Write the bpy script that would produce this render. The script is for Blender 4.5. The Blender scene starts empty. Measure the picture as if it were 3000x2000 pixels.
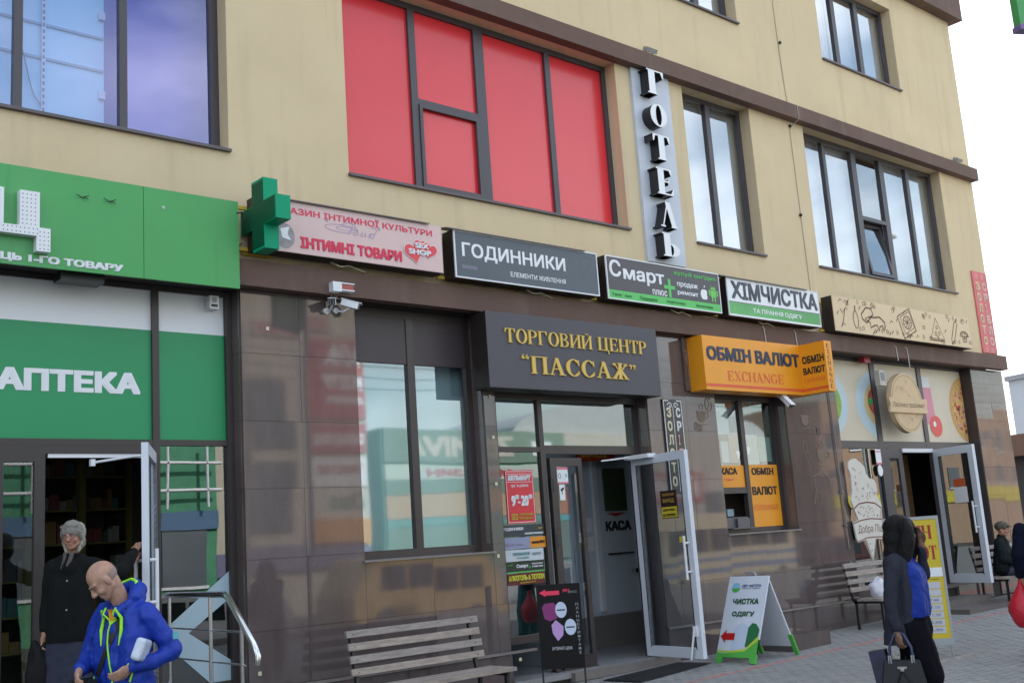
import bpy, math, random
from math import radians, sin, cos, pi, sqrt
from mathutils import Matrix, Vector, Euler
random.seed(7)
S = bpy.context.scene
COL = S.collection

# ---------------------------------------------------------------- camera
def cam_matrix(yaw, pitch, roll, loc):
    y, p, r = map(radians, (yaw, pitch, roll))
    F = Vector((sin(y)*cos(p), cos(y)*cos(p), sin(p)))
    Rt = Vector((cos(y), -sin(y), 0)); U = Rt.cross(F)
    R2 = cos(r)*Rt + sin(r)*U; U2 = -sin(r)*Rt + cos(r)*U
    m = Matrix((R2, U2, -F)).transposed().to_4x4(); m.translation = loc
    return m
cd = bpy.data.cameras.new('camera'); cam = bpy.data.objects.new('camera', cd); COL.objects.link(cam)
cam.matrix_world = cam_matrix(41.493, 10.4756, -3.988, Vector((0, -9.6, 1.6)))
cd.sensor_width = 36; cd.lens = 38.716; cd.clip_start = .05; cd.clip_end = 3000
S.camera = cam
# ---------------------------------------------------------------- sky, sun, exposure
SUN_EL, SUN_AZ = 38, 22        # azimuth clockwise from +Y: the sun stands behind the building
W = bpy.data.worlds.new('World'); S.world = W; W.use_nodes = True
nt = W.node_tree; N = nt.nodes; L = nt.links; N.clear()
sky = N.new('ShaderNodeTexSky'); sky.sky_type = 'NISHITA'; sky.sun_disc = False
sky.sun_elevation = radians(SUN_EL); sky.sun_rotation = radians(SUN_AZ)
sky.air_density = 1.4; sky.dust_density = 2.2; sky.ozone_density = 1.0
tc = N.new('ShaderNodeTexCoord'); mp = N.new('ShaderNodeMapping'); mp.inputs['Scale'].default_value = (1.2, 1.2, 3.2)
nz = N.new('ShaderNodeTexNoise'); nz.inputs['Scale'].default_value = 2.1; nz.inputs['Detail'].default_value = 7; nz.inputs['Roughness'].default_value = .55
cr = N.new('ShaderNodeValToRGB'); cr.color_ramp.elements[0].position = .40; cr.color_ramp.elements[1].position = .72
mx = N.new('ShaderNodeMix'); mx.data_type = 'RGBA'; mx.inputs[7].default_value = (9.2, 9.6, 10.2, 1)
bg = N.new('ShaderNodeBackground'); bg.inputs['Strength'].default_value = .125
ow = N.new('ShaderNodeOutputWorld')
L.new(tc.outputs['Generated'], mp.inputs['Vector']); L.new(mp.outputs[0], nz.inputs['Vector'])
L.new(nz.outputs['Fac'], cr.inputs[0]); L.new(cr.outputs[0], mx.inputs[0]); L.new(sky.outputs[0], mx.inputs[6])
L.new(mx.outputs[2], bg.inputs[0]); L.new(bg.outputs[0], ow.inputs[0])
sd = bpy.data.lights.new('sun', 'SUN'); sd.energy = 3.2; sd.angle = radians(1.0); sd.color = (1, .95, .87)
so = bpy.data.objects.new('sun', sd); COL.objects.link(so)
sdir = Vector((sin(radians(SUN_AZ))*cos(radians(SUN_EL)), cos(radians(SUN_AZ))*cos(radians(SUN_EL)), sin(radians(SUN_EL))))
so.rotation_euler = sdir.to_track_quat('Z', 'Y').to_euler(); so.location = (0, 0, 40)
S.view_settings.view_transform = 'Standard'; S.view_settings.look = 'None'
S.view_settings.exposure = 1.32; S.view_settings.gamma = 1; S.view_settings.use_curve_mapping = False
S.cycles.max_bounces = 8; S.cycles.transparent_max_bounces = 12; S.cycles.caustics_reflective = False; S.cycles.caustics_refractive = False
S.cycles.use_denoising = True

# ---------------------------------------------------------------- materials
def lin(h):
    h = h.lstrip('#'); v = [int(h[i:i+2], 16)/255 for i in (0, 2, 4)]
    return tuple(((c+.055)/1.055)**2.4 if c > .04045 else c/12.92 for c in v)
MATS = {}
def mat(name, col, rough=.5, metal=0., spec=.5, var=0., vscale=3., bump=0., bscale=60., coat=0., stretch=(1, 1, 1), streak=0.):
    if name in MATS: return MATS[name]
    m = bpy.data.materials.new(name); m.use_nodes = True; nt = m.node_tree; b = nt.nodes['Principled BSDF']
    c = lin(col) if isinstance(col, str) else col
    b.inputs['Base Color'].default_value = (*c, 1); b.inputs['Roughness'].default_value = rough
    b.inputs['Metallic'].default_value = metal; b.inputs['Specular IOR Level'].default_value = spec
    if coat: b.inputs['Coat Weight'].default_value = coat; b.inputs['Coat Roughness'].default_value = .05
    if var or bump or streak:
        g = nt.nodes.new('ShaderNodeNewGeometry'); mpn = nt.nodes.new('ShaderNodeMapping'); mpn.inputs['Scale'].default_value = stretch
        nt.links.new(g.outputs['Position'], mpn.inputs['Vector'])
    if var or streak:
        n = nt.nodes.new('ShaderNodeTexNoise'); n.inputs['Scale'].default_value = vscale; n.inputs['Detail'].default_value = 6; n.inputs['Roughness'].default_value = .6
        nt.links.new(mpn.outputs[0], n.inputs['Vector'])
        r = nt.nodes.new('ShaderNodeMapRange'); r.inputs[1].default_value = .25; r.inputs[2].default_value = .75
        r.inputs[3].default_value = 1-var; r.inputs[4].default_value = 1+var
        nt.links.new(n.outputs['Fac'], r.inputs[0])
        mm = nt.nodes.new('ShaderNodeVectorMath'); mm.operation = 'SCALE'; mm.inputs[0].default_value = c
        nt.links.new(r.outputs[0], mm.inputs['Scale']); nt.links.new(mm.outputs[0], b.inputs['Base Color'])
    if bump:
        n2 = nt.nodes.new('ShaderNodeTexNoise'); n2.inputs['Scale'].default_value = bscale; n2.inputs['Detail'].default_value = 4
        nt.links.new(mpn.outputs[0], n2.inputs['Vector'])
        bp = nt.nodes.new('ShaderNodeBump'); bp.inputs['Strength'].default_value = bump; bp.inputs['Distance'].default_value = .02
        nt.links.new(n2.outputs['Fac'], bp.inputs['Height']); nt.links.new(bp.outputs[0], b.inputs['Normal'])
    MATS[name] = m; return m
def glass_mat(name, tint, refl=.35, rough=.0, rcol=(.9, .95, 1), wob=.0):
    m = bpy.data.materials.new(name); m.use_nodes = True; nt = m.node_tree; nt.nodes.clear()
    o = nt.nodes.new('ShaderNodeOutputMaterial'); mx = nt.nodes.new('ShaderNodeMixShader'); t = nt.nodes.new('ShaderNodeBsdfTransparent'); g = nt.nodes.new('ShaderNodeBsdfGlossy')
    t.inputs[0].default_value = (*tint, 1); g.inputs['Roughness'].default_value = rough; g.inputs[0].default_value = (*rcol, 1)
    lw = nt.nodes.new('ShaderNodeFresnel'); lw.inputs[0].default_value = 1.5
    ad = nt.nodes.new('ShaderNodeMath'); ad.operation = 'MULTIPLY_ADD'; ad.inputs[1].default_value = 1.0; ad.inputs[2].default_value = refl; ad.use_clamp = True
    gb = nt.nodes.new('ShaderNodeNewGeometry'); su = nt.nodes.new('ShaderNodeMath'); su.operation = 'SUBTRACT'; su.inputs[0].default_value = 1; ml = nt.nodes.new('ShaderNodeMath'); ml.operation = 'MULTIPLY'
    nt.links.new(gb.outputs['Backfacing'], su.inputs[1]); nt.links.new(ad.outputs[0], ml.inputs[0]); nt.links.new(su.outputs[0], ml.inputs[1])
    nt.links.new(lw.outputs[0], ad.inputs[0]); nt.links.new(ml.outputs[0], mx.inputs[0]); nt.links.new(t.outputs[0], mx.inputs[1]); nt.links.new(g.outputs[0], mx.inputs[2]); nt.links.new(mx.outputs[0], o.inputs[0])
    if wob:
        ge = nt.nodes.new('ShaderNodeNewGeometry'); n2 = nt.nodes.new('ShaderNodeTexNoise'); n2.inputs['Scale'].default_value = 1.3; n2.inputs['Detail'].default_value = 1
        nt.links.new(ge.outputs['Position'], n2.inputs['Vector'])
        bp = nt.nodes.new('ShaderNodeBump'); bp.inputs['Strength'].default_value = 1; bp.inputs['Distance'].default_value = wob
        nt.links.new(n2.outputs['Fac'], bp.inputs['Height']); nt.links.new(bp.outputs[0], g.inputs['Normal']); nt.links.new(bp.outputs[0], lw.inputs['Normal'])
    MATS[name] = m; return m

def _stain(m, col, scale, lo, hi, amt, stretch):
    nt = m.node_tree; b = nt.nodes['Principled BSDF']; src = b.inputs['Base Color'].links[0].from_socket
    g = nt.nodes.new('ShaderNodeNewGeometry'); mpn = nt.nodes.new('ShaderNodeMapping'); mpn.inputs['Scale'].default_value = stretch
    n = nt.nodes.new('ShaderNodeTexNoise'); n.inputs['Scale'].default_value = scale; n.inputs['Detail'].default_value = 5
    r = nt.nodes.new('ShaderNodeMapRange'); r.inputs[1].default_value = lo; r.inputs[2].default_value = hi; r.inputs[4].default_value = amt
    x = nt.nodes.new('ShaderNodeMix'); x.data_type = 'RGBA'; x.inputs[7].default_value = (*col, 1)
    nt.links.new(g.outputs['Position'], mpn.inputs['Vector']); nt.links.new(mpn.outputs[0], n.inputs['Vector']); nt.links.new(n.outputs['Fac'], r.inputs[0])
    nt.links.new(r.outputs[0], x.inputs[0]); nt.links.new(src, x.inputs[6]); nt.links.new(x.outputs[2], b.inputs['Base Color'])
STUCCO = mat('stucco', (.67, .535, .345), .9, var=.09, vscale=1.1, bump=.35, bscale=140, spec=.2)
def _noop(): pass
# stucco: extra large damp stains and vertical runs
_stain(STUCCO, (.57, .475, .32), .55, .45, .75, .55, (1, 1, 1.0))
_stain(STUCCO, (.52, .415, .27), 1.6, .54, .76, .6, (3, 3, .30))
_stain(STUCCO, (.40, .33, .23), 2.6, .66, .82, .55, (5, 5, .22))
BAND = mat('cornice_paint', (.145, .092, .075), .75, var=.1, vscale=2, bump=.25, bscale=150, spec=.25)
_stain(BAND, (.24, .18, .15), 1.3, .55, .8, .35, (3, 3, .5))
FRAME = mat('frame_brown', (.045, .034, .034), .38, var=.06)
FRAMEV = mat('frame_brown_cool', (.062, .054, .062), .4, var=.06)
SILL = mat('sill_metal', (.10, .082, .09), .45, var=.08)
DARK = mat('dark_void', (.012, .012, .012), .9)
BLACK = mat('black_metal', (.012, .012, .013), .4)
BLACKBOX = mat('sign_box_side', (.018, .012, .010), .5)
WHITE = mat('white_paint', (.74, .75, .78), .45, var=.03)
WHITEP = mat('white_print', (.80, .81, .84), .55)
ALU = mat('door_white_alu', (.62, .66, .73), .35, var=.04)
STEEL = mat('steel', (.62, .62, .62), .18, metal=1.)
GOLD = mat('gold_letter', (.62, .42, .09), .42, metal=.15)
YEL = mat('bracket_yellow', (.62, .42, .05), .5)
GREEN = mat('sign_green', (.055, .33, .085), .42, var=.06, vscale=.8)
_stain(GREEN, (.10, .30, .12), 1.0, .5, .75, .5, (1.5, 1, .5)); _stain(GREEN, (.03, .16, .05), 2.4, .62, .85, .45, (4, 1, .3))
GREEN2 = mat('film_green', (.012, .27, .10), .38, var=.05, vscale=.8)
CROSS = mat('cross_green', (.002, .30, .15), .45, spec=.2)
REDF = mat('red_film', (.70, .034, .045), .25, coat=.2, var=.05, vscale=.9, bump=.04, bscale=5)
PLUM = mat('blind_brown', (.060, .045, .050), .5, var=.08)
PORTAL = mat('portal_panel', (.062, .058, .072), .5, var=.05)
ORANGE = mat('orange_sign', (.80, .31, .012), .42, var=.04)
ORDK = mat('orange_text_red', (.70, .10, .03), .5)
INK = mat('ink_black', (.018, .018, .022), .5)
NAVY = mat('ink_navy', (.035, .045, .08), .5)
GREYS = mat('hotel_panel', (.52, .55, .62), .4, var=.05)
PINK = mat('pink_sign', (.66, .47, .45), .45, var=.04)
PINKR = mat('pink_red', (.72, .04, .10), .5)
LILAC = mat('lilac_script', (.40, .30, .44), .5)
SLATE = mat('slate_sign', (.060, .078, .100), .35, var=.12, vscale=2)
SMART = mat('smart_sign', (.055, .048, .055), .35, var=.05)
LIME = mat('lime_green', (.10, .52, .12), .5)
KIMG = mat('leaf_green', (.17, .42, .09), .45, var=.25, vscale=.9)
BEIGE = mat('cream_sign', (.66, .50, .31), .5, var=.04)
BEIGE2 = mat('cream_film', (.60, .53, .41), .4, var=.04)
BROWNINK = mat('brown_ink', (.13, .06, .03), .6)
TILE = None
def granite():
    m = bpy.data.materials.new('granite_brown'); m.use_nodes = True; nt = m.node_tree; b = nt.nodes['Principled BSDF']
    g = nt.nodes.new('ShaderNodeNewGeometry'); oi = nt.nodes.new('ShaderNodeObjectInfo')
    mpn = nt.nodes.new('ShaderNodeMapping'); mpn.inputs['Rotation'].default_value = (0, radians(-38), 0); mpn.inputs['Scale'].default_value = (3.2, 1, 1.0)
    n1 = nt.nodes.new('ShaderNodeTexNoise'); n1.inputs['Scale'].default_value = 1.6; n1.inputs['Detail'].default_value = 6
    n2 = nt.nodes.new('ShaderNodeTexNoise'); n2.inputs['Scale'].default_value = 230; n2.inputs['Detail'].default_value = 2
    r1 = nt.nodes.new('ShaderNodeValToRGB'); r1.color_ramp.elements[0].position = .3; r1.color_ramp.elements[1].position = .75
    r1.color_ramp.elements[0].color = (.092, .072, .070, 1); r1.color_ramp.elements[1].color = (.124, .099, .096, 1)
    r2 = nt.nodes.new('ShaderNodeMapRange'); r2.inputs[1].default_value = .3; r2.inputs[2].default_value = .7; r2.inputs[3].default_value = .72; r2.inputs[4].default_value = 1.32
    r3 = nt.nodes.new('ShaderNodeMapRange'); r3.inputs[3].default_value = .94; r3.inputs[4].default_value = 1.07
    mu = nt.nodes.new('ShaderNodeMath'); mu.operation = 'MULTIPLY'
    vm = nt.nodes.new('ShaderNodeVectorMath'); vm.operation = 'SCALE'
    nt.links.new(g.outputs['Position'], mpn.inputs['Vector']); nt.links.new(mpn.outputs[0], n1.inputs['Vector']); nt.links.new(g.outputs['Position'], n2.inputs['Vector'])
    nt.links.new(n1.outputs['Fac'], r1.inputs[0]); nt.links.new(n2.outputs['Fac'], r2.inputs[0]); nt.links.new(oi.outputs['Random'], r3.inputs[0])
    nt.links.new(r2.outputs[0], mu.inputs[0]); nt.links.new(r3.outputs[0], mu.inputs[1]); nt.links.new(r1.outputs[0], vm.inputs[0]); nt.links.new(mu.outputs[0], vm.inputs['Scale'])
    nt.links.new(vm.outputs[0], b.inputs['Base Color'])
    b.inputs['Roughness'].default_value = .045; b.inputs['IOR'].default_value = 1.66
    return m
TILE = granite()
LEDGE = mat('ledge_stone', (.20, .175, .165), .5, var=.15, vscale=9)
GL_BLUE = glass_mat('glass_mirror_blue', (.20, .22, .26), .30, wob=.0012)
GL_SHOP = glass_mat('glass_shop', (.55, .62, .60), .16, wob=.0008)
GL_W1 = glass_mat('glass_window_green', (.86, .91, .92), .21, rough=.03, rcol=(.86, .97, 1), wob=.0011)
GL_DOOR = glass_mat('glass_door', (.86, .89, .90), .07)
GL_LILAC = glass_mat('glass_tinted_lilac', (.70, .68, .98), .17, rcol=(.75, .74, 1.0), wob=.001)
GL_LEFT = glass_mat('glass_tinted_left', (.84, .88, .98), .10, rcol=(.8, .8, 1.0), wob=.001)
GL_UP = glass_mat('glass_upper', (.90, .92, .94), .29, rcol=(.95, .98, 1), wob=.0012)

# ---------------------------------------------------------------- mesh helpers
ORIG = {}
def org(o): return ORIG.get(o.name, Vector((0, 0, 0))) if o else Vector((0, 0, 0))
class MB:
    def __init__(s, M=None): s.v = []; s.f = []; s.mi = []; s.M = M; s.cur = 0; s.smooth = False; s.sm = []
    def add(s, vs, fs):
        b = len(s.v)
        for p in vs:
            p = Vector(p); s.v.append(s.M @ p if s.M else p)
        for f in fs: s.f.append([b+i for i in f]); s.mi.append(s.cur); s.sm.append(s.smooth)
        return s
    def box(s, x0, x1, y0, y1, z0, z1):
        if x0 > x1: x0, x1 = x1, x0
        if y0 > y1: y0, y1 = y1, y0
        if z0 > z1: z0, z1 = z1, z0
        return s.add([(x0, y0, z0), (x1, y0, z0), (x1, y1, z0), (x0, y1, z0), (x0, y0, z1), (x1, y0, z1), (x1, y1, z1), (x0, y1, z1)],
                     [(0, 3, 2, 1), (4, 5, 6, 7), (0, 1, 5, 4), (1, 2, 6, 5), (2, 3, 7, 6), (3, 0, 4, 7)])
    def slab(s, x0, x1, y, z0, z1):    # flat, facing -Y
        return s.add([(x0, y, z0), (x1, y, z0), (x1, y, z1), (x0, y, z1)], [(0, 1, 2, 3)])
    def poly(s, pts, y):               # flat polygon (x,z) facing -Y
        a = sum(pts[i][0]*pts[(i+1) % len(pts)][1]-pts[(i+1) % len(pts)][0]*pts[i][1] for i in range(len(pts)))
        if a < 0: pts = pts[::-1]
        return s.add([(x, y, z) for x, z in pts], [tuple(range(len(pts)))])
    def prism(s, pts, y0, y1):         # polygon (x,z) extruded y0(front)..y1(back)
        a = sum(pts[i][0]*pts[(i+1) % len(pts)][1]-pts[(i+1) % len(pts)][0]*pts[i][1] for i in range(len(pts)))
        if a < 0: pts = pts[::-1]
        n = len(pts)
        return s.add([(x, y0, z) for x, z in pts]+[(x, y1, z) for x, z in pts],
                     [tuple(range(n)), tuple(range(2*n-1, n-1, -1))]+[(i, i+n, (i+1) % n+n, (i+1) % n) for i in range(n)])
    def prismyz(s, pts, x0, x1):       # polygon (y,z) extruded along x
        n = len(pts)
        return s.add([(x0, y, z) for y, z in pts]+[(x1, y, z) for y, z in pts],
                     [tuple(range(n-1, -1, -1)), tuple(range(n, 2*n))]+[(i, (i+1) % n, (i+1) % n+n, i+n) for i in range(n)])
    def tube(s, pts, r, n=8, cap=True):
        pts = [Vector(p) for p in pts]; rr = r if isinstance(r, (list, tuple)) else [r]*len(pts)
        sm = s.smooth; s.smooth = True; vs = []; fs = []; prev = None
        for i, p in enumerate(pts):
            d = (pts[min(i+1, len(pts)-1)]-pts[max(i-1, 0)]).normalized()
            u = (prev if prev else (Vector((0, 0, 1)) if abs(d.z) < .9 else Vector((1, 0, 0)))); u = (u-d*u.dot(d)).normalized(); prev = u; w = d.cross(u)
            for k in range(n):
                a = 2*pi*k/n; vs.append(p+(u*cos(a)+w*sin(a))*rr[i])
        for i in range(len(pts)-1):
            for k in range(n): fs.append((i*n+k, i*n+(k+1) % n, (i+1)*n+(k+1) % n, (i+1)*n+k))
        s.add(vs, fs); s.smooth = sm
        if cap: s.add(vs[:n], [tuple(range(n-1, -1, -1))]); s.add(vs[-n:], [tuple(range(n))])
        return s
    def sphere(s, c, r, nu=12, nv=8, rot=None):
        if not isinstance(r, (list, tuple)): r = (r, r, r)
        c = Vector(c); vs = []; fs = []; sm = s.smooth; s.smooth = True
        for j in range(1, nv):
            t = pi*j/nv
            for i in range(nu):
                a = 2*pi*i/nu; p = Vector((r[0]*sin(t)*cos(a), r[1]*sin(t)*sin(a), r[2]*cos(t)))
                vs.append(c+(rot @ p if rot else p))
        top = len(vs); pz = Vector((0, 0, r[2])); vs.append(c+(rot @ pz if rot else pz)); vs.append(c-(rot @ pz if rot else pz))
        for j in range(nv-2):
            for i in range(nu): fs.append((j*nu+i, (j+1)*nu+i, (j+1)*nu+(i+1) % nu, j*nu+(i+1) % nu))
        for i in range(nu): fs.append((top, i, (i+1) % nu)); fs.append((top+1, (nv-2)*nu+(i+1) % nu, (nv-2)*nu+i))
        s.add(vs, fs); s.smooth = sm; return s
    def caps(s, p0, r0, p1, r1, n=10):
        s.sphere(p0, r0, n, 8); s.sphere(p1, r1, n, 8)
        if (Vector(p1)-Vector(p0)).length > 1e-4: s.tube([p0, p1], [r0, r1], n)
        return s
    def ribbon(s, pts, w, y, closed=False):   # stroke in x,z plane facing -Y
        pts = [Vector((a, b)) for a, b in pts]; n = len(pts); off = []
        for i in range(n):
            a = pts[(i-1) % n] if (closed or i > 0) else pts[i]; b = pts[(i+1) % n] if (closed or i < n-1) else pts[i]
            d = (b-a); d = d.normalized() if d.length > 1e-9 else Vector((1, 0)); off.append(Vector((-d.y, d.x))*w/2)
        m = n if closed else n-1
        for i in range(m):
            j = (i+1) % n; q = [pts[i]-off[i], pts[j]-off[j], pts[j]+off[j], pts[i]+off[i]]
            s.add([(p.x, y, p.y) for p in q], [(0, 1, 2, 3)])
        return s
    def build(s, name, mats, parent=None, **tags):
        me = bpy.data.meshes.new(name)
        if parent is not None: o0 = org(parent)
        elif s.v:
            xs = [p.x for p in s.v]; ys = [p.y for p in s.v]; zs = [p.z for p in s.v]
            o0 = Vector(((min(xs)+max(xs))/2, (min(ys)+max(ys))/2, min(zs)))
        me.from_pydata([p-o0 for p in s.v], [], s.f)
        for m in (mats if isinstance(mats, (list, tuple)) else [mats]): me.materials.append(m)
        me.polygons.foreach_set('material_index', s.mi); me.polygons.foreach_set('use_smooth', s.sm)
        me.update()
        o = bpy.data.objects.new(name, me); COL.objects.link(o)
        if parent is not None: o.parent = parent; ORIG[o.name] = o0
        else: o.location = o0; ORIG[o.name] = o0
        tag(o, **tags); return o
def tag(o, label=None, cat=None, group=None, kind=None):
    if label: o['label'] = label
    if cat: o['category'] = cat
    if group: o['group'] = group
    if kind: o['kind'] = kind
    return o
def thing(name, loc, label, cat, group=None):
    o = bpy.data.objects.new(name, None); COL.objects.link(o); o.location = loc; o.empty_display_size = .1
    ORIG[o.name] = Vector(loc); return tag(o, label, cat, group)
def part(name, parent=None):
    o = bpy.data.objects.new(name, None); COL.objects.link(o); o.empty_display_size = .1
    if parent: o.parent = parent
    ORIG[o.name] = org(parent).copy(); return o
def circ(cx, cz, rx, rz, n=28, a0=0, a1=360):
    full = abs(a1-a0) >= 360
    return [(cx+rx*cos(radians(a0+(a1-a0)*i/(n if full else n-1))), cz+rz*sin(radians(a0+(a1-a0)*i/(n if full else n-1)))) for i in range(n)]

# ---------------------------------------------------------------- lettering
FONTC = {}
def font_mesh(txt, bold=0., italic=0., spacing=1.):
    c = bpy.data.curves.new('text', 'FONT'); c.body = txt; c.shear = italic; c.space_character = spacing; c.resolution_u = 3
    o = bpy.data.objects.new('text', c); COL.objects.link(o); bpy.context.view_layer.update()
    me = bpy.data.meshes.new_from_object(o.evaluated_get(bpy.context.evaluated_depsgraph_get()))
    vs = [(v.co.x, v.co.y) for v in me.vertices]; fs = [tuple(p.vertices) for p in me.polygons]
    bpy.data.objects.remove(o); bpy.data.curves.remove(c); bpy.data.meshes.remove(me)
    return vs, fs
SW, SH, ST = .17, .055, .06      # serif face: stem, hairline, serif overhang
def serif_glyph(ch, sw=SW):
    P = []
    def q(x0, z0, x1, z1): P.append([(x0, z0), (x1, z0), (x1, z1), (x0, z1)])
    def stem(x, w=None, b=True, t=True, z0=0, z1=1):
        w = w or sw; q(x, z0, x+w, z1)
        if b: q(x-ST, z0, x+w+ST, z0+SH)
        if t: q(x-ST, z1-SH, x+w+ST, z1)
    def ring(cx, cz, rx, rz, tx, tz, a0=0, a1=360, n=26):
        for i in range(n):
            a = radians(a0+(a1-a0)*i/n); b = radians(a0+(a1-a0)*(i+1)/n)
            P.append([(cx+rx*cos(a), cz+rz*sin(a)), (cx+rx*cos(b), cz+rz*sin(b)), (cx+(rx-tx)*cos(b), cz+(rz-tz)*sin(b)), (cx+(rx-tx)*cos(a), cz+(rz-tz)*sin(a))])
    def dg(x0, z0, x1, z1, w): P.append([(x0-w/2, z0), (x0+w/2, z0), (x1+w/2, z1), (x1-w/2, z1)])
    h = SH; w = sw
    if ch == 'Г': stem(.06); q(.06, 1-h, .62, 1); P.append([(.62, 1), (.62, .72), (.58, .72), (.50, 1)]); return P, .68
    if ch == 'О': ring(.40, .5, .38, .52, w+.01, h+.01); return P, .80
    if ch == 'Т': stem(.36-w/2, t=False); q(.02, 1-h, .70, 1); P.append([(.02, 1), (.14, 1), (.06, .72), (.02, .72)]); P.append([(.70, 1), (.58, 1), (.66, .72), (.70, .72)]); return P, .72
    if ch in 'ЕE': stem(.06); q(.06, 1-h, .60, 1); q(.06, 0, .62, h); q(.2, .5-h/2, .48, .5+h/2); P.append([(.60, 1), (.60, .76), (.57, .76), (.48, 1)]); P.append([(.62, 0), (.66, .26), (.62, .26), (.50, 0)]); q(.45, .4, .49, .6); return P, .70
    if ch == 'Л': dg(.12, 0, .42, 1, .06); dg(.70, 0, .42, 1, w); q(.0, 0, .24, h); q(.54, 0, .86, h); return P, .86
    if ch == 'А' or ch == 'A': dg(.12, 0, .40, 1, .06); dg(.66, 0, .40, 1, w); q(.0, 0, .24, h); q(.50, 0, .82, h); q(.2, .32, .6, .32+h); return P, .82
    if ch == 'Ь': stem(.06); ring(.30, .28, .34, .28, w, h, -90, 90, 14); q(.1, 0, .30, h); q(.1, .56-h, .30, .56); return P, .70
    if ch == 'Р': stem(.06); ring(.30, .73, .34, .27, w, h, -90, 90, 14); q(.1, .46, .30, .46+h); q(.1, 1-h, .30, 1); return P, .68
    if ch == 'В': stem(.06); ring(.28, .76, .31, .24, w-.02, h, -90, 90, 14); ring(.30, .27, .36, .27, w, h, -90, 90, 14); q(.1, 0, .30, h); q(.1, .52-h/2, .30, .52+h/2); q(.1, 1-h, .28, 1); return P, .72
    if ch == 'Б': stem(.06); ring(.30, .27, .36, .27, w, h, -90, 90, 14); q(.1, 0, .30, h); q(.1, .54-h, .30, .54); q(.06, 1-h, .60, 1); P.append([(.60, 1), (.60, .76), (.57, .76), (.48, 1)]); return P, .72
    if ch in 'ИЙ': stem(.06); stem(.60); dg(.06+w*.6, .08, .60+w*.4, .92, .06)
    if ch == 'Й': ring(.42, 1.2, .16, .13, .05, .05, 200, 340, 8)
    if ch in 'ИЙ': return P, .84
    if ch == 'Ц': stem(.06); stem(.56); q(.06, 0, .84, h); P.append([(.84, h), (.84, -.24), (.79, -.24), (.72, h)]); return P, .88
    if ch in 'НH': stem(.06); stem(.60); q(.1, .5-h/2, .7, .5+h/2); return P, .84
    if ch == 'П': stem(.06); stem(.60); q(.06, 1-h, .7, 1); return P, .84
    if ch in 'СC': ring(.40, .5, .38, .52, w+.01, h+.01, 42, 318, 22); P.append([(.68, .98), (.70, .64), (.66, .64), (.58, .9)]); P.append([(.70, .20), (.66, .34), (.60, .1), (.64, .08)]); return P, .76
    if ch == 'Ж': stem(.46-w/2); dg(.10, 0, .40, .52, w*.9); dg(.82, 0, .52, .52, w*.9); dg(.14, .93, .40, .5, .06); dg(.78, .93, .52, .5, .06); q(.0, 0, .25, h); q(.67, 0, .92, h); ring(.14, .9, .085, .085, .08, .08); ring(.78, .9, .085, .085, .08, .08); return P, .93
    if ch in 'ІI': stem(.06); return P, .30
    if ch == 'М': stem(.06, w*.6); stem(.74); dg(.14, .96, .46, .03, w*.9); dg(.80, .96, .46, .03, .05); return P, .98
    if ch == 'Ю': stem(.06); q(.2, .5-h/2, .5, .5+h/2); ring(.72, .5, .34, .52, w, h); return P, 1.06
    if ch == 'X': dg(.12, 1, .62, 0, w); dg(.60, 1, .14, 0, .055); q(.0, 1-h, .26, 1); q(.5, 1-h, .72, 1); q(.02, 0, .26, h); q(.48, 0, .76, h); return P, .76
    if ch == 'N': stem(.08, .06); stem(.66, .06); dg(.12, .95, .66, .03, w); return P, .80
    if ch == 'G': ring(.40, .5, .38, .52, w+.01, h+.01, 42, 335, 22); q(.60, .08, .60+w*.9, .42); q(.52, .40, .84, .40+h); P.append([(.68, .98), (.70, .64), (.66, .64), (.58, .9)]); return P, .86
    if ch in '“”':
        for k in (0, .2):
            ring(.1+k, .88, .075, .075, .07, .07, n=10)
            P.append([(.03+k, .88), (.06+k, 1.03), (.13+k, 1.08), (.09+k, .95)] if ch == '“' else [(.17+k, .88), (.14+k, .70), (.06+k, .66), (.11+k, .8)])
        return P, .42
    return P, .36
def serif_mesh(txt, sw=SW, gap=.04):
    x = 0; glyphs = []
    for ch in txt:
        P, adv = serif_glyph(ch, sw)
        if P: glyphs.append([[(a+x, b) for a, b in p] for p in P])
        x += adv+gap
    return glyphs
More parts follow.
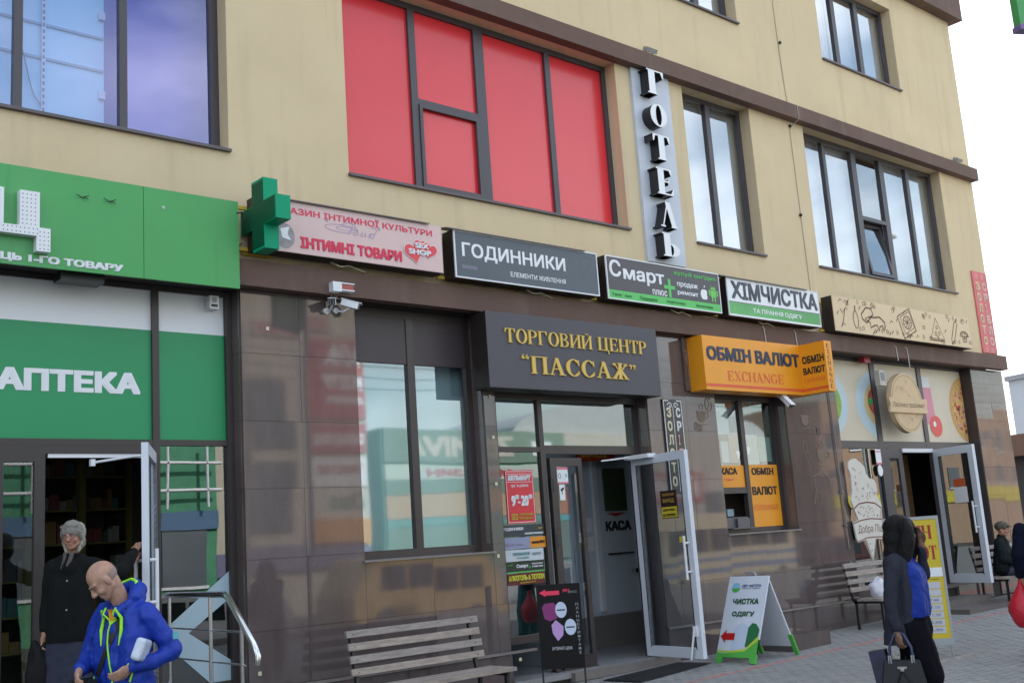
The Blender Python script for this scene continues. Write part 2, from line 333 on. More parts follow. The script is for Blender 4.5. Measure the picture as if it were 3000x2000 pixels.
def letters(txt, x0, z0, w, h, y, m, parent, name='lettering', face='sans', bold=.012, italic=0., depth=0., M=None, split=False, sw=SW, spacing=1., label=None, sidemat=None):
    """text fitted to the box x0,z0,w,h on the plane y (local frame M), reading left to right, facing -Y"""
    if face == 'serif':
        gl = serif_mesh(txt, sw); pts = [p for g in gl for q in g for p in q]
    else:
        vs, fs = font_mesh(txt, bold, italic, spacing); pts = vs
    ax = min(p[0] for p in pts); bx = max(p[0] for p in pts); az = min(p[1] for p in pts); bz = max(p[1] for p in pts)
    if face == 'serif' and 'Й' in txt: az, bz = az, 1.0
    if face == 'serif' and 'Ц' in txt: az = 0.
    fx = w/max(1e-6, bx-ax); fz = h/max(1e-6, bz-az)
    t = lambda p: (x0+(p[0]-ax)*fx, z0+(p[1]-az)*fz)
    if face == 'serif':
        outs = []; mb = MB(M)
        for g in gl:
            if split: mb = MB(M)
            for k, q in enumerate(g):
                e = .0004*(k % 7)
                if depth:
                    if sidemat: 
                        mb.cur = 1; mb.prism([t(p) for p in q], y-depth-e, y); mb.cur = 0; mb.poly([t(p) for p in q], y-depth-.002-e)
                    else: mb.prism([t(p) for p in q], y-depth-e, y)
                else: mb.poly([t(p) for p in q], y-e)
            if split: outs.append(mb.build('letter', [m, sidemat] if sidemat else m, parent))
        return outs if split else mb.build(name, m, parent)
    mb = MB(M)
    if depth:
        # outline edges -> side walls
        from collections import Counter
        c = Counter(); dr = {}
        for f in fs:
            for i in range(len(f)):
                e = (f[i], f[(i+1) % len(f)]); c[tuple(sorted(e))] += 1; dr[tuple(sorted(e))] = e
        n = len(vs); V = [(t(p)[0], y-depth, t(p)[1]) for p in vs]+[(t(p)[0], y, t(p)[1]) for p in vs]
        F = [tuple(f) for f in fs]
        for e, k in c.items():
            if k == 1: a, b = dr[e]; F.append((b, a, a+n, b+n))
        mb.add(V, F)
    else:
        bold = bold*1.3+.010 if bold > 0 else bold
        offs = [(0, 0)] if bold < .006 else [(bold*dx, bold*.8*dz) for dx, dz in ((-1, -1), (1, -1), (1, 1), (-1, 1), (0, 0))]
        if bold > .03: offs = [(bold*dx, bold*.8*dz) for dx in (-1, -.34, .34, 1) for dz in (-1, -.34, .34, 1)]
        bo = max(bold, 0); az -= bo; bz += bo; ax -= bo; bx += bo; fx = w/(bx-ax); fz = h/(bz-az)
        # the font's overlapping contours share one plane: every triangle gets a slightly different depth
        for k, (dx, dz) in enumerate(offs):
            for q, f in enumerate(fs): mb.add([(x0+(vs[i][0]+dx-ax)*fx, y-.0004*k-.00006*(q*5 % 7), z0+(vs[i][1]+dz-az)*fz) for i in f], [tuple(range(len(f)))])
    return mb.build(name, m, parent, label=label)

# ================================================================ GROUND
def gz(x, y): return .011*(x-9.6)+.012*(y+1.2)
PAVE = mat('paving_grey', (.25, .25, .247), .85, var=.08, vscale=2.2, bump=.3, bscale=90, spec=.3)
PAVE2 = mat('paving_grey_light', (.262, .260, .256), .85, var=.08, vscale=2.2, bump=.3, bscale=90, spec=.3)
JOINT = mat('paving_bed', (.19, .188, .18), .95, var=.2, vscale=4)
ASPH = mat('asphalt', (.055, .055, .058), .85, var=.2, vscale=1.5, bump=.3, bscale=120)
g = MB(); 
g.add([(-60, -14, gz(-60, -14)-.02), (140, -14, gz(140, -14)-.02), (140, 60, gz(140, -.2)-.02), (-60, 60, gz(-60, -.2)-.02)], [(0, 1, 2, 3)])
sidewalk = g.build('pavement', JOINT, kind='structure')
g = MB(); g.add([(-900, -900, -.45), (900, -900, -.45), (900, 900, -.45), (-900, 900, -.45)], [(0, 1, 2, 3)])
g.build('ground', ASPH, kind='structure')
g = MB(); g.box(-60, 140, -14.3, -14, -.6, -.02); g.build('kerb', LEDGE, kind='structure')
# paving stones, laid in rows along the facade; the lighter red line is a row of narrow red stones
for _m in (PAVE, PAVE2): _stain(_m, (.15, .15, .148), 1.6, .58, .78, .30, (1, 1, 1)); _stain(_m, (.32, .31, .30), .7, .55, .8, .25, (1, 1, 1)); _stain(_m, (.05, .05, .05), 14., .70, .74, .6, (1, 1, 1))
def paving():
    px, py = .198, .098; near = []; rest = MB(); rest2 = MB()
    C = Vector((0, -9.6, 1.6)); cells = []
    j = 0; y = -6.4
    while y < -.02:
        x = 7.6 + (px/2 if j % 2 else 0)
        while x < 24:
            c = Vector((x+px/2, y+py/2, gz(x, y))); d = c-C
            a = math.degrees(math.atan2(d.x, d.y))
            if 36 < a < 68 and not (-1.325 < y+py/2 < -1.235): cells.append((d.length*d.length*d.length, x, y))
            x += px+.0025
        y += py+.0025; j += 1
    vis = [c for c in cells if 50 > 0]
    def onscreen(x, y):
        p = cam.matrix_world.inverted() @ Vector((x, y, gz(x, y))); u = 1500+3226.4*p.x/(-p.z); v = 1000-3226.4*p.y/(-p.z)
        return 0 < u < 3000 and v < 2010
    vis = sorted([c for c in vis if onscreen(c[1]+.1, c[2]+.05)])
    shared = {}
    rnd = random.Random(3)
    for k, (d, x, y) in enumerate(vis):
        dz = rnd.uniform(-.0015, .0025); z = gz(x+px/2, y+py/2)+dz
        if k < 290:
            key = rnd.choice((0, 1))
            if key not in shared:
                mb = MB(); hx, hy = px/2, py/2; t = .004
                mb.add([(-hx, -hy, -.02), (hx, -hy, -.02), (hx, hy, -.02), (-hx, hy, -.02), (-hx+t, -hy+t, 0), (hx-t, -hy+t, 0), (hx-t, hy-t, 0), (-hx+t, hy-t, 0)],
                       [(4, 5, 6, 7), (0, 1, 5, 4), (1, 2, 6, 5), (2, 3, 7, 6), (3, 0, 4, 7)])
                me = bpy.data.meshes.new('paving_stone'); me.from_pydata(mb.v, [], mb.f); me.materials.append((PAVE, PAVE2)[key]); shared[key] = me
            o = bpy.data.objects.new('paving_stone', shared[key]); COL.objects.link(o); o.parent = sidewalk
            o.location = Vector((x+px/2, y+py/2, z))-org(sidewalk)
        else:
            mb = rest; mb.cur = 1 if rnd.random() < .4 else 0
            mb.add([(x, y, z-.02), (x+px, y, z-.02), (x+px, y+py, z-.02), (x, y+py, z-.02), (x+.004, y+.004, z), (x+px-.004, y+.004, z), (x+px-.004, y+py-.004, z), (x+.004, y+py-.004, z)],
                   [(4, 5, 6, 7), (0, 1, 5, 4), (1, 2, 6, 5), (2, 3, 7, 6), (3, 0, 4, 7)])
    rest.build('paving_field', [PAVE, PAVE2], sidewalk, kind='stuff')
    r = MB(); x = 7.6
    while x < 30: r.box(x, x+.196, -1.322, -1.24, gz(x, -1.28)-.03, gz(x, -1.28)+.003); x += .2
    r.build('red_paving_line', mat('paving_red', (.40, .16, .145), .8, var=.15, vscale=3), sidewalk, kind='stuff')
paving()

# ================================================================ BUILDING
XR = 20.95       # right-hand corner
B = thing('commercial_building', (10, 0, 0), 'beige rendered commercial building with brown granite ground floor and dark framed shop windows', 'building')
RD = .185        # recess of every window
def wall_with_holes(mb, x0, x1, z0, z1, holes, y=0., depth=.25):
    xs = sorted({x0, x1, *[h[0] for h in holes], *[h[1] for h in holes]}); zs = sorted({z0, z1, *[h[2] for h in holes], *[h[3] for h in holes]})
    xs = [a for a in xs if x0 <= a <= x1]; zs = [a for a in zs if z0 <= a <= z1]
    for i in range(len(xs)-1):
        for j in range(len(zs)-1):
            cx, cz = (xs[i]+xs[i+1])/2, (zs[j]+zs[j+1])/2
            if any(h[0] < cx < h[1] and h[2] < cz < h[3] for h in holes): continue
            mb.slab(xs[i], xs[i+1], y, zs[j], zs[j+1])
    for a, b, c, d in holes:
        mb.add([(a, y, c), (a, y+depth, c), (a, y+depth, d), (a, y, d)], [(0, 1, 2, 3)])
        mb.add([(b, y, c), (b, y+depth, c), (b, y+depth, d), (b, y, d)], [(3, 2, 1, 0)])
        mb.add([(a, y, d), (b, y, d), (b, y+depth, d), (a, y+depth, d)], [(3, 2, 1, 0)])
        mb.add([(a, y, c), (b, y, c), (b, y+depth, c), (a, y+depth, c)], [(0, 1, 2, 3)])
UPH = [(1.2, 4.90, 5.68, 8.05), (6.31, 10.725, 5.68, 8.05), (12.14, 13.74, 5.68, 8.05), (15.18, 19.65, 5.68, 8.05),
       (1.4, 3.6, 9.47, 11.1), (6.6, 9.0, 9.47, 11.1), (11.5, 13.70, 9.47, 11.1), (16.06, 18.62, 9.47, 11.1)]
w = MB(); wall_with_holes(w, -14, XR, 4.52, 16, UPH, 0, .25)
w.add([(XR, 0, 4.52), (XR, 12, 4.52), (XR, 12, 16), (XR, 0, 16)], [(0, 1, 2, 3)])
w.add([(-14, 0, -.5), (-14, 12, -.5), (-14, 12, 16), (-14, 0, 16)], [(3, 2, 1, 0)])
w.add([(-14, 12, -.5), (XR, 12, -.5), (XR, 12, 16), (-14, 12, 16)], [(0, 1, 2, 3)])
w.add([(-14, 0, 16), (XR, 0, 16), (XR, 12, 16), (-14, 12, 16)], [(0, 1, 2, 3)])
w.build('wall', STUCCO, B)
c = MB(); c.box(-14, XR+.02, -.15, .0, 4.255, 4.52); c.build('cornice', BAND, B)
c = MB(); c.box(-14, XR, -.15, .0, 8.045, 8.285); c.build('cornice', BAND, B)
c = MB(); c.box(-14, XR+.2, -.22, .4, 11.47, 11.95); c.build('cornice', BAND, B)
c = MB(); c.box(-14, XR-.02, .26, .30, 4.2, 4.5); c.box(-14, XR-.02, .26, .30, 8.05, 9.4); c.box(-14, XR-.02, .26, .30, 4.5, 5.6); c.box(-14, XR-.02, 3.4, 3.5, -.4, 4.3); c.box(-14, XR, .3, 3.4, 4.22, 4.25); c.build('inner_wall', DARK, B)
c = MB(); c.box(-14, XR-.02, 1.5, 1.55, 4.5, 15.9); c.build('back_partition', mat('room_grey', (.20, .20, .21), .8), B)

# granite ground floor: backing + tiles
GH = [(-10, 4.985, .45, 4.255), (6.30, 8.0, 1.545, 4.255), (8.165, 10.77, .10, 4.255), (12.17, 13.82, 1.545, 4.255), (15.19, 19.75, .42, 4.255)]
b = MB(); wall_with_holes(b, -14, XR+.04, -.3, 4.255, GH, .026, .22)
b.add([(XR+.06, .03, -.3), (XR+.06, 12, -.3), (XR+.06, 12, 4.255), (XR+.06, .03, 4.255)], [(0, 1, 2, 3)])
b.build('granite_backing', mat('joint_dark', (.03, .024, .022), .8), B)
TH = .024
def tile(x0, x1, z0, z1, y0=0., y1=TH):
    e = .0016; m = MB(); j = random.uniform(-.0012, .0012)
    m.box(x0+e, x1-e, y0+j, y1, z0+e, z1-e); ax, az = random.uniform(-.0012, .0012), random.uniform(-.0012, .0012)
    for i_, (a_, b_) in ((0, (-1, -1)), (1, (1, -1)), (5, (1, 1)), (4, (-1, 1))): m.v[i_].y += a_*ax+b_*az
    return m.build('granite_tile', TILE, B)
ZR = [.46, .975, 1.635, 2.30, 2.955, 3.62, 4.252]
def tilefield(xs, zlist=ZR, holes=()):
    for i in range(len(xs)-1):
        for j in range(len(zlist)-1):
            tile(xs[i], xs[i+1], zlist[j], zlist[j+1])
tilefield([4.985, 5.63, 6.30]); tilefield([6.30, 7.15, 8.0], [.46, .975, 1.535]); tilefield([8.0, 8.165])
tilefield([10.77, 11.10, 11.55, 12.17], [.46, .975, 1.635, 2.30, 2.955, 3.60, 4.252]); tilefield([12.17, 13.0, 13.82], [.46, .975, 1.535]); tilefield([13.82, 14.30, 15.19])
tilefield([19.75, 20.40, 21.0], [.16, .60, 1.25, 1.9, 2.42, 2.95, 3.28, 3.62, 3.97, 4.252])
for x0, x1 in ((4.985, 5.63), (5.63, 6.3), (6.3, 7.15), (7.15, 8.165), (10.77, 11.55), (11.55, 12.17)): tile(x0, x1, -.28, .425, -.015, TH)
for x0, x1 in ((12.17, 13.0), (13.0, 13.85), (13.85, 14.72)): tile(x0, x1, -.28, .425, -.015, TH)
for x0, x1 in ((14.72, 15.19), (15.19, 16.6), (18.2, 19.4)): tile(x0, x1, -.28, .418, -.015, TH)
# stone jamb linings of the window openings
def jamb(x, z0, z1, side, d=RD):
    zs = [z0]+[z for z in ZR if z0+.1 < z < z1-.1]+[z1]
    for a, b_ in zip(zs, zs[1:]):
        m = MB(); m.box(x, x+.012*side, .025, d+.03, a+.002, b_-.002); m.build('granite_tile', TILE, B)
for x, z0, z1, s in ((6.30, 1.56, 4.25, 1), (8.0, 1.56, 4.25, -1), (8.165, .5, 4.25, 1), (10.77, .12, 4.25, -1), (12.17, 1.56, 4.25, 1), (13.82, 1.56, 4.25, -1), (15.19, .45, 4.25, 1), (4.985, .5, 4.25, -1)): jamb(x, z0, z1, s)
m = MB(); m.box(19.75, 19.735, .02, RD+.05, .45, 4.25); m.build('jamb_panel', FRAME, B)
for x0, x1 in ((4.985, 8.52), (10.77, 14.72)):
    m = MB(); m.box(x0, x1, -.035, .0, .43, .458); m.build('ledge', LEDGE, B)
m = MB(); m.box(14.72, 16.6, -.035, .0, .424, .450); m.build('ledge', LEDGE, B)
for x0, x1, z in ((6.28, 8.02, 1.535), (12.15, 13.84, 1.535)):
    m = MB(); m.box(x0, x1, -.03, RD+.02, z, z+.022); m.build('window_sill', LEDGE, B)

# ---------------------------------------------------------------- windows
def window(x0, x1, z0, z1, mulls, glass, transoms=(), fw=.075, mw=.085, d=RD, sill=True, name='window', fr=FRAMEV, sashes=(), bottom=.075):
    f = MB(); y0, y1 = d, d+.07
    f.box(x0, x0+fw, y0, y1, z0, z1); f.box(x1-fw, x1, y0, y1, z0, z1); f.box(x0+fw, x1-fw, y0, y1, z1-fw, z1); f.box(x0+fw, x1-fw, y0, y1, z0, z0+bottom)
    ms = sorted(mulls); edges = [x0+fw]+[v for a, wd in ms for v in (a-wd/2, a+wd/2)]+[x1-fw]
    for a, wd in ms: f.box(a-wd/2, a+wd/2, y0-.004, y1, z0+bottom, z1-fw)
    o = f.build(name, fr, B)
    cells = [(edges[i], edges[i+1]) for i in range(0, len(edges), 2)]
    for i, (a, b_) in enumerate(cells):
        zc = sorted([t for t in transoms if t[0] == i], key=lambda t: t[1]); zz = z0+bottom
        for _, tz, th in zc:
            m = MB(); m.box(a, b_, y0-.002, y1, tz-th/2, tz+th/2); m.build('transom', fr, o)
            pane(a, b_, zz, tz-th/2, y0+.035, glass[i] if isinstance(glass, list) else glass, o); zz = tz+th/2
        pane(a, b_, zz, z1-fw, y0+.035, glass[i] if isinstance(glass, list) else glass, o)
    for a, b_, c0, c1 in sashes:
        m = MB(); t = .045; m.box(a, a+t, y0-.02, y0+.02, c0, c1); m.box(b_-t, b_, y0-.02, y0+.02, c0, c1); m.box(a+t, b_-t, y0-.02, y0+.02, c0, c0+t); m.box(a+t, b_-t, y0-.02, y0+.02, c1-t, c1); m.build('sash', fr, o)
    if sill:
        m = MB(); m.add([(x0-.01, -.045, z0-.038), (x1+.012, -.045, z0-.038), (x1+.012, -.045, z0-.01), (x0-.01, -.045, z0-.01), (x0-.01, d+.01, z0+.012), (x1+.012, d+.01, z0+.012), (x0-.01, 0.0, z0-.04), (x1+.012, .0, z0-.04)],
                        [(0, 1, 2, 3), (3, 2, 5, 4), (0, 3, 4, 6), (1, 7, 5, 2), (0, 6, 7, 1)]); m.build('sill', SILL, o)
    return o
def pane(a, b_, z0, z1, y, g, o, name='pane', tilt=None):
    m = MB(); m.box(a-.005, b_+.005, y, y+.012, z0-.005, z1+.005); ax, az = random.uniform(-.003, .003), random.uniform(-.003, .003)
    for i_, (a_, c_) in ((0, (-1, -1)), (1, (1, -1)), (5, (1, 1)), (4, (-1, 1))): m.v[i_].y += a_*ax+c_*az
    return m.build(name, g, o)
# reflections differ a little from pane to pane: each pane sits a hair off true
wA = window(1.2, 4.90, 5.68, 8.05, [(1.9, .075), (2.94, .075), (3.908, .075)], [GL_LEFT, GL_LEFT, GL_LEFT, GL_LILAC], fw=.09)
wR = window(6.31, 10.725, 5.68, 8.05, [(7.395, .095), (8.43, .15), (9.61, .09)], REDF, transoms=[(1, 6.82, .07)], sashes=[(7.445, 8.352, 5.76, 6.785)])
wN = window(12.14, 13.74, 5.68, 8.05, [(12.93, .10)], GL_UP)
wL = window(15.18, 19.65, 5.68, 8.05, [(16.02, .085), (16.94, .15), (17.85, .15), (18.75, .1)], GL_UP, transoms=[(2, 6.8, .07)])
window(6.6, 9.0, 9.47, 11.1, [(7.8, .1)], GL_UP); window(1.4, 3.6, 9.47, 11.1, [(2.5, .1)], GL_UP)
window(11.5, 13.70, 9.47, 11.1, [(12.2, .09), (12.95, .12)], GL_UP)
window(16.06, 18.62, 9.47, 11.1, [(16.90, .12), (17.69, .12)], GL_UP)
# replace the lower pane of the third light by an opened bottom-hung... top-hinged sash
for ch in [c for c in wL.children if c.name.startswith('pane')]:
    vs = [v.co+org(wL) for v in ch.data.vertices]
    if min(v.x for v in vs) > 17.0 and max(v.x for v in vs) < 17.8 and max(v.z for v in vs) < 6.9: bpy.data.objects.remove(ch)
R_ = Matrix.Translation((17.02, .17, 0)) @ Matrix.Rotation(radians(14), 4, 'Z')
R_ = Matrix.Translation((17.03, .17, 5.77)) @ Matrix.Rotation(radians(-9), 4, 'X') @ Matrix.Rotation(radians(0), 4, 'Z')
m = MB(R_); m.box(0, .06, -.03, .02, 0, 1.0); m.box(.68, .74, -.03, .02, 0, 1.0); m.box(.06, .68, -.03, .02, 0, .06); m.box(.06, .68, -.03, .02, .94, 1.0)
sa = m.build('open_sash', FRAMEV, wL); m = MB(R_)
m = MB(R_); m.box(.055, .685, -.01, .002, .055, .945); m.build('pane', GL_UP, wL)
for x0, x1, z0, z1 in ((12.15, 13.73, 5.6, 8.0), (15.2, 17.0, 5.6, 8.0), (17.9, 19.64, 5.6, 8.0), (11.5, 13.7, 9.4, 11.1), (16.9, 18.6, 9.4, 11.1), (6.6, 9.0, 9.4, 11.1)):
    m = MB(); m.box(x0, x1, .33, .335, z0, z1); m.build('inner_blind', mat('inner_blind_grey', (.70, .71, .74), .8, var=.1, vscale=.8), B)  # pale panel added behind the glass to make the upper panes look brighter
# things seen through upper glass: pale curtains and a pale blue partition before a lilac back panel
CURT = mat('curtain', (.55, .56, .60), .8, var=.05)
for x0, x1, z0, z1 in ((16.95, 17.65, 9.5, 11.05), (12.3, 12.9, 9.5, 11.05), (16.1, 16.85, 9.5, 11.05)):
    m = MB(); k = 0; x = x0
    while x < x1: m.box(x, x+.05, .34+.02*(k % 2), .36+.02*(k % 2), z0, z1); x += .05; k += 1
    m.build('curtain', CURT, B)
PART = mat('partition_blue', (.60, .84, .92), .7, var=.05, vscale=1.2)
m = MB(); m.box(1.2, 3.80, .40, .43, 5.62, 7.24); m.build('partition_panel', PART, wA)
m = MB(); m.box(1.2, 6.0, .70, .72, 5.6, 8.05); m.build('back_panel', mat('room_lilac', (.40, .35, .56), .8), wA)
for z in (6.38, 6.72):
    m = MB(); m.box(1.2, 3.79, .38, .399, z-.012, z+.012); m.build('shelf_rail', mat('rail_grey', (.34, .45, .50), .5), wA)
m = MB(); m.box(3.205, 3.24, .365, .379, 5.62, 7.2); m.build('slotted_upright', WHITE, wA)
m = MB()
for k in range(24): m.box(3.215, 3.23, .361, .364, 5.65+k*.065, 5.685+k*.065)
m.build('upright_slots', mat('slot_dark', (.12, .2, .24), .6), wA)
m = MB(); m.tube([(2.98+.28*t, .37, 6.5-.8*t+.06*sin(9*t)) for t in [i/12 for i in range(13)]], .006, 5); m.build('cable', mat('cable_grey', (.25, .3, .33), .5), wA)
for z in (6.13, 6.95):
    m = MB(); m.box(3.74, 3.80, .36, .395, z-.04, z+.04); m.build('bracket', WHITE, wA)
m = MB(); m.box(2.66, 2.80, .36, .395, 6.45, 6.56); m.build('switch_box', mat('switch_grey', (.3, .35, .45), .5), wA)

# ---------------------------------------------------------------- ground-floor window 1 (blinds and mirror-like panes)
w1 = window(6.30, 8.0, 1.56, 4.25, [(7.135, .095)], GL_W1, fw=.09, name='shop_window', sill=False, fr=FRAME, bottom=.085)
m = MB(); m.box(6.312, 7.09, RD+.008, RD+.03, 3.65, 4.17); m.build('roller_blind', PLUM, w1)
m = MB(); m.box(7.18, 7.915, RD+.008, RD+.03, 3.65, 4.17); m.build('roller_blind', PLUM, w1)
m = MB(); m.box(6.3, 8.0, RD+.20, RD+.22, 1.5, 4.2); m.build('inner_screen', mat('screen_pale', (.50, .63, .66), .7), w1)
m = MB()
for k in range(9): m.tube([(6.39+.012*k, RD+.12+.012*(k % 2), 1.66), (6.385+.010*k, RD+.12+.012*(k % 2), 3.2)], .012, 5)
m.build('sheer_curtain', mat('sheer', (.72, .76, .76), .7), w1)

# ---------------------------------------------------------------- pharmacy front
PH = part('pharmacy_front', B)
m = MB(); d = RD
m.box(-3, 4.985, d, d+.07, 2.73, 2.785); m.box(4.17, 4.235, d-.004, d+.07, .52, 4.20); m.box(4.91, 4.972, d-.02, d+.09, .45, 4.25); m.box(-3, 4.985, d, d+.08, 4.198, 4.25)
m.box(4.235, 4.91, d, d+.07, .45, .56); m.box(-3, 2.8, d, d+.07, .45, .56)
m.build('frame', FRAME, PH)
for x0, x1 in ((-3, 4.17), (4.235, 4.91)):
    m = MB(); m.box(x0, x1, d+.03, d+.045, 3.817, 4.198); m.build('white_panel', WHITEP, PH)
    m = MB(); m.box(x0, x1, d+.028, d+.045, 2.785, 3.817); m.build('green_panel', GREEN2, PH)
letters('АПТЕКА', 2.80, 3.200, 1.262, .202, d+.026, WHITEP, PH, bold=.035)
m = MB(); m.box(4.235, 4.91, d+.03, d+.04, .56, 2.73); m.build('pane', GL_SHOP, PH)
# big pale arrow-like decals inside the right pane
DEC = mat('decal_pale', (.40, .53, .60), .5)
m = MB(); m.poly([(4.20, 1.02), (4.91, 1.55), (4.91, 1.30), (4.50, 1.02), (4.91, .74), (4.91, .56), (4.70, .56)], d+.0265); m.build('arrow_decal', DEC, PH)
# door: fixed left leaf, open right leaf
m = MB(); m.box(2.70, 3.21, d, d+.06, 2.585, 2.655); m.box(2.795, 2.872, d, d+.06, .5, 2.585); m.box(3.122, 3.21, d, d+.06, .5, 2.585); m.box(2.872, 3.122, d, d+.06, .5, .62)
m.box(2.70, 4.17, d+.002, d+.07, 2.655, 2.73); m.box(2.70, 2.79, d+.004, d+.06, .5, 2.6)
dl = m.build('fixed_door_leaf', FRAME, B); m = MB(); m.box(2.868, 3.126, d+.025, d+.035, .615, 2.59); m.build('pane', GL_DOOR, dl)
m = MB(); m.box(1.0, 2.70, d+.025, d+.035, .56, 2.73); m.build('pane', GL_SHOP, PH)
def leaf(hx, hy, ox, oy, z0, z1, white, glass, name='open_door_leaf', th=.055, fr=.10, handle=True, hz=None, back=None, flip=1):
    v = Vector((ox-hx, oy-hy, 0)); Ln = v.length; ang = math.atan2(v.y, v.x)
    M = Matrix.Translation((hx, hy, 0)) @ Matrix.Rotation(ang, 4, 'Z')
    m = MB(M); m.box(0, fr, -th/2, th/2, z0, z1); m.box(Ln-fr, Ln, -th/2, th/2, z0, z1); m.box(fr, Ln-fr, -th/2, th/2, z0, z0+fr*1.15); m.box(fr, Ln-fr, -th/2, th/2, z1-fr, z1)
    o = m.build(name, white, B)
    m = MB(M); m.box(fr-.005, Ln-fr+.005, -.006, .006, z0+fr, z1-fr+.005); m.build('pane', glass, o)
    m = MB(M); t = .006
    for a, b_ in ((fr-.012, fr), (Ln-fr, Ln-fr+.012)): m.box(a, b_, -th/2-.004*1, th/2+.004, z0+fr, z1-fr)
    m.build('gasket', BLACK, o)
    if handle:
        zc = hz or (z0+z1)/2-.1
        for sgn in (-1, 1):
            m = MB(M); yy = sgn*(th/2+.055); x = Ln-fr*.55
            m.tube([(x-.03, yy, zc-.26), (x-.03, yy, zc+.26)], .016, 8); m.tube([(x, sgn*th/2, zc-.17), (x-.03, yy, zc-.17)], .014, 6); m.tube([(x, sgn*th/2, zc+.17), (x-.03, yy, zc+.17)], .014, 6)
            m.build('handle', WHITE, o)
    return o, M, Ln
lf, M1, L1 = leaf(4.165, .17, 3.72, -.70, .52, 2.655, ALU, GL_DOOR, hz=1.52)
m = MB(M1); m.box(L1-.055, L1-.05+.052, -.029, .029, 1.35, 1.6)
m = MB(); m.tube([(3.60, .16, 2.57), (3.84, -.02, 2.60), (3.98, -.18, 2.61)], .012, 6); m.box(3.58, 3.62, .13, .17, 2.54, 2.6); m.build('closer_arm', WHITE, lf)
m = MB(); m.box(3.235, 4.15, d+.01, d+.05, 2.62, 2.655); m.build('lintel_strip', WHITE, B)
# pharmacy interior: olive uprights, dim shelves with boxes
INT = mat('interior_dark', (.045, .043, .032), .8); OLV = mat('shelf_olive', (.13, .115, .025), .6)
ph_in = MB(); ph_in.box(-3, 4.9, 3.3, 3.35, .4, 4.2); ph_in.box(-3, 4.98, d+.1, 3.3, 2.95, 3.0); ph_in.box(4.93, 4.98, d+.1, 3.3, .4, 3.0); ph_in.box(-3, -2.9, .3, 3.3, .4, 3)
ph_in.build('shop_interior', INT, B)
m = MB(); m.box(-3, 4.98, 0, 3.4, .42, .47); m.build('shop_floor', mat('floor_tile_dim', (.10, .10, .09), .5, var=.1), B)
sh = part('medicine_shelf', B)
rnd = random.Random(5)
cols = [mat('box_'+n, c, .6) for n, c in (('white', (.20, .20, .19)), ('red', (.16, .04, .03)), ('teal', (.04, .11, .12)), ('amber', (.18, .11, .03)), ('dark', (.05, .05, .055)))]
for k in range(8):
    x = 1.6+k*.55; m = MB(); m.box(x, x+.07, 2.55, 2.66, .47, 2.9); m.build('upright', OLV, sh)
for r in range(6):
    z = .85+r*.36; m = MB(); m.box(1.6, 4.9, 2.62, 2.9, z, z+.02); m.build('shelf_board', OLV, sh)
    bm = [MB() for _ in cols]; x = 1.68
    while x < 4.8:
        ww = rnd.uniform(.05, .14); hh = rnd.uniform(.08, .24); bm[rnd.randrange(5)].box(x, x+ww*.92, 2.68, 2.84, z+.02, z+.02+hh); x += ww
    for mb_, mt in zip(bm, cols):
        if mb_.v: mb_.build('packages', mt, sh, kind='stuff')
# landing, steps and handrails
LAND = mat('landing_granite', (.12, .105, .10), .45, var=.15, vscale=6)
st = thing('entrance_steps', (3.4, -1.2, -.1), 'grey stone landing with three steps in front of the pharmacy door', 'steps')
for k, (y0, y1, z) in enumerate(((-1.25, .0, .45), (-1.6, -1.25, .30), (-1.95, -1.6, .13), (-2.3, -1.95, -.02))):
    m = MB(); m.box(-2, 4.62, y0, y1, -.4, z); m.build('step', LAND, st)
def rail(x, ys, label, x_end=None):
    t = thing('handrail', (x, -1.2, .45), label, 'railing', 'stainless handrails of the pharmacy steps')
    r = MB(); r.tube(ys, .026, 12); r.build('top_rail', STEEL, t)
    return t
hr = rail(4.2, [(4.2, -.02, 1.383), (4.2, -1.12, 1.372), (4.2, -1.18, 1.35), (4.2, -1.60, .99), (4.2, -1.66, .90), (4.2, -1.645, .84)], 'polished steel handrail right of the pharmacy door, in front of the glass pane')
for y, z0, z1 in ((-.06, .45, 1.37), (-.86, .45, 1.36), (-1.40, .30, 1.16)):
    m = MB(); m.tube([(4.2, y, z0), (4.2, y, z1)], .017, 8); m.build('post', STEEL, hr)
for dz in (.27, .52):
    m = MB(); m.tube([(4.2, -.02, 1.37-dz), (4.2, -1.40, 1.35-dz), (4.2, -1.46, 1.345-dz)], .008, 6); m.build('cross_bar', STEEL, hr)
hl = rail(2.45, [(2.2, -.1, 1.385), (2.2, -1.2, 1.36), (2.45, -1.95, 1.235)][0:2]+[(2.26, -1.45, 1.33), (2.31, -1.6, 1.30)], 'steel handrail end at the left edge beside the fixed door leaf')
for y in (-.6, -1.52):
    m = MB(); m.tube([(2.2+(.09 if y < -1 else 0), y, .3), (2.2+(.09 if y < -1 else 0), y, 1.31)], .017, 8); m.build('post', STEEL, hl)

# ---------------------------------------------------------------- passage entrance
EN = part('passage_front', B)
m = MB(); d = RD
m.box(8.177, 8.33, d, d+.07, .50, 4.25); m.box(8.985, 9.055, d-.004, d+.07, .12, 3.315); m.box(8.33, 10.757, d, d+.07, 3.315, 4.25); m.box(8.33, 8.985, d, d+.07, 2.685, 2.745); m.box(9.055, 10.757, d, d+.07, 2.66, 2.765)
m.box(10.60, 10.757, d, d+.07, .12, 2.66); m.box(10.715, 10.757, d+.002, d+.068, 2.765, 3.315); m.box(8.33, 8.985, d, d+.07, .50, .585)
m.build('frame', FRAME, EN)
for a, b_, z0, z1, mt in ((8.33, 8.985, 2.745, 3.315, GL_W1), (9.055, 10.715, 2.765, 3.315, GL_W1), (8.33, 8.985, .585, 2.685, GL_SHOP)):
    m = MB(); m.box(a, b_, d+.03, d+.042, z0, z1); m.build('pane', mt, EN)
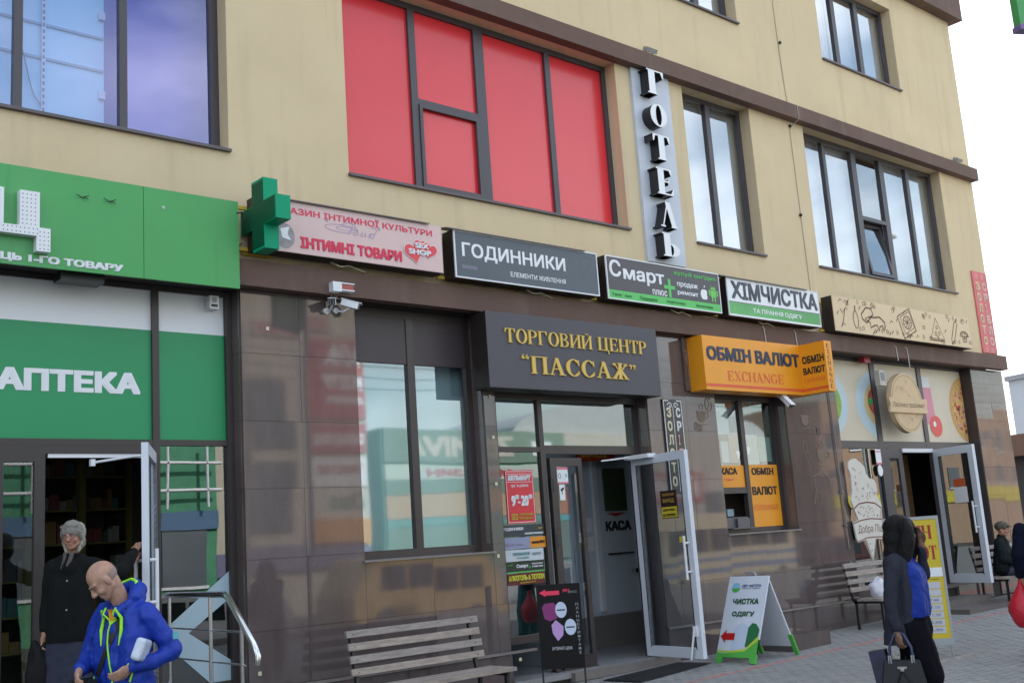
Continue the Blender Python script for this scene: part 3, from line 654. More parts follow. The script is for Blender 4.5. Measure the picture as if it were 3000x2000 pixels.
m = MB(); m.box(9.12, 9.225, d-.01, d+.05, .13, 2.61); m.box(9.59, 9.655, d-.01, d+.05, .13, 2.61); m.box(9.225, 9.59, d-.01, d+.05, 2.51, 2.61); m.box(9.225, 9.59, d-.01, d+.05, .13, .27)
dl2 = m.build('fixed_door_leaf', FRAME, B); m = MB(); m.box(9.22, 9.595, d+.012, d+.024, .265, 2.515); m.build('pane', GL_DOOR, dl2)
for z in (2.28, 1.62):
    m = MB(); m.box(9.085, 9.135, d-.04, d-.005, z-.08, z+.08); m.build('hinge', BLACK, dl2)
lf2, M2, L2 = leaf(10.56, .16, 10.42, -.86, .14, 2.605, ALU, GL_DOOR, th=.06, fr=.105, hz=1.32)
m = MB(M2); m.tube([(L2-.08, -.06, .50), (L2-.15, -.09, .13)], .014, 6); m.box(L2-.11, L2-.05, -.06, -.03, .40, .52); m.build('door_stop', WHITE, lf2)
m = MB(); m.tube([(10.0, .17, 2.57), (10.38, .02, 2.60)], .012, 6); m.box(10.35, 10.5, -.3, .1, 2.57, 2.62); m.build('closer_arm', WHITE, lf2)
# exit plate on the leaf
m = MB(M2); m.box(.50, .80, -.012, -.008, 1.80, 2.14); pl = m.build('exit_plate', mat('plate_dark', (.03, .012, .01), .5), lf2)
M2f = M2 @ Matrix.Rotation(pi, 4, 'Z')
def leaftext(txt, xa, z0, w, h, mt, yy=.0135, parent=pl, **k):
    return letters(txt, xa, z0, w, h, -yy, mt, parent, M=M2, **k)
leaftext('ТЦ ПАССАЖ', .54, 2.07, .22, .035, GOLD, bold=.02)
leaftext('ВИХІД', .545, 1.985, .21, .055, GOLD, bold=.03)
m = MB(M2); m.box(.51, .79, -.015, -.0125, 1.81, 1.94); m.build('yellow_label', mat('label_yellow', (.62, .48, .03), .5), pl)
leaftext('ДЯКУЄМО', .54, 1.885, .22, .033, INK, yy=.0175, bold=.02); leaftext('ЗА ПОКУПКУ', .53, 1.825, .24, .033, INK, yy=.0175, bold=.02)
m = MB(M2); m.box(.78, .92, -.012, -.008, 1.50, 1.57); m.build('small_label', mat('label_yellow', (.62, .48, .03), .5), lf2)
# interior behind the entrance
IW = mat('interior_bluegrey', (.56, .63, .70), .6, var=.05)
m = MB(); m.box(9.65, 13.2, 1.75, 1.80, .55, 3.1); m.box(8.2, 13.2, 2.2, 2.25, .1, 4.2); m.box(9.4, 9.45, .6, 2.2, .1, 3.1); m.build('lobby_wall', IW, B)
m = MB(); m.box(8.2, 12.2, 2.0, 2.02, .1, .62); m.box(9.66, 13.2, 1.62, 1.75, .1, .55); m.build('lobby_plinth', mat('lobby_granite', (.20, .185, .175), .4), B)
m = MB(); m.box(8.2, 13.2, .0, 3.4, .06, .122); m.build('lobby_floor', mat('lobby_floor_tile', (.30, .30, .31), .3, var=.1), B)
m = MB(); m.box(11.36, 11.44, 1.70, 1.748, .6, 2.75); m.box(12.2, 12.26, 1.70, 1.748, .6, 2.75); m.build('lobby_door_frame', WHITE, B)
m = MB(); m.box(11.60, 12.05, 1.72, 1.745, 2.0, 2.62); m.build('inner_pane', mat('olive_pane', (.07, .09, .05), .2), B)
k1 = letters('КАСА', 11.59, 1.71, .53, .15, 1.742, INK, B, name='cash_desk_lettering', bold=.03)
m = MB(); m.poly([(11.6, 1.97), (12.05, 1.97), (11.82, 1.92)], 1.742); m.build('red_pointer', mat('red_plain', (.5, .03, .03), .5), B)
m = MB(); m.box(11.60, 12.1, 1.70, 1.748, 1.38, 1.40); m.build('counter_slot', DARK, B)
m = MB(); m.box(11.18, 11.32, 1.735, 1.749, 1.45, 1.65); m.box(11.16, 11.30, 1.735, 1.748, 1.72, 1.92); m.build('wall_notice', WHITEP, B)
m = MB(); m.box(12.06, 12.14, 1.66, 1.749, 1.10, 1.16); m.build('door_lever', STEEL, B)
m = MB(); m.box(10.85, 11.6, 1.45, 1.5, 2.70, 2.86); rb = m.build('red_banner', mat('banner_red', (.45, .04, .02), .5), B)
letters('ВХІД', 10.92, 2.74, .5, .08, 1.447, YEL, rb, bold=.03)
# threshold strip and rubber mat
m = MB(); m.box(9.05, 10.9, -.06, .30, .02, .118); m.build('threshold', LEDGE, B)
m = MB(); m.box(8.98, 9.66, -.05, RD+.08, .04, .50) if False else m.box(8.985, 9.66, d-.03, d+.1, .12, .135); m.build('kick_strip', FRAME, B)
mt_ = thing('door_mat', (10.1, -.42, .02), 'black ribbed rubber mat on the paving before the open entrance door', 'mat')
M3 = Matrix.Translation((9.35, -.80, gz(9.4, -.6)+.006)) @ Matrix.Rotation(radians(9), 4, 'Z')
m = MB(M3); m.box(0, 1.62, 0, .52, 0, .010); m.build('mat_base', BLACK, mt_)
m = MB(M3)
for k in range(46): m.box(.02+k*.0345, .036+k*.0345, .02, .50, .010, .020)
m.build('mat_ribs', mat('rubber', (.03, .031, .034), .6), mt_, kind='stuff')

# notices on the side window
def notice(x0, x1, z0, z1, col, y=d-.0+.024, name='notice', lab=None, **k):
    m = MB(); m.box(x0, x1, y, y+.003, z0, z1); return m.build(name, col, EN, label=lab)
RP = mat('poster_red', (.66, .030, .045), .45); 
n1 = notice(8.42, 8.86, 1.85, 2.47, RP, lab='red opening hours poster')
m = MB(); 
for a, b_, c0, c1 in ((8.43, 8.85, 2.452, 2.458), (8.43, 8.85, 1.862, 1.868), (8.43, 8.436, 1.868, 2.452), (8.844, 8.85, 1.868, 2.452), (8.445, 8.835, 2.425, 2.43), (8.445, 8.835, 2.33, 2.335)): m.slab(a, b_, d+.0215, c0, c1)
m.build('white_border', WHITEP, n1)
yt = d+.0205
letters('ШЕЛЬМАРТ', 8.455, 2.35, .36, .062, yt, WHITEP, n1, bold=.04, italic=.15); letters('графік роботи', 8.50, 2.265, .27, .045, yt, WHITEP, n1, bold=.01)
letters('9', 8.49, 2.05, .062, .125, yt, WHITEP, n1, bold=.03); letters('00', 8.555, 2.13, .055, .055, yt, WHITEP, n1, bold=.03); letters('-', 8.588, 2.085, .04, .02, yt, WHITEP, n1, bold=.03)
letters('20', 8.64, 2.05, .115, .125, yt, WHITEP, n1, bold=.03); letters('00', 8.762, 2.13, .055, .055, yt, WHITEP, n1, bold=.03)
letters('БЕЗ', 8.475, 1.89, .10, .075, yt, YEL, n1, bold=.03); letters('ПЕРЕРВИ', 8.60, 1.935, .21, .03, yt, YEL, n1, bold=.02); letters('ВИХІДНИХ', 8.60, 1.89, .21, .03, yt, YEL, n1, bold=.02)
def strip(z0, z1, x0, x1, col, texts, name='notice'):
    n = notice(x0, x1, z0, z1, col, name=name)
    for t, a, b_, c0, w_, c_ in texts: letters(t, a, b_, c0, w_, yt, c_, n, bold=.02)
    return n
strip(1.70, 1.835, 8.335, 8.98, mat('strip_dark', (.025, .04, .05), .4), [('ГОДИННИКИ', 8.34, 1.765, .30, .042, WHITEP), ('елементи живлення', 8.66, 1.72, .29, .022, WHITEP), ('МАГ', 8.88, 1.775, .07, .022, YEL)])
n3 = strip(1.56, 1.69, 8.335, 8.99, mat('strip_lilac', (.26, .29, .44), .4), [('Світ чистоти', 8.36, 1.60, .28, .035, mat('strip_pink', (.5, .42, .6), .5))])
m = MB(); m.slab(8.74, 8.99, yt+.001, 1.562, 1.688); m.build('orange_patch', mat('patch_orange', (.75, .28, .02), .5), n3); letters('масаж №17', 8.765, 1.61, .20, .035, yt-.002, INK, n3, bold=.03)
strip(1.42, 1.55, 8.345, 8.94, mat('strip_white', (.55, .60, .64), .4), [('ПЕРУКАРНЯ', 8.46, 1.485, .26, .035, mat('strip_teal', (.20, .42, .45), .5)), ('краса', 8.76, 1.475, .13, .035, mat('strip_greytxt', (.35, .4, .45), .5)), ('студія', 8.52, 1.445, .18, .025, mat('strip_teal', (.20, .42, .45), .5))])
n5 = strip(1.30, 1.41, 8.35, 8.94, mat('strip_black', (.014, .03, .02), .4), [('Смарт', 8.50, 1.335, .18, .05, WHITEP), ('продаж ремонт', 8.74, 1.37, .17, .018, WHITEP), ('0 800 300', 8.74, 1.34, .17, .018, WHITEP), ('купуй', 8.36, 1.37, .08, .018, LIME), ('+', 8.685, 1.33, .03, .03, LIME)])
m = MB(); m.slab(8.35, 8.94, yt+.001, 1.288, 1.302); m.build('green_line', LIME, n5)
strip(1.15, 1.285, 8.36, 8.93, mat('strip_wine', (.12, .012, .012), .4), [('АЛКОГОЛЬ & ТЮТЮН', 8.37, 1.20, .55, .062, mat('text_yellow', (.75, .72, .08), .5)), ('щоденно 8-19', 8.54, 1.165, .24, .02, YEL)])
# stickers on the fixed leaf
m = MB(); m.box(9.24, 9.42, d+.006, d+.009, 2.30, 2.50); s1 = m.build('sticker', WHITEP, dl2)
m = MB(); m.slab(9.24, 9.42, d+.004, 2.47, 2.50); m.slab(9.24, 9.42, d+.004, 2.30, 2.32); m.build('pink_bands', mat('pink_band', (.75, .2, .28), .5), s1)
m = MB(); m.ribbon(circ(9.28, 2.395, .02, .03, 12), .006, d+.004, True); m.build('shield_mark', BLACK, s1); letters('S', 9.37, 2.38, .03, .04, d+.003, mat('tealmark', (.1, .45, .5), .5), s1)
m = MB(); m.box(9.26, 9.35, d+.006, d+.009, 2.10, 2.29); s2 = m.build('sticker', WHITEP, dl2)
m = MB(); m.poly([(9.275, 2.23), (9.33, 2.26), (9.34, 2.235), (9.285, 2.205)], d+.004); m.slab(9.30, 9.31, d+.004, 2.17, 2.22); m.build('camera_mark', BLACK, s2)
m = MB(); m.box(9.27, 9.43, d+.03, d+.032, 1.93, 2.28); m.build('red_sheet', mat('sheet_red', (.35, .06, .05), .5), dl2)
m = MB(); m.box(9.27, 9.43, d+.03, d+.032, 1.86, 1.93); m.build('teal_sheet', mat('sheet_teal', (.1, .35, .38), .5), dl2)
# goods standing behind the side window
gd = part('window_goods', B)
for x0, x1, y0, z0, z1, col in ((8.36, 8.48, .5, .95, 1.16, (.05, .40, .32)), (8.36, 8.50, .5, .70, .86, (.05, .36, .30)), (8.36, 8.56, .55, .58, .78, (.34, .34, .28)), (8.60, 8.95, .8, .9, 1.25, (.10, .14, .16))):
    m = MB(); m.box(x0, x1, y0, y0+.15, z0, z1); m.build('carton', mat('carton_%d' % int(x1*100+z1*10), col, .6), gd)
m = MB(); m.box(8.34, 9.0, .45, .9, .5, .56); m.box(8.34, 9.0, .95, 1.0, .5, 2.7); m.build('display_back', mat('display_dark', (.04, .055, .05), .6), gd)

# ---------------------------------------------------------------- exchange window
d = RD
xw = part('exchange_window', B)
m = MB(); m.box(12.182, 12.395, d, d+.07, 1.56, 4.25); m.box(13.725, 13.81, d, d+.07, 1.56, 4.25); m.box(12.93, 13.02, d-.004, d+.07, 1.62, 4.25); m.box(12.395, 13.725, d, d+.07, 1.56, 1.62); m.box(12.395, 12.93, d, d+.07, 2.11, 2.195); m.box(12.395, 13.725, d+.001, d+.069, 3.43, 4.25)
m.build('frame', FRAME, xw)
for a, b_, z0, z1 in ((12.395, 12.93, 2.195, 3.43), (13.02, 13.725, 1.62, 3.43)):
    m = MB(); m.box(a, b_, d+.03, d+.042, z0, z1); m.build('pane', GL_W1, xw)
m = MB(); m.box(12.395, 12.93, d+.018, d+.029, 2.196, 2.506); o1 = m.build('cash_panel', ORANGE, xw)
letters('КАСА', 12.30+.10, 2.375, .36, .10, d+.016, INK, o1, bold=.02)
m = MB(); m.poly([(12.43, 2.315), (12.72, 2.315), (12.575, 2.285)], d+.016); m.build('pointer', ORDK, o1)
m = MB(); m.box(13.022, 13.723, d+.018, d+.029, 1.625, 2.511); o2 = m.build('exchange_panel', ORANGE, xw)
letters('ОБМІН', 13.10, 2.365, .52, .105, d+.016, INK, o2, bold=.02); letters('ВАЛЮТ', 13.07, 2.075, .59, .125, d+.016, INK, o2, bold=.02)
letters('EXCHANGE', 13.08, 1.86, .585, .075, d+.016, ORDK, o2, face='serif')
m = MB(); m.box(12.40, 12.93, d+.02, d+.06, 1.62, 1.78); m.box(12.40, 12.93, d-.10, d+.02, 1.615, 1.63); m.box(12.62, 12.9, d-.02, d+.02, 1.63, 1.76); m.build('cash_tray', mat('tray_grey', (.10, .10, .11), .4), xw)
m = MB(); m.box(12.40, 12.72, d+.30, d+.32, 1.83, 2.08); m.build('paper', mat('paper_cream', (.5, .5, .40), .7), xw)
m = MB(); m.box(12.72, 12.86, d+.22, d+.24, 1.80, 1.90); m.build('paper', mat('paper_blue', (.45, .6, .66), .7), xw)
m = MB(); m.box(12.1, 13.9, d+.5, d+.52, 1.5, 3.5); m.build('booth_wall', mat('booth_brown', (.16, .12, .10), .8), xw)
for x0, x1, z0, z1, c_ in ((12.41, 12.72, 2.95, 3.35, (.62, .62, .58)), (12.50, 12.66, 2.55, 2.85, (.6, .6, .66)), (12.68, 12.90, 2.55, 2.98, (.50, .30, .22)), (13.05, 13.35, 2.52, 2.95, (.62, .60, .58)), (13.36, 13.66, 2.56, 2.92, (.25, .42, .38))):
    m = MB(); m.box(x0, x1, d+.045, d+.049, z0, z1); m.build('notice', mat('note%d' % int(x0*100), c_, .6), xw)
letters('9', 12.83, 2.60, .07, .12, d+.043, WHITEP, xw, bold=.04); letters('9', 13.07, 2.66, .07, .12, d+.043, WHITEP, xw, bold=.04)

# ---------------------------------------------------------------- pizzeria front
PZ = part('pizzeria_front', B)
m = MB()
m.box(15.202, 15.23, d, d+.07, .45, 4.25); m.box(16.60, 16.74, d-.004, d+.07, .45, 4.25); m.box(18.13, 18.26, d-.004, d+.07, 2.76, 4.25); m.box(15.23, 19.735, d, d+.07, 4.20, 4.25); m.box(15.23, 19.735, d-.002, d+.072, 2.765, 2.885)
m.box(15.23, 16.60, d, d+.07, .45, .60); m.box(18.30, 18.40, d, d+.07, .45, 2.76); m.box(16.74, 16.86, d, d+.06, .45, 2.76); m.box(16.86, 17.28, d, d+.05, 2.60, 2.765); m.box(17.15, 17.28, d, d+.05, .45, 2.60)
m.build('frame', FRAMEV, PZ)
for a, b_ in ((15.23, 16.60), (16.74, 18.13), (18.26, 19.72)):
    m = MB(); m.box(a, b_, d+.02, d+.04, 2.885, 4.20); m.build('printed_panel', BEIGE2, PZ)
m = MB(); m.box(15.23, 16.60, d+.03, d+.04, .60, 2.765); m.build('pane', GL_SHOP, PZ)
m = MB(); m.box(16.86, 17.15, d+.02, d+.03, .60, 2.60); m.build('pane', GL_DOOR, PZ)
m = MB(); m.box(18.40, 19.72, d+.02, d+.03, .45, 2.765); m.build('pane', GL_SHOP, PZ)
# printed food pictures (flat film on the panels)
yp = d+.018
PL = mat('plate_blue', (.48, .60, .66), .4); PEA = mat('pea_green', (.22, .40, .06), .5, var=.3, vscale=6); SAU = mat('sauce_red', (.45, .09, .06), .5, var=.5, vscale=12); PAS = mat('pasta', (.62, .48, .22), .5, var=.2, vscale=20)
def half(cx, cz, rx, rz, y, mt, name, x0=-99, x1=99):
    pts = [(min(max(a, x0), x1), b_) for a, b_ in circ(cx, cz, rx, rz, 40)]
    m = MB(); m.poly(pts, y); return m.build(name, mt, PZ)
half(15.18, 3.50, .66, .56, yp, PL, 'plate_print', 15.235); half(15.10, 3.50, .55, .42, yp-.002, PEA, 'soup_print', 15.235)
half(16.90, 3.50, .82, .60, yp, PL, 'plate_print', x1=16.598); half(16.95, 3.50, .62, .42, yp-.002, PAS, 'pasta_print', x1=16.598); half(16.9, 3.55, .46, .30, yp-.004, SAU, 'sauce_print', x1=16.598)
half(16.52, 3.55, .07, .06, yp-.006, mat('basil', (.05, .35, .08), .5), 'basil_print', x1=16.598)
m = MB(); m.poly([(18.27, 4.05), (18.56, 4.05), (18.62, 3.2), (18.27, 3.2)], yp); m.build('glass_print', mat('drink_pink', (.62, .22, .30), .4), PZ)
m = MB(); m.poly([(18.27, 4.05), (18.56, 4.05), (18.56, 3.86), (18.27, 3.86)], yp-.002); m.build('glass_rim_print', mat('rim_pale', (.62, .62, .62), .4), PZ)
half(18.60, 3.17, .21, .19, yp-.004, mat('cherry_red', (.65, .05, .05), .3), 'tomato_print'); half(18.55, 3.21, .05, .05, yp-.006, WHITEP, 'tomato_shine')
half(19.78, 3.50, .60, .60, yp, mat('crust', (.55, .33, .11), .5), 'pizza_print', x1=19.72); half(19.80, 3.50, .54, .54, yp-.002, mat('cheese', (.60, .36, .13), .5, var=.5, vscale=14), 'cheese_print', x1=19.72)
rnd = random.Random(11)
mm_ = [MB(), MB(), MB()]
for k in range(70):
    a = rnd.uniform(pi*.5, pi*1.5); r = rnd.uniform(.0, .5); x, z = 19.8+r*cos(a), 3.5+r*sin(a)
    if x < 19.69: mm_[k % 3].poly(circ(x, z, .02+rnd.random()*.03, .02+rnd.random()*.03, 7), yp-.004-.0006*(k % 5))
for mb_, c_ in zip(mm_, ((.45, .05, .04), (.035, .02, .02), (.60, .30, .25))): mb_.build('topping_print', mat('top%d' % int(c_[0]*100), c_, .5), PZ, kind='stuff')
# interior and steps
m = MB(); m.box(15.0, 20.9, 2.4, 2.45, .4, 4.2); m.box(15.1, 15.15, .3, 2.4, .4, 4.2); m.build('pizzeria_interior', mat('pz_dark', (.035, .03, .026), .8), B)
m = MB(); m.box(17.35, 18.9, 1.0, 1.05, .45, 2.75); m.build('brown_curtain', mat('curtain_brown', (.16, .075, .025), .8, var=.3, vscale=8, stretch=(6, 1, .4)), B)
m = MB(); m.box(15.2, 19.7, .0, 2.4, .40, .449); m.build('pizzeria_floor', LAND, B)
m = MB(); m.box(17.28, 18.30, d-.02, d+.08, 2.70, 2.765); m.build('door_lintel', WHITE, B)
lf3, M4, L3 = leaf(18.32, .17, 18.02, -.70, .47, 2.75, ALU, GL_DOOR, th=.06, fr=.13, hz=1.55)
m = MB(M4); m.box(.36, .66, -.012, -.008, 1.80, 2.06); m.build('white_sheet', WHITEP, lf3)
m = MB(M4); m.box(.38, .64, -.012, -.008, 2.07, 2.20); m.build('red_sheet', mat('sheet_orange', (.6, .12, .04), .5), lf3)
stp = thing('entrance_steps', (17.6, -.5, .1), 'low stone step in front of the open pizzeria door', 'steps')
m = MB(); m.box(16.65, 18.2, -.55, -.016, -.1, .27); m.build('step', LAND, stp); m = MB(); m.box(16.65, 18.2, -.95, -.551, -.1, .155); m.build('step', LAND, stp)
sb = MB(); sb.box(12.10, 12.95, -.90, -.017, -.2, .235); sb.build('stone_step', TILE, label='brown granite step block under the currency exchange window', cat='step')

# ================================================================ SIGNS ON THE FACADE
def sign(name, x0, x1, z0, z1, face, label, cat='sign', yf=-.30, yb=-.10, side=BLACKBOX, rim=None, rw=.018, strip=None, bracket=True, group=None):
    t = thing(name, ((x0+x1)/2, yb, z0), label, cat, group)
    m = MB(); m.box(x0, x1, yf+.012, yb, z0, z1); m.build('box', side, t)
    m = MB(); m.box(x0+rw, x1-rw, yf, yf+.012, z0+rw, z1-rw); fc = m.build('face_panel', face, t)
    if rim:
        m = MB(); m.box(x0, x1, yf-.006, yf+.012, z0, z0+rw); m.box(x0, x1, yf-.006, yf+.012, z1-rw, z1); m.box(x0, x0+rw, yf-.006, yf+.012, z0+rw, z1-rw); m.box(x1-rw, x1, yf-.006, yf+.012, z0+rw, z1-rw); m.build('rim', rim, t)
    if strip:
        m = MB(); a, b_, h = strip; m.add([(a, yf-.03, z1+.004), (b_, yf-.03, z1+.004), (b_, yb+.02, z1+h+.03), (a, yb+.02, z1+h+.03), (a, yf-.03, z1-.008), (b_, yf-.03, z1-.008), (b_, yb+.02, z1+h+.018), (a, yb+.02, z1+h+.018)],
             [(0, 1, 2, 3), (7, 6, 5, 4), (0, 4, 5, 1), (1, 5, 6, 2), (0, 3, 7, 4)]); m.build('top_flashing', SILL, t)
    if bracket:
        for z in (z0+.02, z1-.10):
            m = MB(); m.box(x0-.10, x1+.10, yb, yb+.035, z, z+.035); m.build('bracket', YEL, t)
        m = MB()
        for x in (x0+.3, (x0+x1)/2, x1-.3):
            m.box(x-.015, x+.015, yb+.035, .0, z0+.02, z0+.05)
        m.build('standoffs', YEL, t)
    return t, fc
# pharmacy fascia
t = thing('pharmacy_sign', (3, -.25, 4.2), 'long green pharmacy fascia with big dotted white letter and white lettering', 'sign')
m = MB(); m.box(-3, 3.912, -.25, -.22, 4.185, 5.05); m.build('green_panel', GREEN, t); m = MB(); m.box(3.917, 4.857, -.25, -.22, 4.185, 5.05); m.build('green_panel', GREEN, t)
m = MB(); m.box(-3, 4.84, -.219, .0, 4.25, 4.98); m.build('carrier_frame', BLACK, t)
letters('ЦІНА НА МІСЯЦЬ 1-ГО ТОВАРУ', 3.722-1.96, 4.207, 1.96, .078, -.2515, WHITEP, t, bold=.035)
m = MB(); P_ = lambda a, b_, c_, d_: m.prism([(a, c_), (b_, c_), (b_, d_), (a, d_)], -.33, -.25)
P_(2.40, 2.693, 4.50, 4.81) if False else P_(2.52, 2.690, 4.505, 4.815); P_(2.6901, 2.818, 4.43, 4.505); P_(2.52, 2.690, 4.43, 4.5045); P_(2.8181, 2.978, 4.43, 4.815); P_(2.9782, 3.068, 4.30, 4.505); P_(2.955, 2.9781, 4.30, 4.4295)
U = m.build('big_letter', WHITE, t)
m = MB()
def dots(a, b_, c_, d_):
    x = a+.022
    while x < b_-.01:
        z = c_+.02
        while z < d_-.01: m.poly(circ(x, z, .0055, .006, 6), -.3315); z += .037
        x += .034
dots(2.53, 2.690, 4.505, 4.81); dots(2.53, 2.978, 4.43, 4.505); dots(2.8181, 2.978, 4.505, 4.815); dots(2.96, 3.068, 4.30, 4.505)
m.build('lamp_dots', mat('led_dark', (.10, .10, .13), .4), U, kind='stuff')
for cx in (3.36, 3.60):
    m = MB()
    for k, (dx, dz) in enumerate(((-.06, .012), (.05, .016), (.045, -.02))): m.tube([(cx, -.25, 4.835+.02), (cx+dx*.5, -.275, 4.835+.02+dz*.3), (cx+dx, -.28, 4.835+.02+dz)], .004, 5)
    m.build('loose_wire', BLACK, t)
m = MB()
for k in range(5): m.tube([(4.10, -.255, 4.875), (4.10+.019*cos(k*2*pi/5+.3), -.257, 4.875+.019*sin(k*2*pi/5+.3))], .0035, 4)
m.build('star_mark', WHITE, t)
bx = MB(); bx.box(3.22, 3.60, -.14, .05, 4.13, 4.215); bx.box(3.30, 3.34, .05, .12, 4.15, 4.19); bx.build('air_curtain_box', BLACK, label='flat black device box under the green pharmacy fascia, above the white panel', cat='device')
kb = thing('alarm_keypad', (4.76, .12, 4.06), 'small white alarm box with a black slot at the top corner of the pharmacy front', 'alarm')
m = MB(); m.box(4.72, 4.815, .11, .20, 4.055, 4.185); m.build('case', WHITE, kb); m = MB(); m.box(4.735, 4.80, .106, .1095, 4.075, 4.10); m.build('slot', BLACK, kb)
m = MB(); 
for k in range(5): m.box(4.745, 4.79, .107, .1095, 4.12+k*.011, 4.126+k*.011)
m.build('speaker_grille', mat('grille_grey', (.2, .2, .2), .5), kb)
# green cross
t = thing('pharmacy_cross', (5.05, -.3, 4.55), 'glossy green box cross projecting from the wall above the pharmacy front', 'sign')
m = MB(); zc, yc, a = 4.90, -.385, .1175
pts = [(-a, -3*a), (a, -3*a), (a, -a), (3*a, -a), (3*a, a), (a, a), (a, 3*a), (-a, 3*a), (-a, a), (-3*a, a), (-3*a, -a), (-a, -a)]
m.prismyz([(yc+p, zc+q) for p, q in pts], 4.995, 5.15); m.build('cross_body', CROSS, t)
m = MB(); m.prismyz([(yc+p*.93, zc+q*.93) for p, q in pts], 4.992, 4.9945); m.build('cross_face_shaded', mat('cross_face_shaded', (.001, .085, .040), .5, spec=.2), t)  # left face gets a darker green copy; its shade is put into the colour
for z in (4.62, 4.96):
    m = MB(); m.box(5.02, 5.06, -.04, .0, z, z+.03) if z > 4.9 else m.box(5.0, 5.3, -.05, -.02, z-.03, z); m.build('bracket', YEL, t)
m = MB(); m.tube([(4.84, -.26, 4.93), (4.92, -.2, 4.97), (4.97, -.1, 4.94)], .007, 5); m.tube([(4.83, -.25, 4.66), (4.9, -.15, 4.63), (4.99, -.05, 4.70)], .007, 5); m.build('cable', BLACK, t)

# intimate shop sign
t, f = sign('shop_sign', 5.03, 7.295, 4.595, 5.135, PINK, 'pale pink sign box with red lettering and three red hearts, right of the green cross', rim=None, strip=(5.25, 7.115, .05), rw=.004)
y = -.302
letters('МАГАЗИН ІНТИМНОЇ КУЛЬТУРИ', 5.13, 5.005-.008, 2.03, .085, y, PINKR, f, bold=.012)
m = MB()     # script-like word inside quotes, drawn as strokes
X0, Z0 = 5.83, 4.87
def scr(pts, w=.008): m.ribbon([(X0+a, Z0+b_) for a, b_ in pts], w, y-.0002*random.randint(0, 6))
scr([(.02+.20*cos(t_)*1.0+.14, .055+.04*sin(t_)) for t_ in [i*.35 for i in range(20)]], .007); scr([(.12+.10*cos(t_)+.08, .06+.02*sin(t_)) for t_ in [i*.4 for i in range(17)]], .005)
scr([(.16, .10), (.24, .13), (.32, .12), (.34, .09), (.28, .075)], .009); scr([(.30, .12), (.27, .04), (.24, .0)], .011)
scr([(.29, .06), (.36, .055), (.36, .02), (.31, .0), (.30, .03)], .008)
for dx in (.385, .43, .485): scr([(dx, .0), (dx+.03, .055), (dx+.025, .0)], .009)
scr([(.56, .05), (.52, .045), (.51, .01), (.545, .0), (.57, .05), (.60, .09), (.57, .12), (.53, .11)], .009)
m.build('script_word', LILAC, f)
letters('“', 5.80, 4.975, .035, .03, y, LILAC, f); letters('”', 6.44, 4.965, .035, .03, y, LILAC, f)
letters('ІНТИМНІ ТОВАРИ', 5.50, 4.655, 1.235, .123, y, PINKR, f, bold=.035)
def heart(cx, cz, s, y, mt, rot=0.):
    m = MB(); pts = []
    for i in range(30):
        t_ = 2*pi*i/30; hx = 16*sin(t_)**3/17; hz = (13*cos(t_)-5*cos(2*t_)-2*cos(3*t_)-cos(4*t_))/17
        pts.append((cx+s*(hx*cos(rot)-hz*sin(rot)), cz+s*(hx*sin(rot)+hz*cos(rot))))
    m.poly(pts, y); return m
for cx, cz, s_, r_, k in ((6.99, 4.87, .085, .0, 0), (7.11, 4.83, .105, -.25, 1), (6.90, 4.79, .135, .22, 2)):
    heart(cx, cz, s_*1.06, y-.001-.003*k, None, r_).build('heart_print', WHITEP, f); heart(cx, cz, s_, y-.0022-.003*k, None, r_).build('heart_print', mat('heart_red', (.70, .05, .06), .4), f)
letters('SEX', 6.91, 4.835, .18, .062, y-.012, WHITEP, f, bold=.022); letters('SHOP', 6.82, 4.760, .30, .062, y-.012, WHITEP, f, bold=.022)
m = MB(); m.poly(circ(5.33, 4.76, .11, .13, 20), y); m.build('photo_shadow', mat('photo_grey', (.30, .27, .28), .5, var=.3, vscale=14), f); m = MB(); m.poly([(5.28, 4.83), (5.38, 4.86), (5.36, 4.78), (5.40, 4.72), (5.30, 4.74)], y-.001); m.build('photo_white', WHITEP, f)

# watches sign
t, f = sign('shop_sign', 7.46, 9.735, 4.573, 5.125, SLATE, 'dark slate-blue sign box with white lettering for watches and a faint watch face', rim=WHITE, rw=.016, strip=(7.36, 9.515, .03), yf=-.30)
letters('ГОДИННИКИ', 7.57, 4.795, 1.605, .20, y, WHITEP, f, bold=.012); letters('ЕЛЕМЕНТИ ЖИВЛЕННЯ', 8.275, 4.668, .885, .058, y, WHITEP, f, bold=.008)
m = MB(); m.slab(7.555, 7.78, y, 4.685, 4.728); m.build('grey_bar', mat('bar_grey', (.17, .16, .21), .5), f)
m = MB()
for k, r_ in enumerate((.11, .095, .05)): m.ribbon(circ(9.54, 4.895, r_*.8, r_*1.15, 22, 30*k, 30*k+250), .006, y)
for k in range(12): a = k*pi/6; m.ribbon([(9.54+.07*cos(a)*.8, 4.895+.07*sin(a)*1.15), (9.54+.09*cos(a)*.8, 4.895+.09*sin(a)*1.15)], .008, y)
m.build('watch_face_print', mat('print_grey', (.17, .19, .22), .5), f)

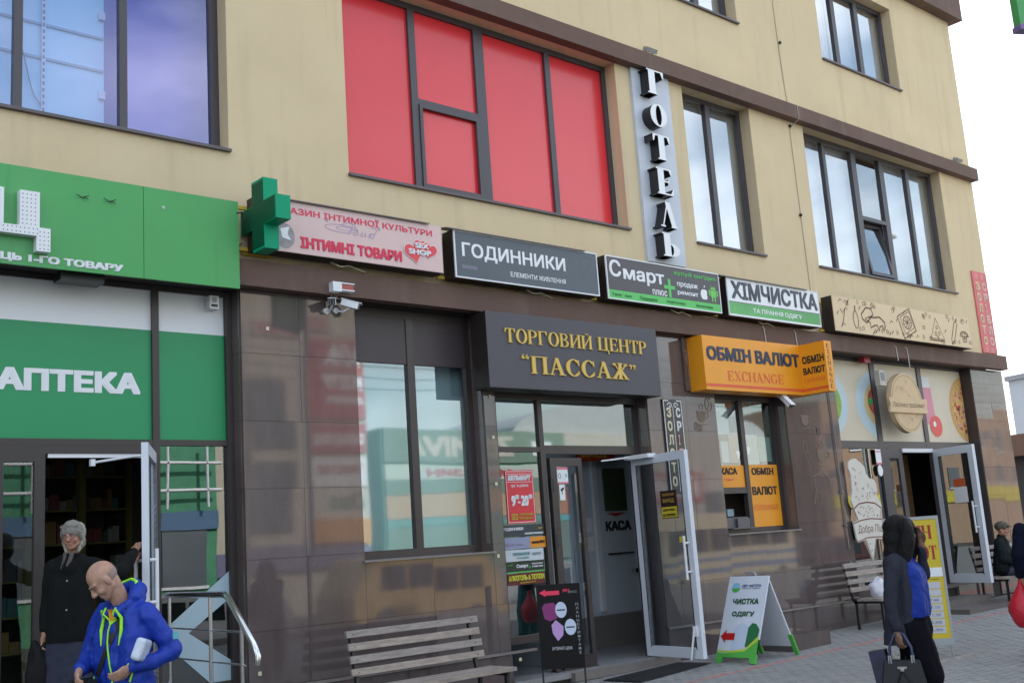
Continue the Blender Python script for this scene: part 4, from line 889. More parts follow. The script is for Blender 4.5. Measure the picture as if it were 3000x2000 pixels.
# phone shop sign
t, f = sign('shop_sign', 9.89, 12.15, 4.562, 5.13, SMART, 'dark grey phone shop sign box with green band along the bottom and a big plus', rim=WHITE, rw=.016)
letters('С', 9.95, 4.86, .21, .225, y, WHITEP, f, bold=.01); letters('март', 10.20, 4.80, .79, .19, y, WHITEP, f, bold=.012)
letters('плюс', 10.735, 4.695, .29, .075, y, WHITEP, f, bold=.01)
m = MB(); m.slab(9.91, 12.13, y+.001, 4.58, 4.685); m.build('green_band', LIME, f)
m = MB(); m.box(11.055, 11.105, y-.004, y+.003, 4.69, 4.94); m.box(10.97, 11.19, y-.0035, y+.003, 4.80, 4.85); m.build('green_plus', LIME, f)
letters('купуй вигідно', 11.20, 5.00, .88, .075, y, LIME, f, bold=.01)
letters('продаж', 11.245, 4.845, .43, .075, y, WHITEP, f, bold=.015); letters('ремонт', 11.24, 4.735, .43, .065, y, WHITEP, f, bold=.015)
for s_, x_, w_ in (('Телефони', 9.96, .36), ('Планшети', 10.48, .33), ('Навігатори', 11.00, .38), ('Аксесуари', 11.60, .36)): letters(s_, x_, 4.60, w_, .05, y-.001, mat('dark_green_ink', (.02, .16, .04), .5), f)
def fruit(cx, cz, s_):
    m = MB(); pts = []
    for i in range(34):
        t_ = 2*pi*i/34; r_ = 1+.06*cos(2*t_)-.10*(cos(t_-pi/2) > .93)-.10*(cos(t_+pi/2) > .93)
        x_, z_ = r_*cos(t_)*.82, r_*sin(t_)*.95
        if cos(t_) > .86 and z_ > -.45: x_ -= .22*(1-((z_+.0)/.5)**2) if abs(z_) < .5 else 0
        pts.append((cx+x_*s_, cz+z_*s_))
    m.poly(pts, y); m.poly([(cx+.02*s_, cz+1.05*s_), (cx+.10*s_, cz+1.35*s_), (cx+.34*s_, cz+1.55*s_), (cx+.28*s_, cz+1.2*s_)], y); return m
fruit(11.80, 4.80, .088).build('fruit_mark', WHITEP, f)
m = MB(); cx = 12.0; m.poly(circ(cx, 4.885, .06, .038, 12, 0, 180), y); m.poly([(cx-.06, 4.78), (cx+.06, 4.78), (cx+.06, 4.877), (cx-.06, 4.877)], y)
for a in (-.085, .085): m.poly([(cx+a-.014, 4.80), (cx+a+.014, 4.80), (cx+a+.014, 4.875), (cx+a-.014, 4.875)], y)
for a in (-.028, .028): m.poly([(cx+a-.013, 4.715), (cx+a+.013, 4.715), (cx+a+.013, 4.78), (cx+a-.013, 4.78)], y); m.ribbon([(cx+a, 4.92), (cx+a*1.6, 4.945)], .006, y)
m.build('robot_mark', mat('robot_green', (.16, .55, .10), .5), f)

# dry cleaning sign
t, f = sign('shop_sign', 12.315, 14.56, 4.555, 5.11, WHITEP, 'white dry cleaning sign box with grey lettering over a green band', rim=WHITE, rw=.012, strip=(12.145, 14.25, .03))
m = MB(); m.slab(12.33, 14.545, y+.001, 4.585, 4.755); m.build('green_band', mat('band_green', (.12, .42, .13), .5, var=.35, vscale=.7), f)
m = MB(); m.slab(12.33, 14.545, y+.001, 4.757, 4.767); m.build('thin_line', INK, f)
letters('ХІМЧИСТКА', 12.41, 4.805, 2.10, .265, y, mat('letter_grey', (.075, .085, .11), .5), f, bold=.018)
letters('ТА ПРАННЯ ОДЯГУ', 12.87, 4.625, 1.20, .08, y, WHITEP, f, bold=.014)

# pizzeria doodle sign
t, f = sign('shop_sign', 14.945, 19.35, 4.535, 5.10, BEIGE, 'long cream sign box with brown line drawings of pizza, right-hand end of the row', rw=.004)
m = MB(); yy = y
def rb_(pts, w=.016, cl=False): m.ribbon(pts, w*1.3, yy-.0003*random.randint(0, 5)*2, cl)
def rot(pts, cx, cz, a): a = radians(a); return [(cx+x*cos(a)-z*sin(a), cz+x*sin(a)+z*cos(a)) for x, z in pts]
nd = lambda: (m.build('food_drawing', BROWNINK, f), globals().__setitem__('m', MB()))
rb_(rot([(-.3, .08), (-.12, .16), (.02, .12), (.05, .02), (-.2, -.08), (-.3, .0)], 16.05, 4.86, 14), .02, True)
rb_([(15.83, 4.80), (15.98, 4.84), (16.12, 4.84), (16.28, 4.86), (16.42, 4.78), (16.42, 4.70), (16.38, 4.64), (16.34, 4.72), (16.26, 4.70), (16.22, 4.62), (16.18, 4.72), (16.08, 4.70), (15.98, 4.66), (15.98, 4.74)], .02, True)
nd()
rb_(rot([(-.22, -.2), (.22, -.2), (.22, .2), (-.22, .2)], 17.13, 4.82, 22), .018, True); rb_(rot([(-.17, -.15), (.17, -.15), (.17, .15), (-.17, .15)], 17.15, 4.84, 22), .012, True)
rb_(circ(17.15, 4.84, .13, .11, 18), .012, True)
for k in range(9): a = k*2*pi/9; rb_([(17.15, 4.84), (17.15+.12*cos(a), 4.84+.1*sin(a))], .008)
nd()
rb_([(17.9, 4.63), (18.12, 5.0), (18.36, 4.63)], .018, True); rb_([(17.93, 4.60), (18.36, 4.60)], .02)
for cx, cz, r_ in ((18.08, 4.72, .035), (18.2, 4.73, .03), (18.13, 4.83, .028), (18.14, 4.66, .02)): rb_(circ(cx, cz, r_, r_, 10), .010, True)
nd()
rb_(rot([(-.20, -.05), (.20, -.05), (.20, .05), (-.20, .05)], 18.75, 4.80, 62), .016, True); rb_(rot([(.20, .0), (.28, .0)], 18.75, 4.80, 62), .03); rb_(rot([(-.20, .0), (-.27, .0)], 18.75, 4.80, 62), .03)
nd()
rb_(circ(19.1, 4.74, .15, .09, 18, 0, 180)+[(19.1, 4.74)], .014, True); rb_([(19.03, 4.73), (19.04, 4.64), (19.16, 4.64), (19.17, 4.73)], .014)
for cx, cz in ((19.02, 4.79), (19.12, 4.80), (19.2, 4.76), (19.1, 4.70)): rb_(circ(cx, cz, .025, .022, 9), .012, True)
nd()
rb_(circ(15.56, 4.76, .07, .14, 16), .012, True); rb_([(15.56, 4.90), (15.57, 4.99)], .02); rb_([(15.14, 4.90), (15.2, 4.84), (15.28, 4.92), (15.2, 4.72), (15.16, 4.66)], .012)
nd()
rnd = random.Random(21)
for k in range(80):
    cx = rnd.uniform(15.05, 19.3); cz = rnd.choice((rnd.uniform(4.58, 4.66), rnd.uniform(4.98, 5.06), rnd.uniform(4.6, 5.05)))
    if any(a < cx < b_ for a, b_ in ((15.78, 16.48), (16.84, 17.44), (17.86, 18.42), (18.6, 18.95), (18.95, 19.28))) and 4.64 < cz < 5.0: continue
    q = k % 4
    if q == 0: rb_(circ(cx, cz, .035, .03, 9), .008, True)
    elif q == 1: rb_([(cx-.05, cz-.02), (cx, cz+.03), (cx+.05, cz)], .010)
    elif q == 2: rb_([(cx-.03, cz-.03), (cx+.03, cz+.03)], .012)
    else: rb_([(cx-.03, cz), (cx, cz+.04), (cx+.03, cz), (cx, cz-.03)], .008, True)
m.build('small_drawings', BROWNINK, f, kind='stuff')

# vertical hotel sign: panel and six channel letters
t = thing('hotel_sign', (11.4, -.03, 5.25), 'vertical silver hotel sign panel with black-sided white serif letters', 'sign')
m = MB(); m.box(11.01, 11.80, -.045, .0, 5.245, 8.04); m.build('panel', GREYS, t)
lz = [(7.645, 8.005), (7.17, 7.50), (6.685, 7.045), (6.18, 6.56), (5.715, 6.075), (5.30, 5.63)]
WL = mat('letter_face', (.78, .79, .82), .5)
for ch, (a, b_) in zip('ГОТЕЛЬ', lz): letters(ch, 11.155, a, .345, b_-a, -.045, WL, t, face='serif', depth=.155, split=True, sw=.24, sidemat=BLACK)
# portal sign
t = thing('portal_sign', (9.3, -.2, 3.36), 'dark grey panel with raised golden letters over the passage entrance', 'sign')
m = MB(); m.box(7.87, 10.742, -.28, -.152, 3.36, 4.236); m.box(7.88, 10.73, -.152, .0, 3.365, 4.2); m.build('panel', PORTAL, t)
m = MB(); m.box(7.868, 7.8699, -.279, -.0, 3.362, 4.234); m.box(7.872, 10.74, -.278, .0, 3.356, 3.3598); m.build('side_panel', BLACKBOX, t)
letters('ТОРГОВИЙ ЦЕНТР', 8.13, 3.885, 2.385, .165, -.28, GOLD, t, face='serif', depth=.018, split=True, sw=.15)
letters('“ПАССАЖ”', 8.36, 3.535, 1.92, .225, -.28, GOLD, t, face='serif', depth=.018, split=True, sw=.17)
# exchange sign: box with a projecting leg
t = thing('exchange_sign', (12.8, -.3, 3.48), 'orange currency exchange sign box with a leg projecting towards the street at its right end', 'sign')
m = MB(); m.box(11.648, 14.07, -.30, -.02, 3.482, 4.228); m.build('long_box', ORANGE, t)
m = MB(); m.box(13.888, 14.068, -.735, -.3005, 3.484, 4.226); leg_ = m.build('projecting_box', ORANGE, t)
ye = -.3025
letters('ОБМІН ВАЛЮТ', 11.715, 3.888, 2.14, .20, ye, NAVY, t, bold=.03); letters('EXCHANGE', 12.13, 3.62, 1.29, .142, ye, ORDK, t, face='serif')
m = MB(); m.slab(11.65, 13.886, ye, 3.528, 3.568); m.build('red_stripe', ORDK, t)
Mx = Matrix.Translation((13.8865, -.3015, 0)) @ Matrix.Rotation(radians(-90), 4, 'Z')
letters('ОБМІН', .035, 3.93, .375, .115, 0, INK, leg_, M=Mx, bold=.03); letters('ВАЛЮТ', .035, 3.77, .375, .105, 0, INK, leg_, M=Mx, bold=.03); letters('EXCHANGE', .035, 3.655, .37, .06, 0, ORDK, leg_, face='serif', M=Mx)
m = MB(Mx); m.slab(0, .432, 0, 3.528, 3.568); m.build('red_stripe', ORDK, leg_)
for k, ch in enumerate('EXCHANGE'): letters(ch, 13.935, 4.12-k*.085, .075, .062, -.7375, BROWNINK, leg_, face='serif')
# coffee-cup board beside the exchange sign
db_ = MB(); db_.box(11.545, 11.78, -.035, -.001, 3.50, 4.225); t = db_.build('decal_board', mat('board_brown', (.11, .075, .06), .5, var=.3, vscale=5), label='narrow brown board with coffee drawings, tucked left of the orange exchange sign', cat='sign')
CUP = mat('decal_brown', (.13, .085, .055), .45); CUP2 = mat('decal_tan', (.30, .22, .14), .5)
m = MB(); cx, cz = 11.66, 3.93; m.ribbon(circ(cx, cz, .07, .09, 16), .012, -.037, True); m.ribbon(circ(cx, cz, .04, .05, 12), .01, -.0372, True); m.ribbon([(cx, 4.02), (cx-.01, 4.10), (cx+.02, 4.17)], .012, -.037)
m.ribbon([(cx-.1, 4.05), (cx+.1, 4.05)], .01, -.037)
for q in range(3): m.ribbon(circ(cx, 3.78-.07*q, .035, .03, 9, 30, 300), .014, -.0371)
m.ribbon([(11.60, 3.60), (11.66, 3.54), (11.74, 3.58), (11.70, 3.66)], .012, -.037)
m.build('coffee_drawing', CUP2, t)
def cup(cx, cz, s_, name, lab):
    m = MB(); yv = -.004
    m.poly([(cx-.11*s_, cz+.08*s_), (cx+.11*s_, cz+.08*s_), (cx+.08*s_, cz-.05*s_), (cx+.02*s_, cz-.09*s_), (cx-.04*s_, cz-.09*s_), (cx-.09*s_, cz-.05*s_)], yv)
    m.ribbon(circ(cx+.12*s_, cz+.02*s_, .045*s_, .04*s_, 10, -110, 110), .014*s_, yv); m.ribbon(circ(cx, cz-.11*s_, .13*s_, .02*s_, 14, 170, 370), .014*s_, yv)
    m.ribbon([(cx-.04*s_, cz+.10*s_), (cx-.02*s_, cz+.14*s_), (cx-.05*s_, cz+.18*s_)], .012*s_, yv); m.ribbon([(cx+.03*s_, cz+.10*s_), (cx+.05*s_, cz+.15*s_), (cx+.02*s_, cz+.2*s_)], .012*s_, yv)
    return m.build(name, CUP, label=lab, cat='decal')
cup(11.85, 3.16, .9, 'coffee_decal', 'brown cup decal on the granite pillar left of the exchange window, lower of the pair'); 
m = MB()
for cx, cz, r_ in ((12.02, 3.33, .10), (11.72, 3.02, .055), (11.80, 3.0, .05)): m.ribbon(circ(cx, cz, r_*.7, r_, 14, 40, 380), .012, -.0045); m.ribbon([(cx-r_*.3, cz-r_*.8), (cx+r_*.2, cz), (cx-r_*.1, cz+r_*.8)], .010, -.0047)
m.build('coffee_bean_decal', CUP, label='swirling brown bean decal high on the granite left of the exchange window', cat='decal')
cup(14.62, 2.62, 1.15, 'coffee_decal', 'large brown coffee cup decal on the granite between exchange window and pizzeria')
cup(14.28, 3.16, .95, 'coffee_decal', 'faint brown cup decal directly below the projecting end of the exchange sign')
m = MB()
for cx, cz, r_ in ((14.52, 3.02, .09), (14.60, 3.0, .08), (14.20, 2.75, .10), (14.24, 2.62, .08)): m.ribbon(circ(cx, cz, r_*.5, r_, 12), .016, -.004, True)
m.ribbon([(14.3, 2.30), (14.42, 2.34), (14.58, 2.36), (14.72, 2.30), (14.74, 2.1)], .022, -.004); m.ribbon([(14.34, 2.28), (14.36, 2.1), (14.28, 1.9)], .03, -.0042); m.ribbon(circ(14.42, 1.98, .06, .09, 12), .014, -.0041, True)
m.build('coffee_bean_decal', CUP, label='brown beans and scoop decals below the cup beside the exchange window', cat='decal')
# gold-and-silver panel beside the entrance
t = thing('jeweller_sign', (11.24, -.01, 2.2), 'narrow black jeweller panel with two columns of white letters behind the open door', 'sign')
m = MB(); m.box(11.045, 11.43, -.024, -.001, 2.12, 3.37); m.build('panel', mat('panel_black', (.03, .026, .028), .3), t)
m = MB(); e = .012
for a, b_, c_, d_ in ((11.055, 11.16, 3.345, 3.345+e), (11.32, 11.42, 3.345, 3.345+e), (11.055, 11.055+e, 2.13, 3.344), (11.408, 11.42, 2.13, 3.344), (11.235, 11.235+.009, 2.15, 3.27)): m.slab(a, b_, -.026, c_, d_)
for s_ in (-1, 1): m.ribbon([(11.24+s_*(.012+.052*(1-i/14)*cos(i*.55)+.045), 3.285+.045*(1-i/14)*sin(i*.55)) for i in range(13)], .012, -.0262)
m.build('border', WHITEP, t)
PALE = mat('letters_ivory', (.72, .66, .48), .5)
for k, ch in enumerate('ЗОЛОТО'): letters(ch, 11.10, 3.125-k*.182, .09, .135, -.027, PALE, t, bold=.02)
for k, ch in enumerate('СРІБЛО'): letters(ch, 11.29, 3.125-k*.182, .085 if ch != 'І' else .03, .135, -.027, WHITEP if k < 2 else mat('letters_pinkish', (.72, .40, .36), .5), t, bold=.02)
# red vertical jeweller banner at the building corner
t = thing('jeweller_banner', (20.6, -.02, 4.57), 'faded red vertical banner with two columns of pale letters at the building corner', 'banner')
m = MB(); m.box(20.33, 20.90, -.03, -.002, 4.575, 6.17); m.build('banner_sheet', mat('banner_faded', (.62, .15, .15), .6, var=.12, vscale=3), t)
for k, ch in enumerate('ЗОЛОТО'): letters(ch, 20.40, 5.80-k*.215, .15, .17, -.032, mat('faded_yellow', (.72, .55, .36), .6), t, bold=.03)
for k, ch in enumerate('СРІБЛО'): letters(ch, 20.66, 5.80-k*.215, .15 if ch != 'І' else .05, .17, -.032, mat('faded_pink', (.72, .50, .46), .6), t, bold=.03)
m = MB()
for cz in (6.08, 4.64):
    for cx in (20.5, 20.72): m.ribbon(circ(cx, cz, .05, .03, 10, 0, 300), .014, -.032)
m.build('ornament', mat('faded_pink', (.7, .5, .46), .6), t)
# round welcome board
t = thing('welcome_board', (17.1, -.1, 3.0), 'round light wooden pizza board with a ribbon banner hung over the pizzeria door', 'sign')
PLY = mat('plywood', (.60, .44, .26), .6, var=.08, vscale=4)
m = MB(); m.prism(circ(17.13, 3.50, .50, .50, 40), -.12, -.03); m.build('round_board', [PLY], t)
m = MB(); m.prism([(16.50, 3.325), (17.72, 3.325), (17.69, 3.43), (17.72, 3.57), (16.50, 3.57), (16.54, 3.45)], -.155, -.122); rbn = m.build('ribbon_board', PLY, t)
m = MB(); m.prism(circ(17.13, 3.5, .505, .505, 40), -.03, -.028); m.build('board_edge', BROWNINK, t)
letters('Ласкаво просимо!', 16.60, 3.395, 1.02, .105, -.157, BROWNINK, rbn, bold=-.002, italic=.1)
m = MB(); ya = -.1215; rnd = random.Random(4)
for r_ in (.47, .455): m.ribbon(circ(17.13, 3.5, r_, r_, 40), .006, ya, True)
for k in range(60):
    a = rnd.uniform(0, 2*pi); q = rnd.uniform(.05, .38); cx, cz = 17.13+q*cos(a), 3.5+q*sin(a)
    if 3.28 < cz < 3.62: continue
    m.ribbon(circ(cx, cz, rnd.uniform(.015, .04), rnd.uniform(.015, .03), 8, rnd.uniform(0, 90), rnd.uniform(200, 420)), .008, ya-.0003*(k % 4))
m.build('engraving', mat('engraved', (.34, .21, .11), .6), t)
sp = thing('loudspeaker', (16.45, -.05, 3.75), 'beige box loudspeaker at the top left of the round pizza board', 'loudspeaker')
m = MB(); m.box(16.41, 16.60, -.09, .0, 3.77, 4.02); m.build('case', mat('case_beige', (.45, .42, .38), .5), sp); m = MB(); m.slab(16.44, 16.57, -.092, 3.85, 3.99); m.build('grille', mat('grille_grey', (.2, .2, .2), .5), sp)
al = MB(); al.box(16.2, 16.38, .02, .12, 4.16, 4.26); al.build('small_siren', mat('siren_red', (.35, .03, .04), .4), label='tiny dark red siren under the cornice above the pizzeria', cat='siren')
# ice-cream board
t = thing('ice_cream_board', (15.6, -.06, .98), 'tall white cut-out ice cream cone board standing against the pizzeria glass', 'sign')
ICE = mat('board_white', (.62, .58, .52), .6, var=.06)
pts = [(15.56, .98), (15.42, 1.32), (15.22, 1.285), (15.18, 1.34), (15.14, 1.60), (15.27, 1.62), (15.21, 1.78), (15.15, 1.93), (15.21, 2.05), (15.22, 2.15), (15.23, 2.32), (15.18, 2.42), (15.20, 2.52), (15.33, 2.57), (15.42, 2.57), (15.52, 2.52), (15.64, 2.44), (15.66, 2.33), (15.70, 2.30), (15.74, 2.26), (15.86, 2.24), (15.92, 2.16), (15.92, 2.06), (15.88, 2.0), (15.94, 1.93), (16.00, 1.83), (15.98, 1.74), (15.94, 1.62), (16.10, 1.58), (16.09, 1.44), (16.06, 1.33), (15.86, 1.315), (15.72, 1.32)]
m = MB(); m.prism(pts, -.075, -.05); m.build('cut_out_board', ICE, t)
m = MB(); yi = -.0765
m.ribbon([(15.20, 1.80), (15.35, 1.87), (15.58, 1.89), (15.80, 1.87), (15.98, 1.79)], .022, yi); m.ribbon([(15.14, 1.58), (15.38, 1.62), (15.62, 1.635), (15.9, 1.62), (16.08, 1.57)], .018, yi); m.ribbon([(15.22, 1.30), (15.45, 1.345), (15.62, 1.35), (15.85, 1.345), (16.05, 1.325)], .016, yi)
m.ribbon([(15.20, 1.78), (15.28, 1.62)], .010, yi); m.ribbon([(15.97, 1.78), (15.90, 1.63)], .010, yi); m.ribbon([(15.44, 1.32), (15.57, 1.02), (15.70, 1.32)], .010, yi)
rnd = random.Random(9)
for k in range(22): cx, cz = rnd.uniform(15.3, 15.9), rnd.uniform(1.66, 1.84); m.poly(circ(cx, cz, .012, .012, 6), yi-.0002*(k % 4))
for k in range(20):
    cx, cz = rnd.uniform(15.3, 15.84), rnd.uniform(1.95, 2.4-.0)
    if cx > 15.6 and cz > 2.2: continue
    m.ribbon([(cx, cz), (cx+rnd.uniform(-.06, .06), cz+rnd.uniform(-.05, .05)), (cx+rnd.uniform(-.06, .06), cz+rnd.uniform(-.06, .02))], .008, yi-.0003*(k % 4))
for cx, cz in ((15.53, 1.25), (15.56, 1.15)): m.poly(circ(cx, cz, .014, .014, 6), yi)
m.build('printed_lines', mat('maroon_ink', (.16, .045, .04), .6), t)
letters('Добра Піца', 15.24, 1.395, .76, .15, yi, mat('maroon_ink', (.16, .045, .04), .6), t, bold=-.004, italic=.08)
stk = thing('window_sticker', (16.52, .16, 2.4), 'small white and pink opening stickers at the top right of the pizzeria side pane', 'sticker')
m = MB(); m.box(16.42, 16.585, .17, .173, 2.50, 2.75); m.build('sheet', WHITEP, stk); m = MB(); m.slab(16.42, 16.585, .168, 2.50, 2.53); m.slab(16.42, 16.585, .168, 2.70, 2.72); m.build('pink_line', mat('pink_band', (.7, .2, .3), .5), stk); m = MB(); m.prism(circ(16.51, 2.40, .075, .095, 18), .17, .173); m.build('oval_sheet', WHITEP, stk)

# ---------------------------------------------------------------- small fittings
def camera_body(name, p, q, label, sunshield=True, base=None):
    t = thing(name, base or p, label, 'security camera', 'security cameras under the cornice')
    p, q = Vector(p), Vector(q); dv = (q-p); Ln = dv.length; rotm = dv.to_track_quat('X', 'Z').to_matrix().to_4x4(); M = Matrix.Translation(p) @ rotm
    m = MB(M); m.box(0, Ln, -.035, .035, -.03, .035); m.box(-.01, Ln+.03, -.04, .04, .035, .042); m.build('housing', WHITE, t)
    m = MB(M); m.box(Ln, Ln+.008, -.033, .033, -.028, .033); m.build('front_glass', BLACK, t)
    m = MB(M)
    for a in (-.015, .015):
        for b_ in (-.012, .016): m.sphere((Ln+.009, a, b_), .006, 6, 4)
    m.build('infrared_lamps', mat('led_grey', (.4, .4, .42), .3), t)
    b0 = Vector(base or p); mid = (p+q)/2-Vector((0, 0, .03))
    m = MB(); m.tube([mid, (mid+b0)/2-Vector((0, .01, .03)), b0], .012, 6); m.tube([b0+Vector((0, -.014, 0)), b0+Vector((0, .012, 0))], .032, 12); m.build('mount', WHITE, t); return t
camera_body('security_camera', (5.99, -.08, 4.19), (5.905, -.20, 4.165), 'white security camera pointing left, under the red alarm siren', base=(5.945, -.014, 4.11))
camera_body('security_camera', (6.08, -.10, 4.195), (6.22, -.20, 4.14), 'white security camera pointing right, under the red alarm siren', base=(6.06, -.014, 4.125))
camera_body('security_camera', (13.46, -.20, 3.47), (13.42, -.38, 3.30), 'white bullet camera hanging below the orange exchange sign', base=(13.47, -.15, 3.482))
t = thing('alarm_siren', (6.04, -.15, 4.27), 'white junction box with a red strobe alarm on the brown cornice', 'alarm')
m = MB(); m.box(5.905, 6.01, -.235, -.152, 4.275, 4.375); m.build('junction_box', WHITE, t)
m = MB(); m.box(6.012, 6.16, -.22, -.152, 4.302, 4.362); m.build('red_lens', mat('red_lens', (.30, .012, .02), .15, coat=.6), t)
m = MB(); m.box(6.012, 6.165, -.232, -.152, 4.362, 4.374); m.box(6.012, 6.165, -.232, -.152, 4.29, 4.302); m.build('white_trim', WHITE, t)
m = MB(); m.tube([(5.95, -.155, 4.275), (5.955, -.10, 4.24), (5.94, -.04, 4.19)], .005, 5); m.tube([(5.96, -.155, 4.272), (6.05, -.09, 4.235), (6.10, -.1, 4.225)], .005, 5); m.build('cable', mat('cable_cream', (.5, .46, .35), .5), t)
for x, z, lab in ((11.38, 8.285, 'small grey floodlight on the brown cornice above the hotel sign'), (20.25, 8.285, 'small grey floodlight on the brown cornice near the building corner')):
    t = thing('floodlight', (x, -.1, z), lab, 'floodlight')
    Mf = Matrix.Translation((x, -.12, z+.07)) @ Matrix.Rotation(radians(28), 4, 'X'); m = MB(Mf); m.box(-.10, .10, -.05, .05, -.03, .03); m.build('lamp_housing', mat('housing_grey', (.25, .25, .25), .4), t)
    m = MB(Mf); m.box(-.085, .085, -.045, .045, -.034, -.0305); m.build('lamp_glass', mat('lamp_glass', (.5, .5, .5), .1), t); m = MB(); m.tube([(x-.07, -.08, z), (x-.07, -.11, z+.09)], .008, 5); m.tube([(x+.07, -.08, z), (x+.07, -.11, z+.09)], .008, 5); m.build('yoke', STEEL, t)
SQ = mat('anchor_cream', (.62, .58, .42), .5)
for k, (x, z) in enumerate(((5.27, 3.875), (5.09, .60), (8.09, 3.30), (8.10, 2.83), (8.10, 2.30), (8.06, 1.50), (8.27, .36), (8.08, .28))): 
    m = MB(); m.box(x-.016, x+.016, -.010-.001*k*0, .0 if z > .46 else -.016, z-.018, z+.018) if z > .46 else m.box(x-.018, x+.018, -.025, -.0155, z-.018, z+.018)
    m.build('anchor_cap', SQ, B)
# cable run down the facade with dark clips
t = thing('wall_cable', (14.8, -.01, 5.2), 'thin pale cable running down the rendered wall between the two upper windows', 'cable')
m = MB(); m.tube([(14.72, -.008, 11.4), (14.76, -.008, 9.4), (14.80, -.008, 8.6), (14.83, -.008, 8.30), (14.86, -.16, 8.28), (14.87, -.16, 8.05), (14.86, -.01, 7.98), (14.80, -.008, 7.9), (14.82, -.008, 6.4), (14.84, -.008, 5.2)], .006, 5); m.build('wire', mat('wire_pale', (.42, .36, .28), .6), t)
for z in (9.41, 7.96, 6.46):
    m = MB(); m.sphere((14.80, -.02, z), .028, 8, 6); m.build('clip', BLACK, t)
for k, (x0, zt, zb) in enumerate(((15.93-1.9, 4.55, 4.23), (13.25, 4.55, 4.23), (16.9, 4.5, 4.2), (17.25, 4.5, 4.1))):
    m = MB(); m.tube([(x0, -.12, zt), (x0+.02, -.165, zt-.08), (x0+.05, -.158, zb)], .007, 5); m.build('hanging_cable', mat('cable_white', (.55, .55, .53), .5), label=('white cable hanging from the dry cleaning sign, its right part', 'white cable hanging from the dry cleaning sign onto the orange sign', 'thin cable over the lower cornice under the pizza sign, left one', 'thin cable over the lower cornice under the pizza sign, right one')[k], cat='cable')
m = MB(); m.tube([(14.95, -.02, 4.2), (14.98, -.02, 3.4), (15.0, -.02, 2.4), (15.02, -.02, 1.2)], .010, 5)
for z in (2.06, 1.55, 1.0): m.sphere((15.0, -.03, z), .022, 6, 5)
m.build('down_cable', mat('cable_grey2', (.20, .18, .17), .5), label='thin cable with dark clips on the granite left of the ice cream board', cat='cable')
for k, (x, z) in enumerate(((6.05, 4.56), (8.75, 4.54), (11.35, 4.53), (13.25, 4.53))):
    m = MB(); m.tube([(x-.12, -.16, z+.035), (x-.02, -.20, z-.012), (x+.10, -.17, z+.02), (x+.3, -.155, z-.02), (x+.34, -.05, z-.02)], .008, 5); m.build('sign_cable', mat('cable_cream', (.5, .46, .35), .5), label='beige cable tail below the %s' % ('pink shop sign', 'slate watch sign', 'phone shop sign', 'dry cleaning sign')[k], cat='cable')

# ================================================================ STREET FURNITURE
WOOD = mat('bench_wood', (.29, .25, .225), .7, var=.35, vscale=5, stretch=(1.2, 8, 8), bump=.4, bscale=40)
WOOD2 = mat('bench_wood_worn', (.33, .275, .235), .7, var=.4, vscale=5, stretch=(1.2, 8, 8), bump=.4, bscale=40)
def bench(x, y, rot, label, Ln=1.62, group='slatted benches along the facade', seatn=4, backn=4):
    z0 = gz(x, y)
    t = thing('bench', (x, y, z0), label, 'bench', group)
    M = Matrix.Translation((x, y, z0)) @ Matrix.Rotation(radians(rot), 4, 'Z')
    # local: x along the bench 0..Ln, y- = front
    for k in range(backn):
        zz = .50+.035+k*.115*(4/backn)+.0; yy = .0+(zz-.45)*.22
        Mb = M @ Matrix.Translation((0, yy, zz+.03)) @ Matrix.Rotation(radians(-12), 4, 'X')
        m = MB(Mb); w_ = random.uniform(-.004, .004); m.box(random.uniform(-.01, .01), Ln+random.uniform(-.012, .012), -.014, .014, -.034+w_, .034)
        m.build('slat', WOOD if k % 2 else WOOD2, t)
    for k in range(seatn):
        m = MB(M @ Matrix.Translation((0, -.47+.105*k, .425))); m.box(.0, Ln+.02, 0, .085, -.018, .018); m.build('seat_slat', WOOD if k % 2 else WOOD2, t)
    for xx in (.05, Ln-.10):
        m = MB(M); m.box(xx, xx+.035, -.46, .02, .37, .406); m.box(xx, xx+.035, -.44, -.405, .0, .37); m.box(xx, xx+.035, -.03, .005, .0, .44)
        m.add([(xx, .008, .40), (xx+.035, .008, .40), (xx+.035, .045, .40), (xx, .045, .40), (xx, .115, .93), (xx+.035, .115, .93), (xx+.035, .15, .93), (xx, .15, .93)], [(0, 3, 2, 1), (4, 5, 6, 7), (0, 1, 5, 4), (1, 2, 6, 5), (2, 3, 7, 6), (3, 0, 4, 7)])
        m.build('leg_frame', BLACK, t)
    m = MB(M)
    for k in range(backn):
        zz = .565+k*.115*(4/backn); yy = (zz-.45)*.22
        for xx in (.07, Ln-.08): m.sphere((xx, yy-.019, zz), .007, 6, 4)
    m.build('bolts', BLACK, t, kind='stuff'); return t
bench(5.80, -.48, 1.5, 'weathered grey slatted bench below the large shop window, between the handrail and the entrance')
bench(14.42, -.36, 0, 'weathered slatted bench holding a white plastic bag, below the ice cream board', Ln=1.5)
bench(18.15, -.42, 0, 'dark bench beyond the open pizzeria door where the seated person rests', Ln=1.6)
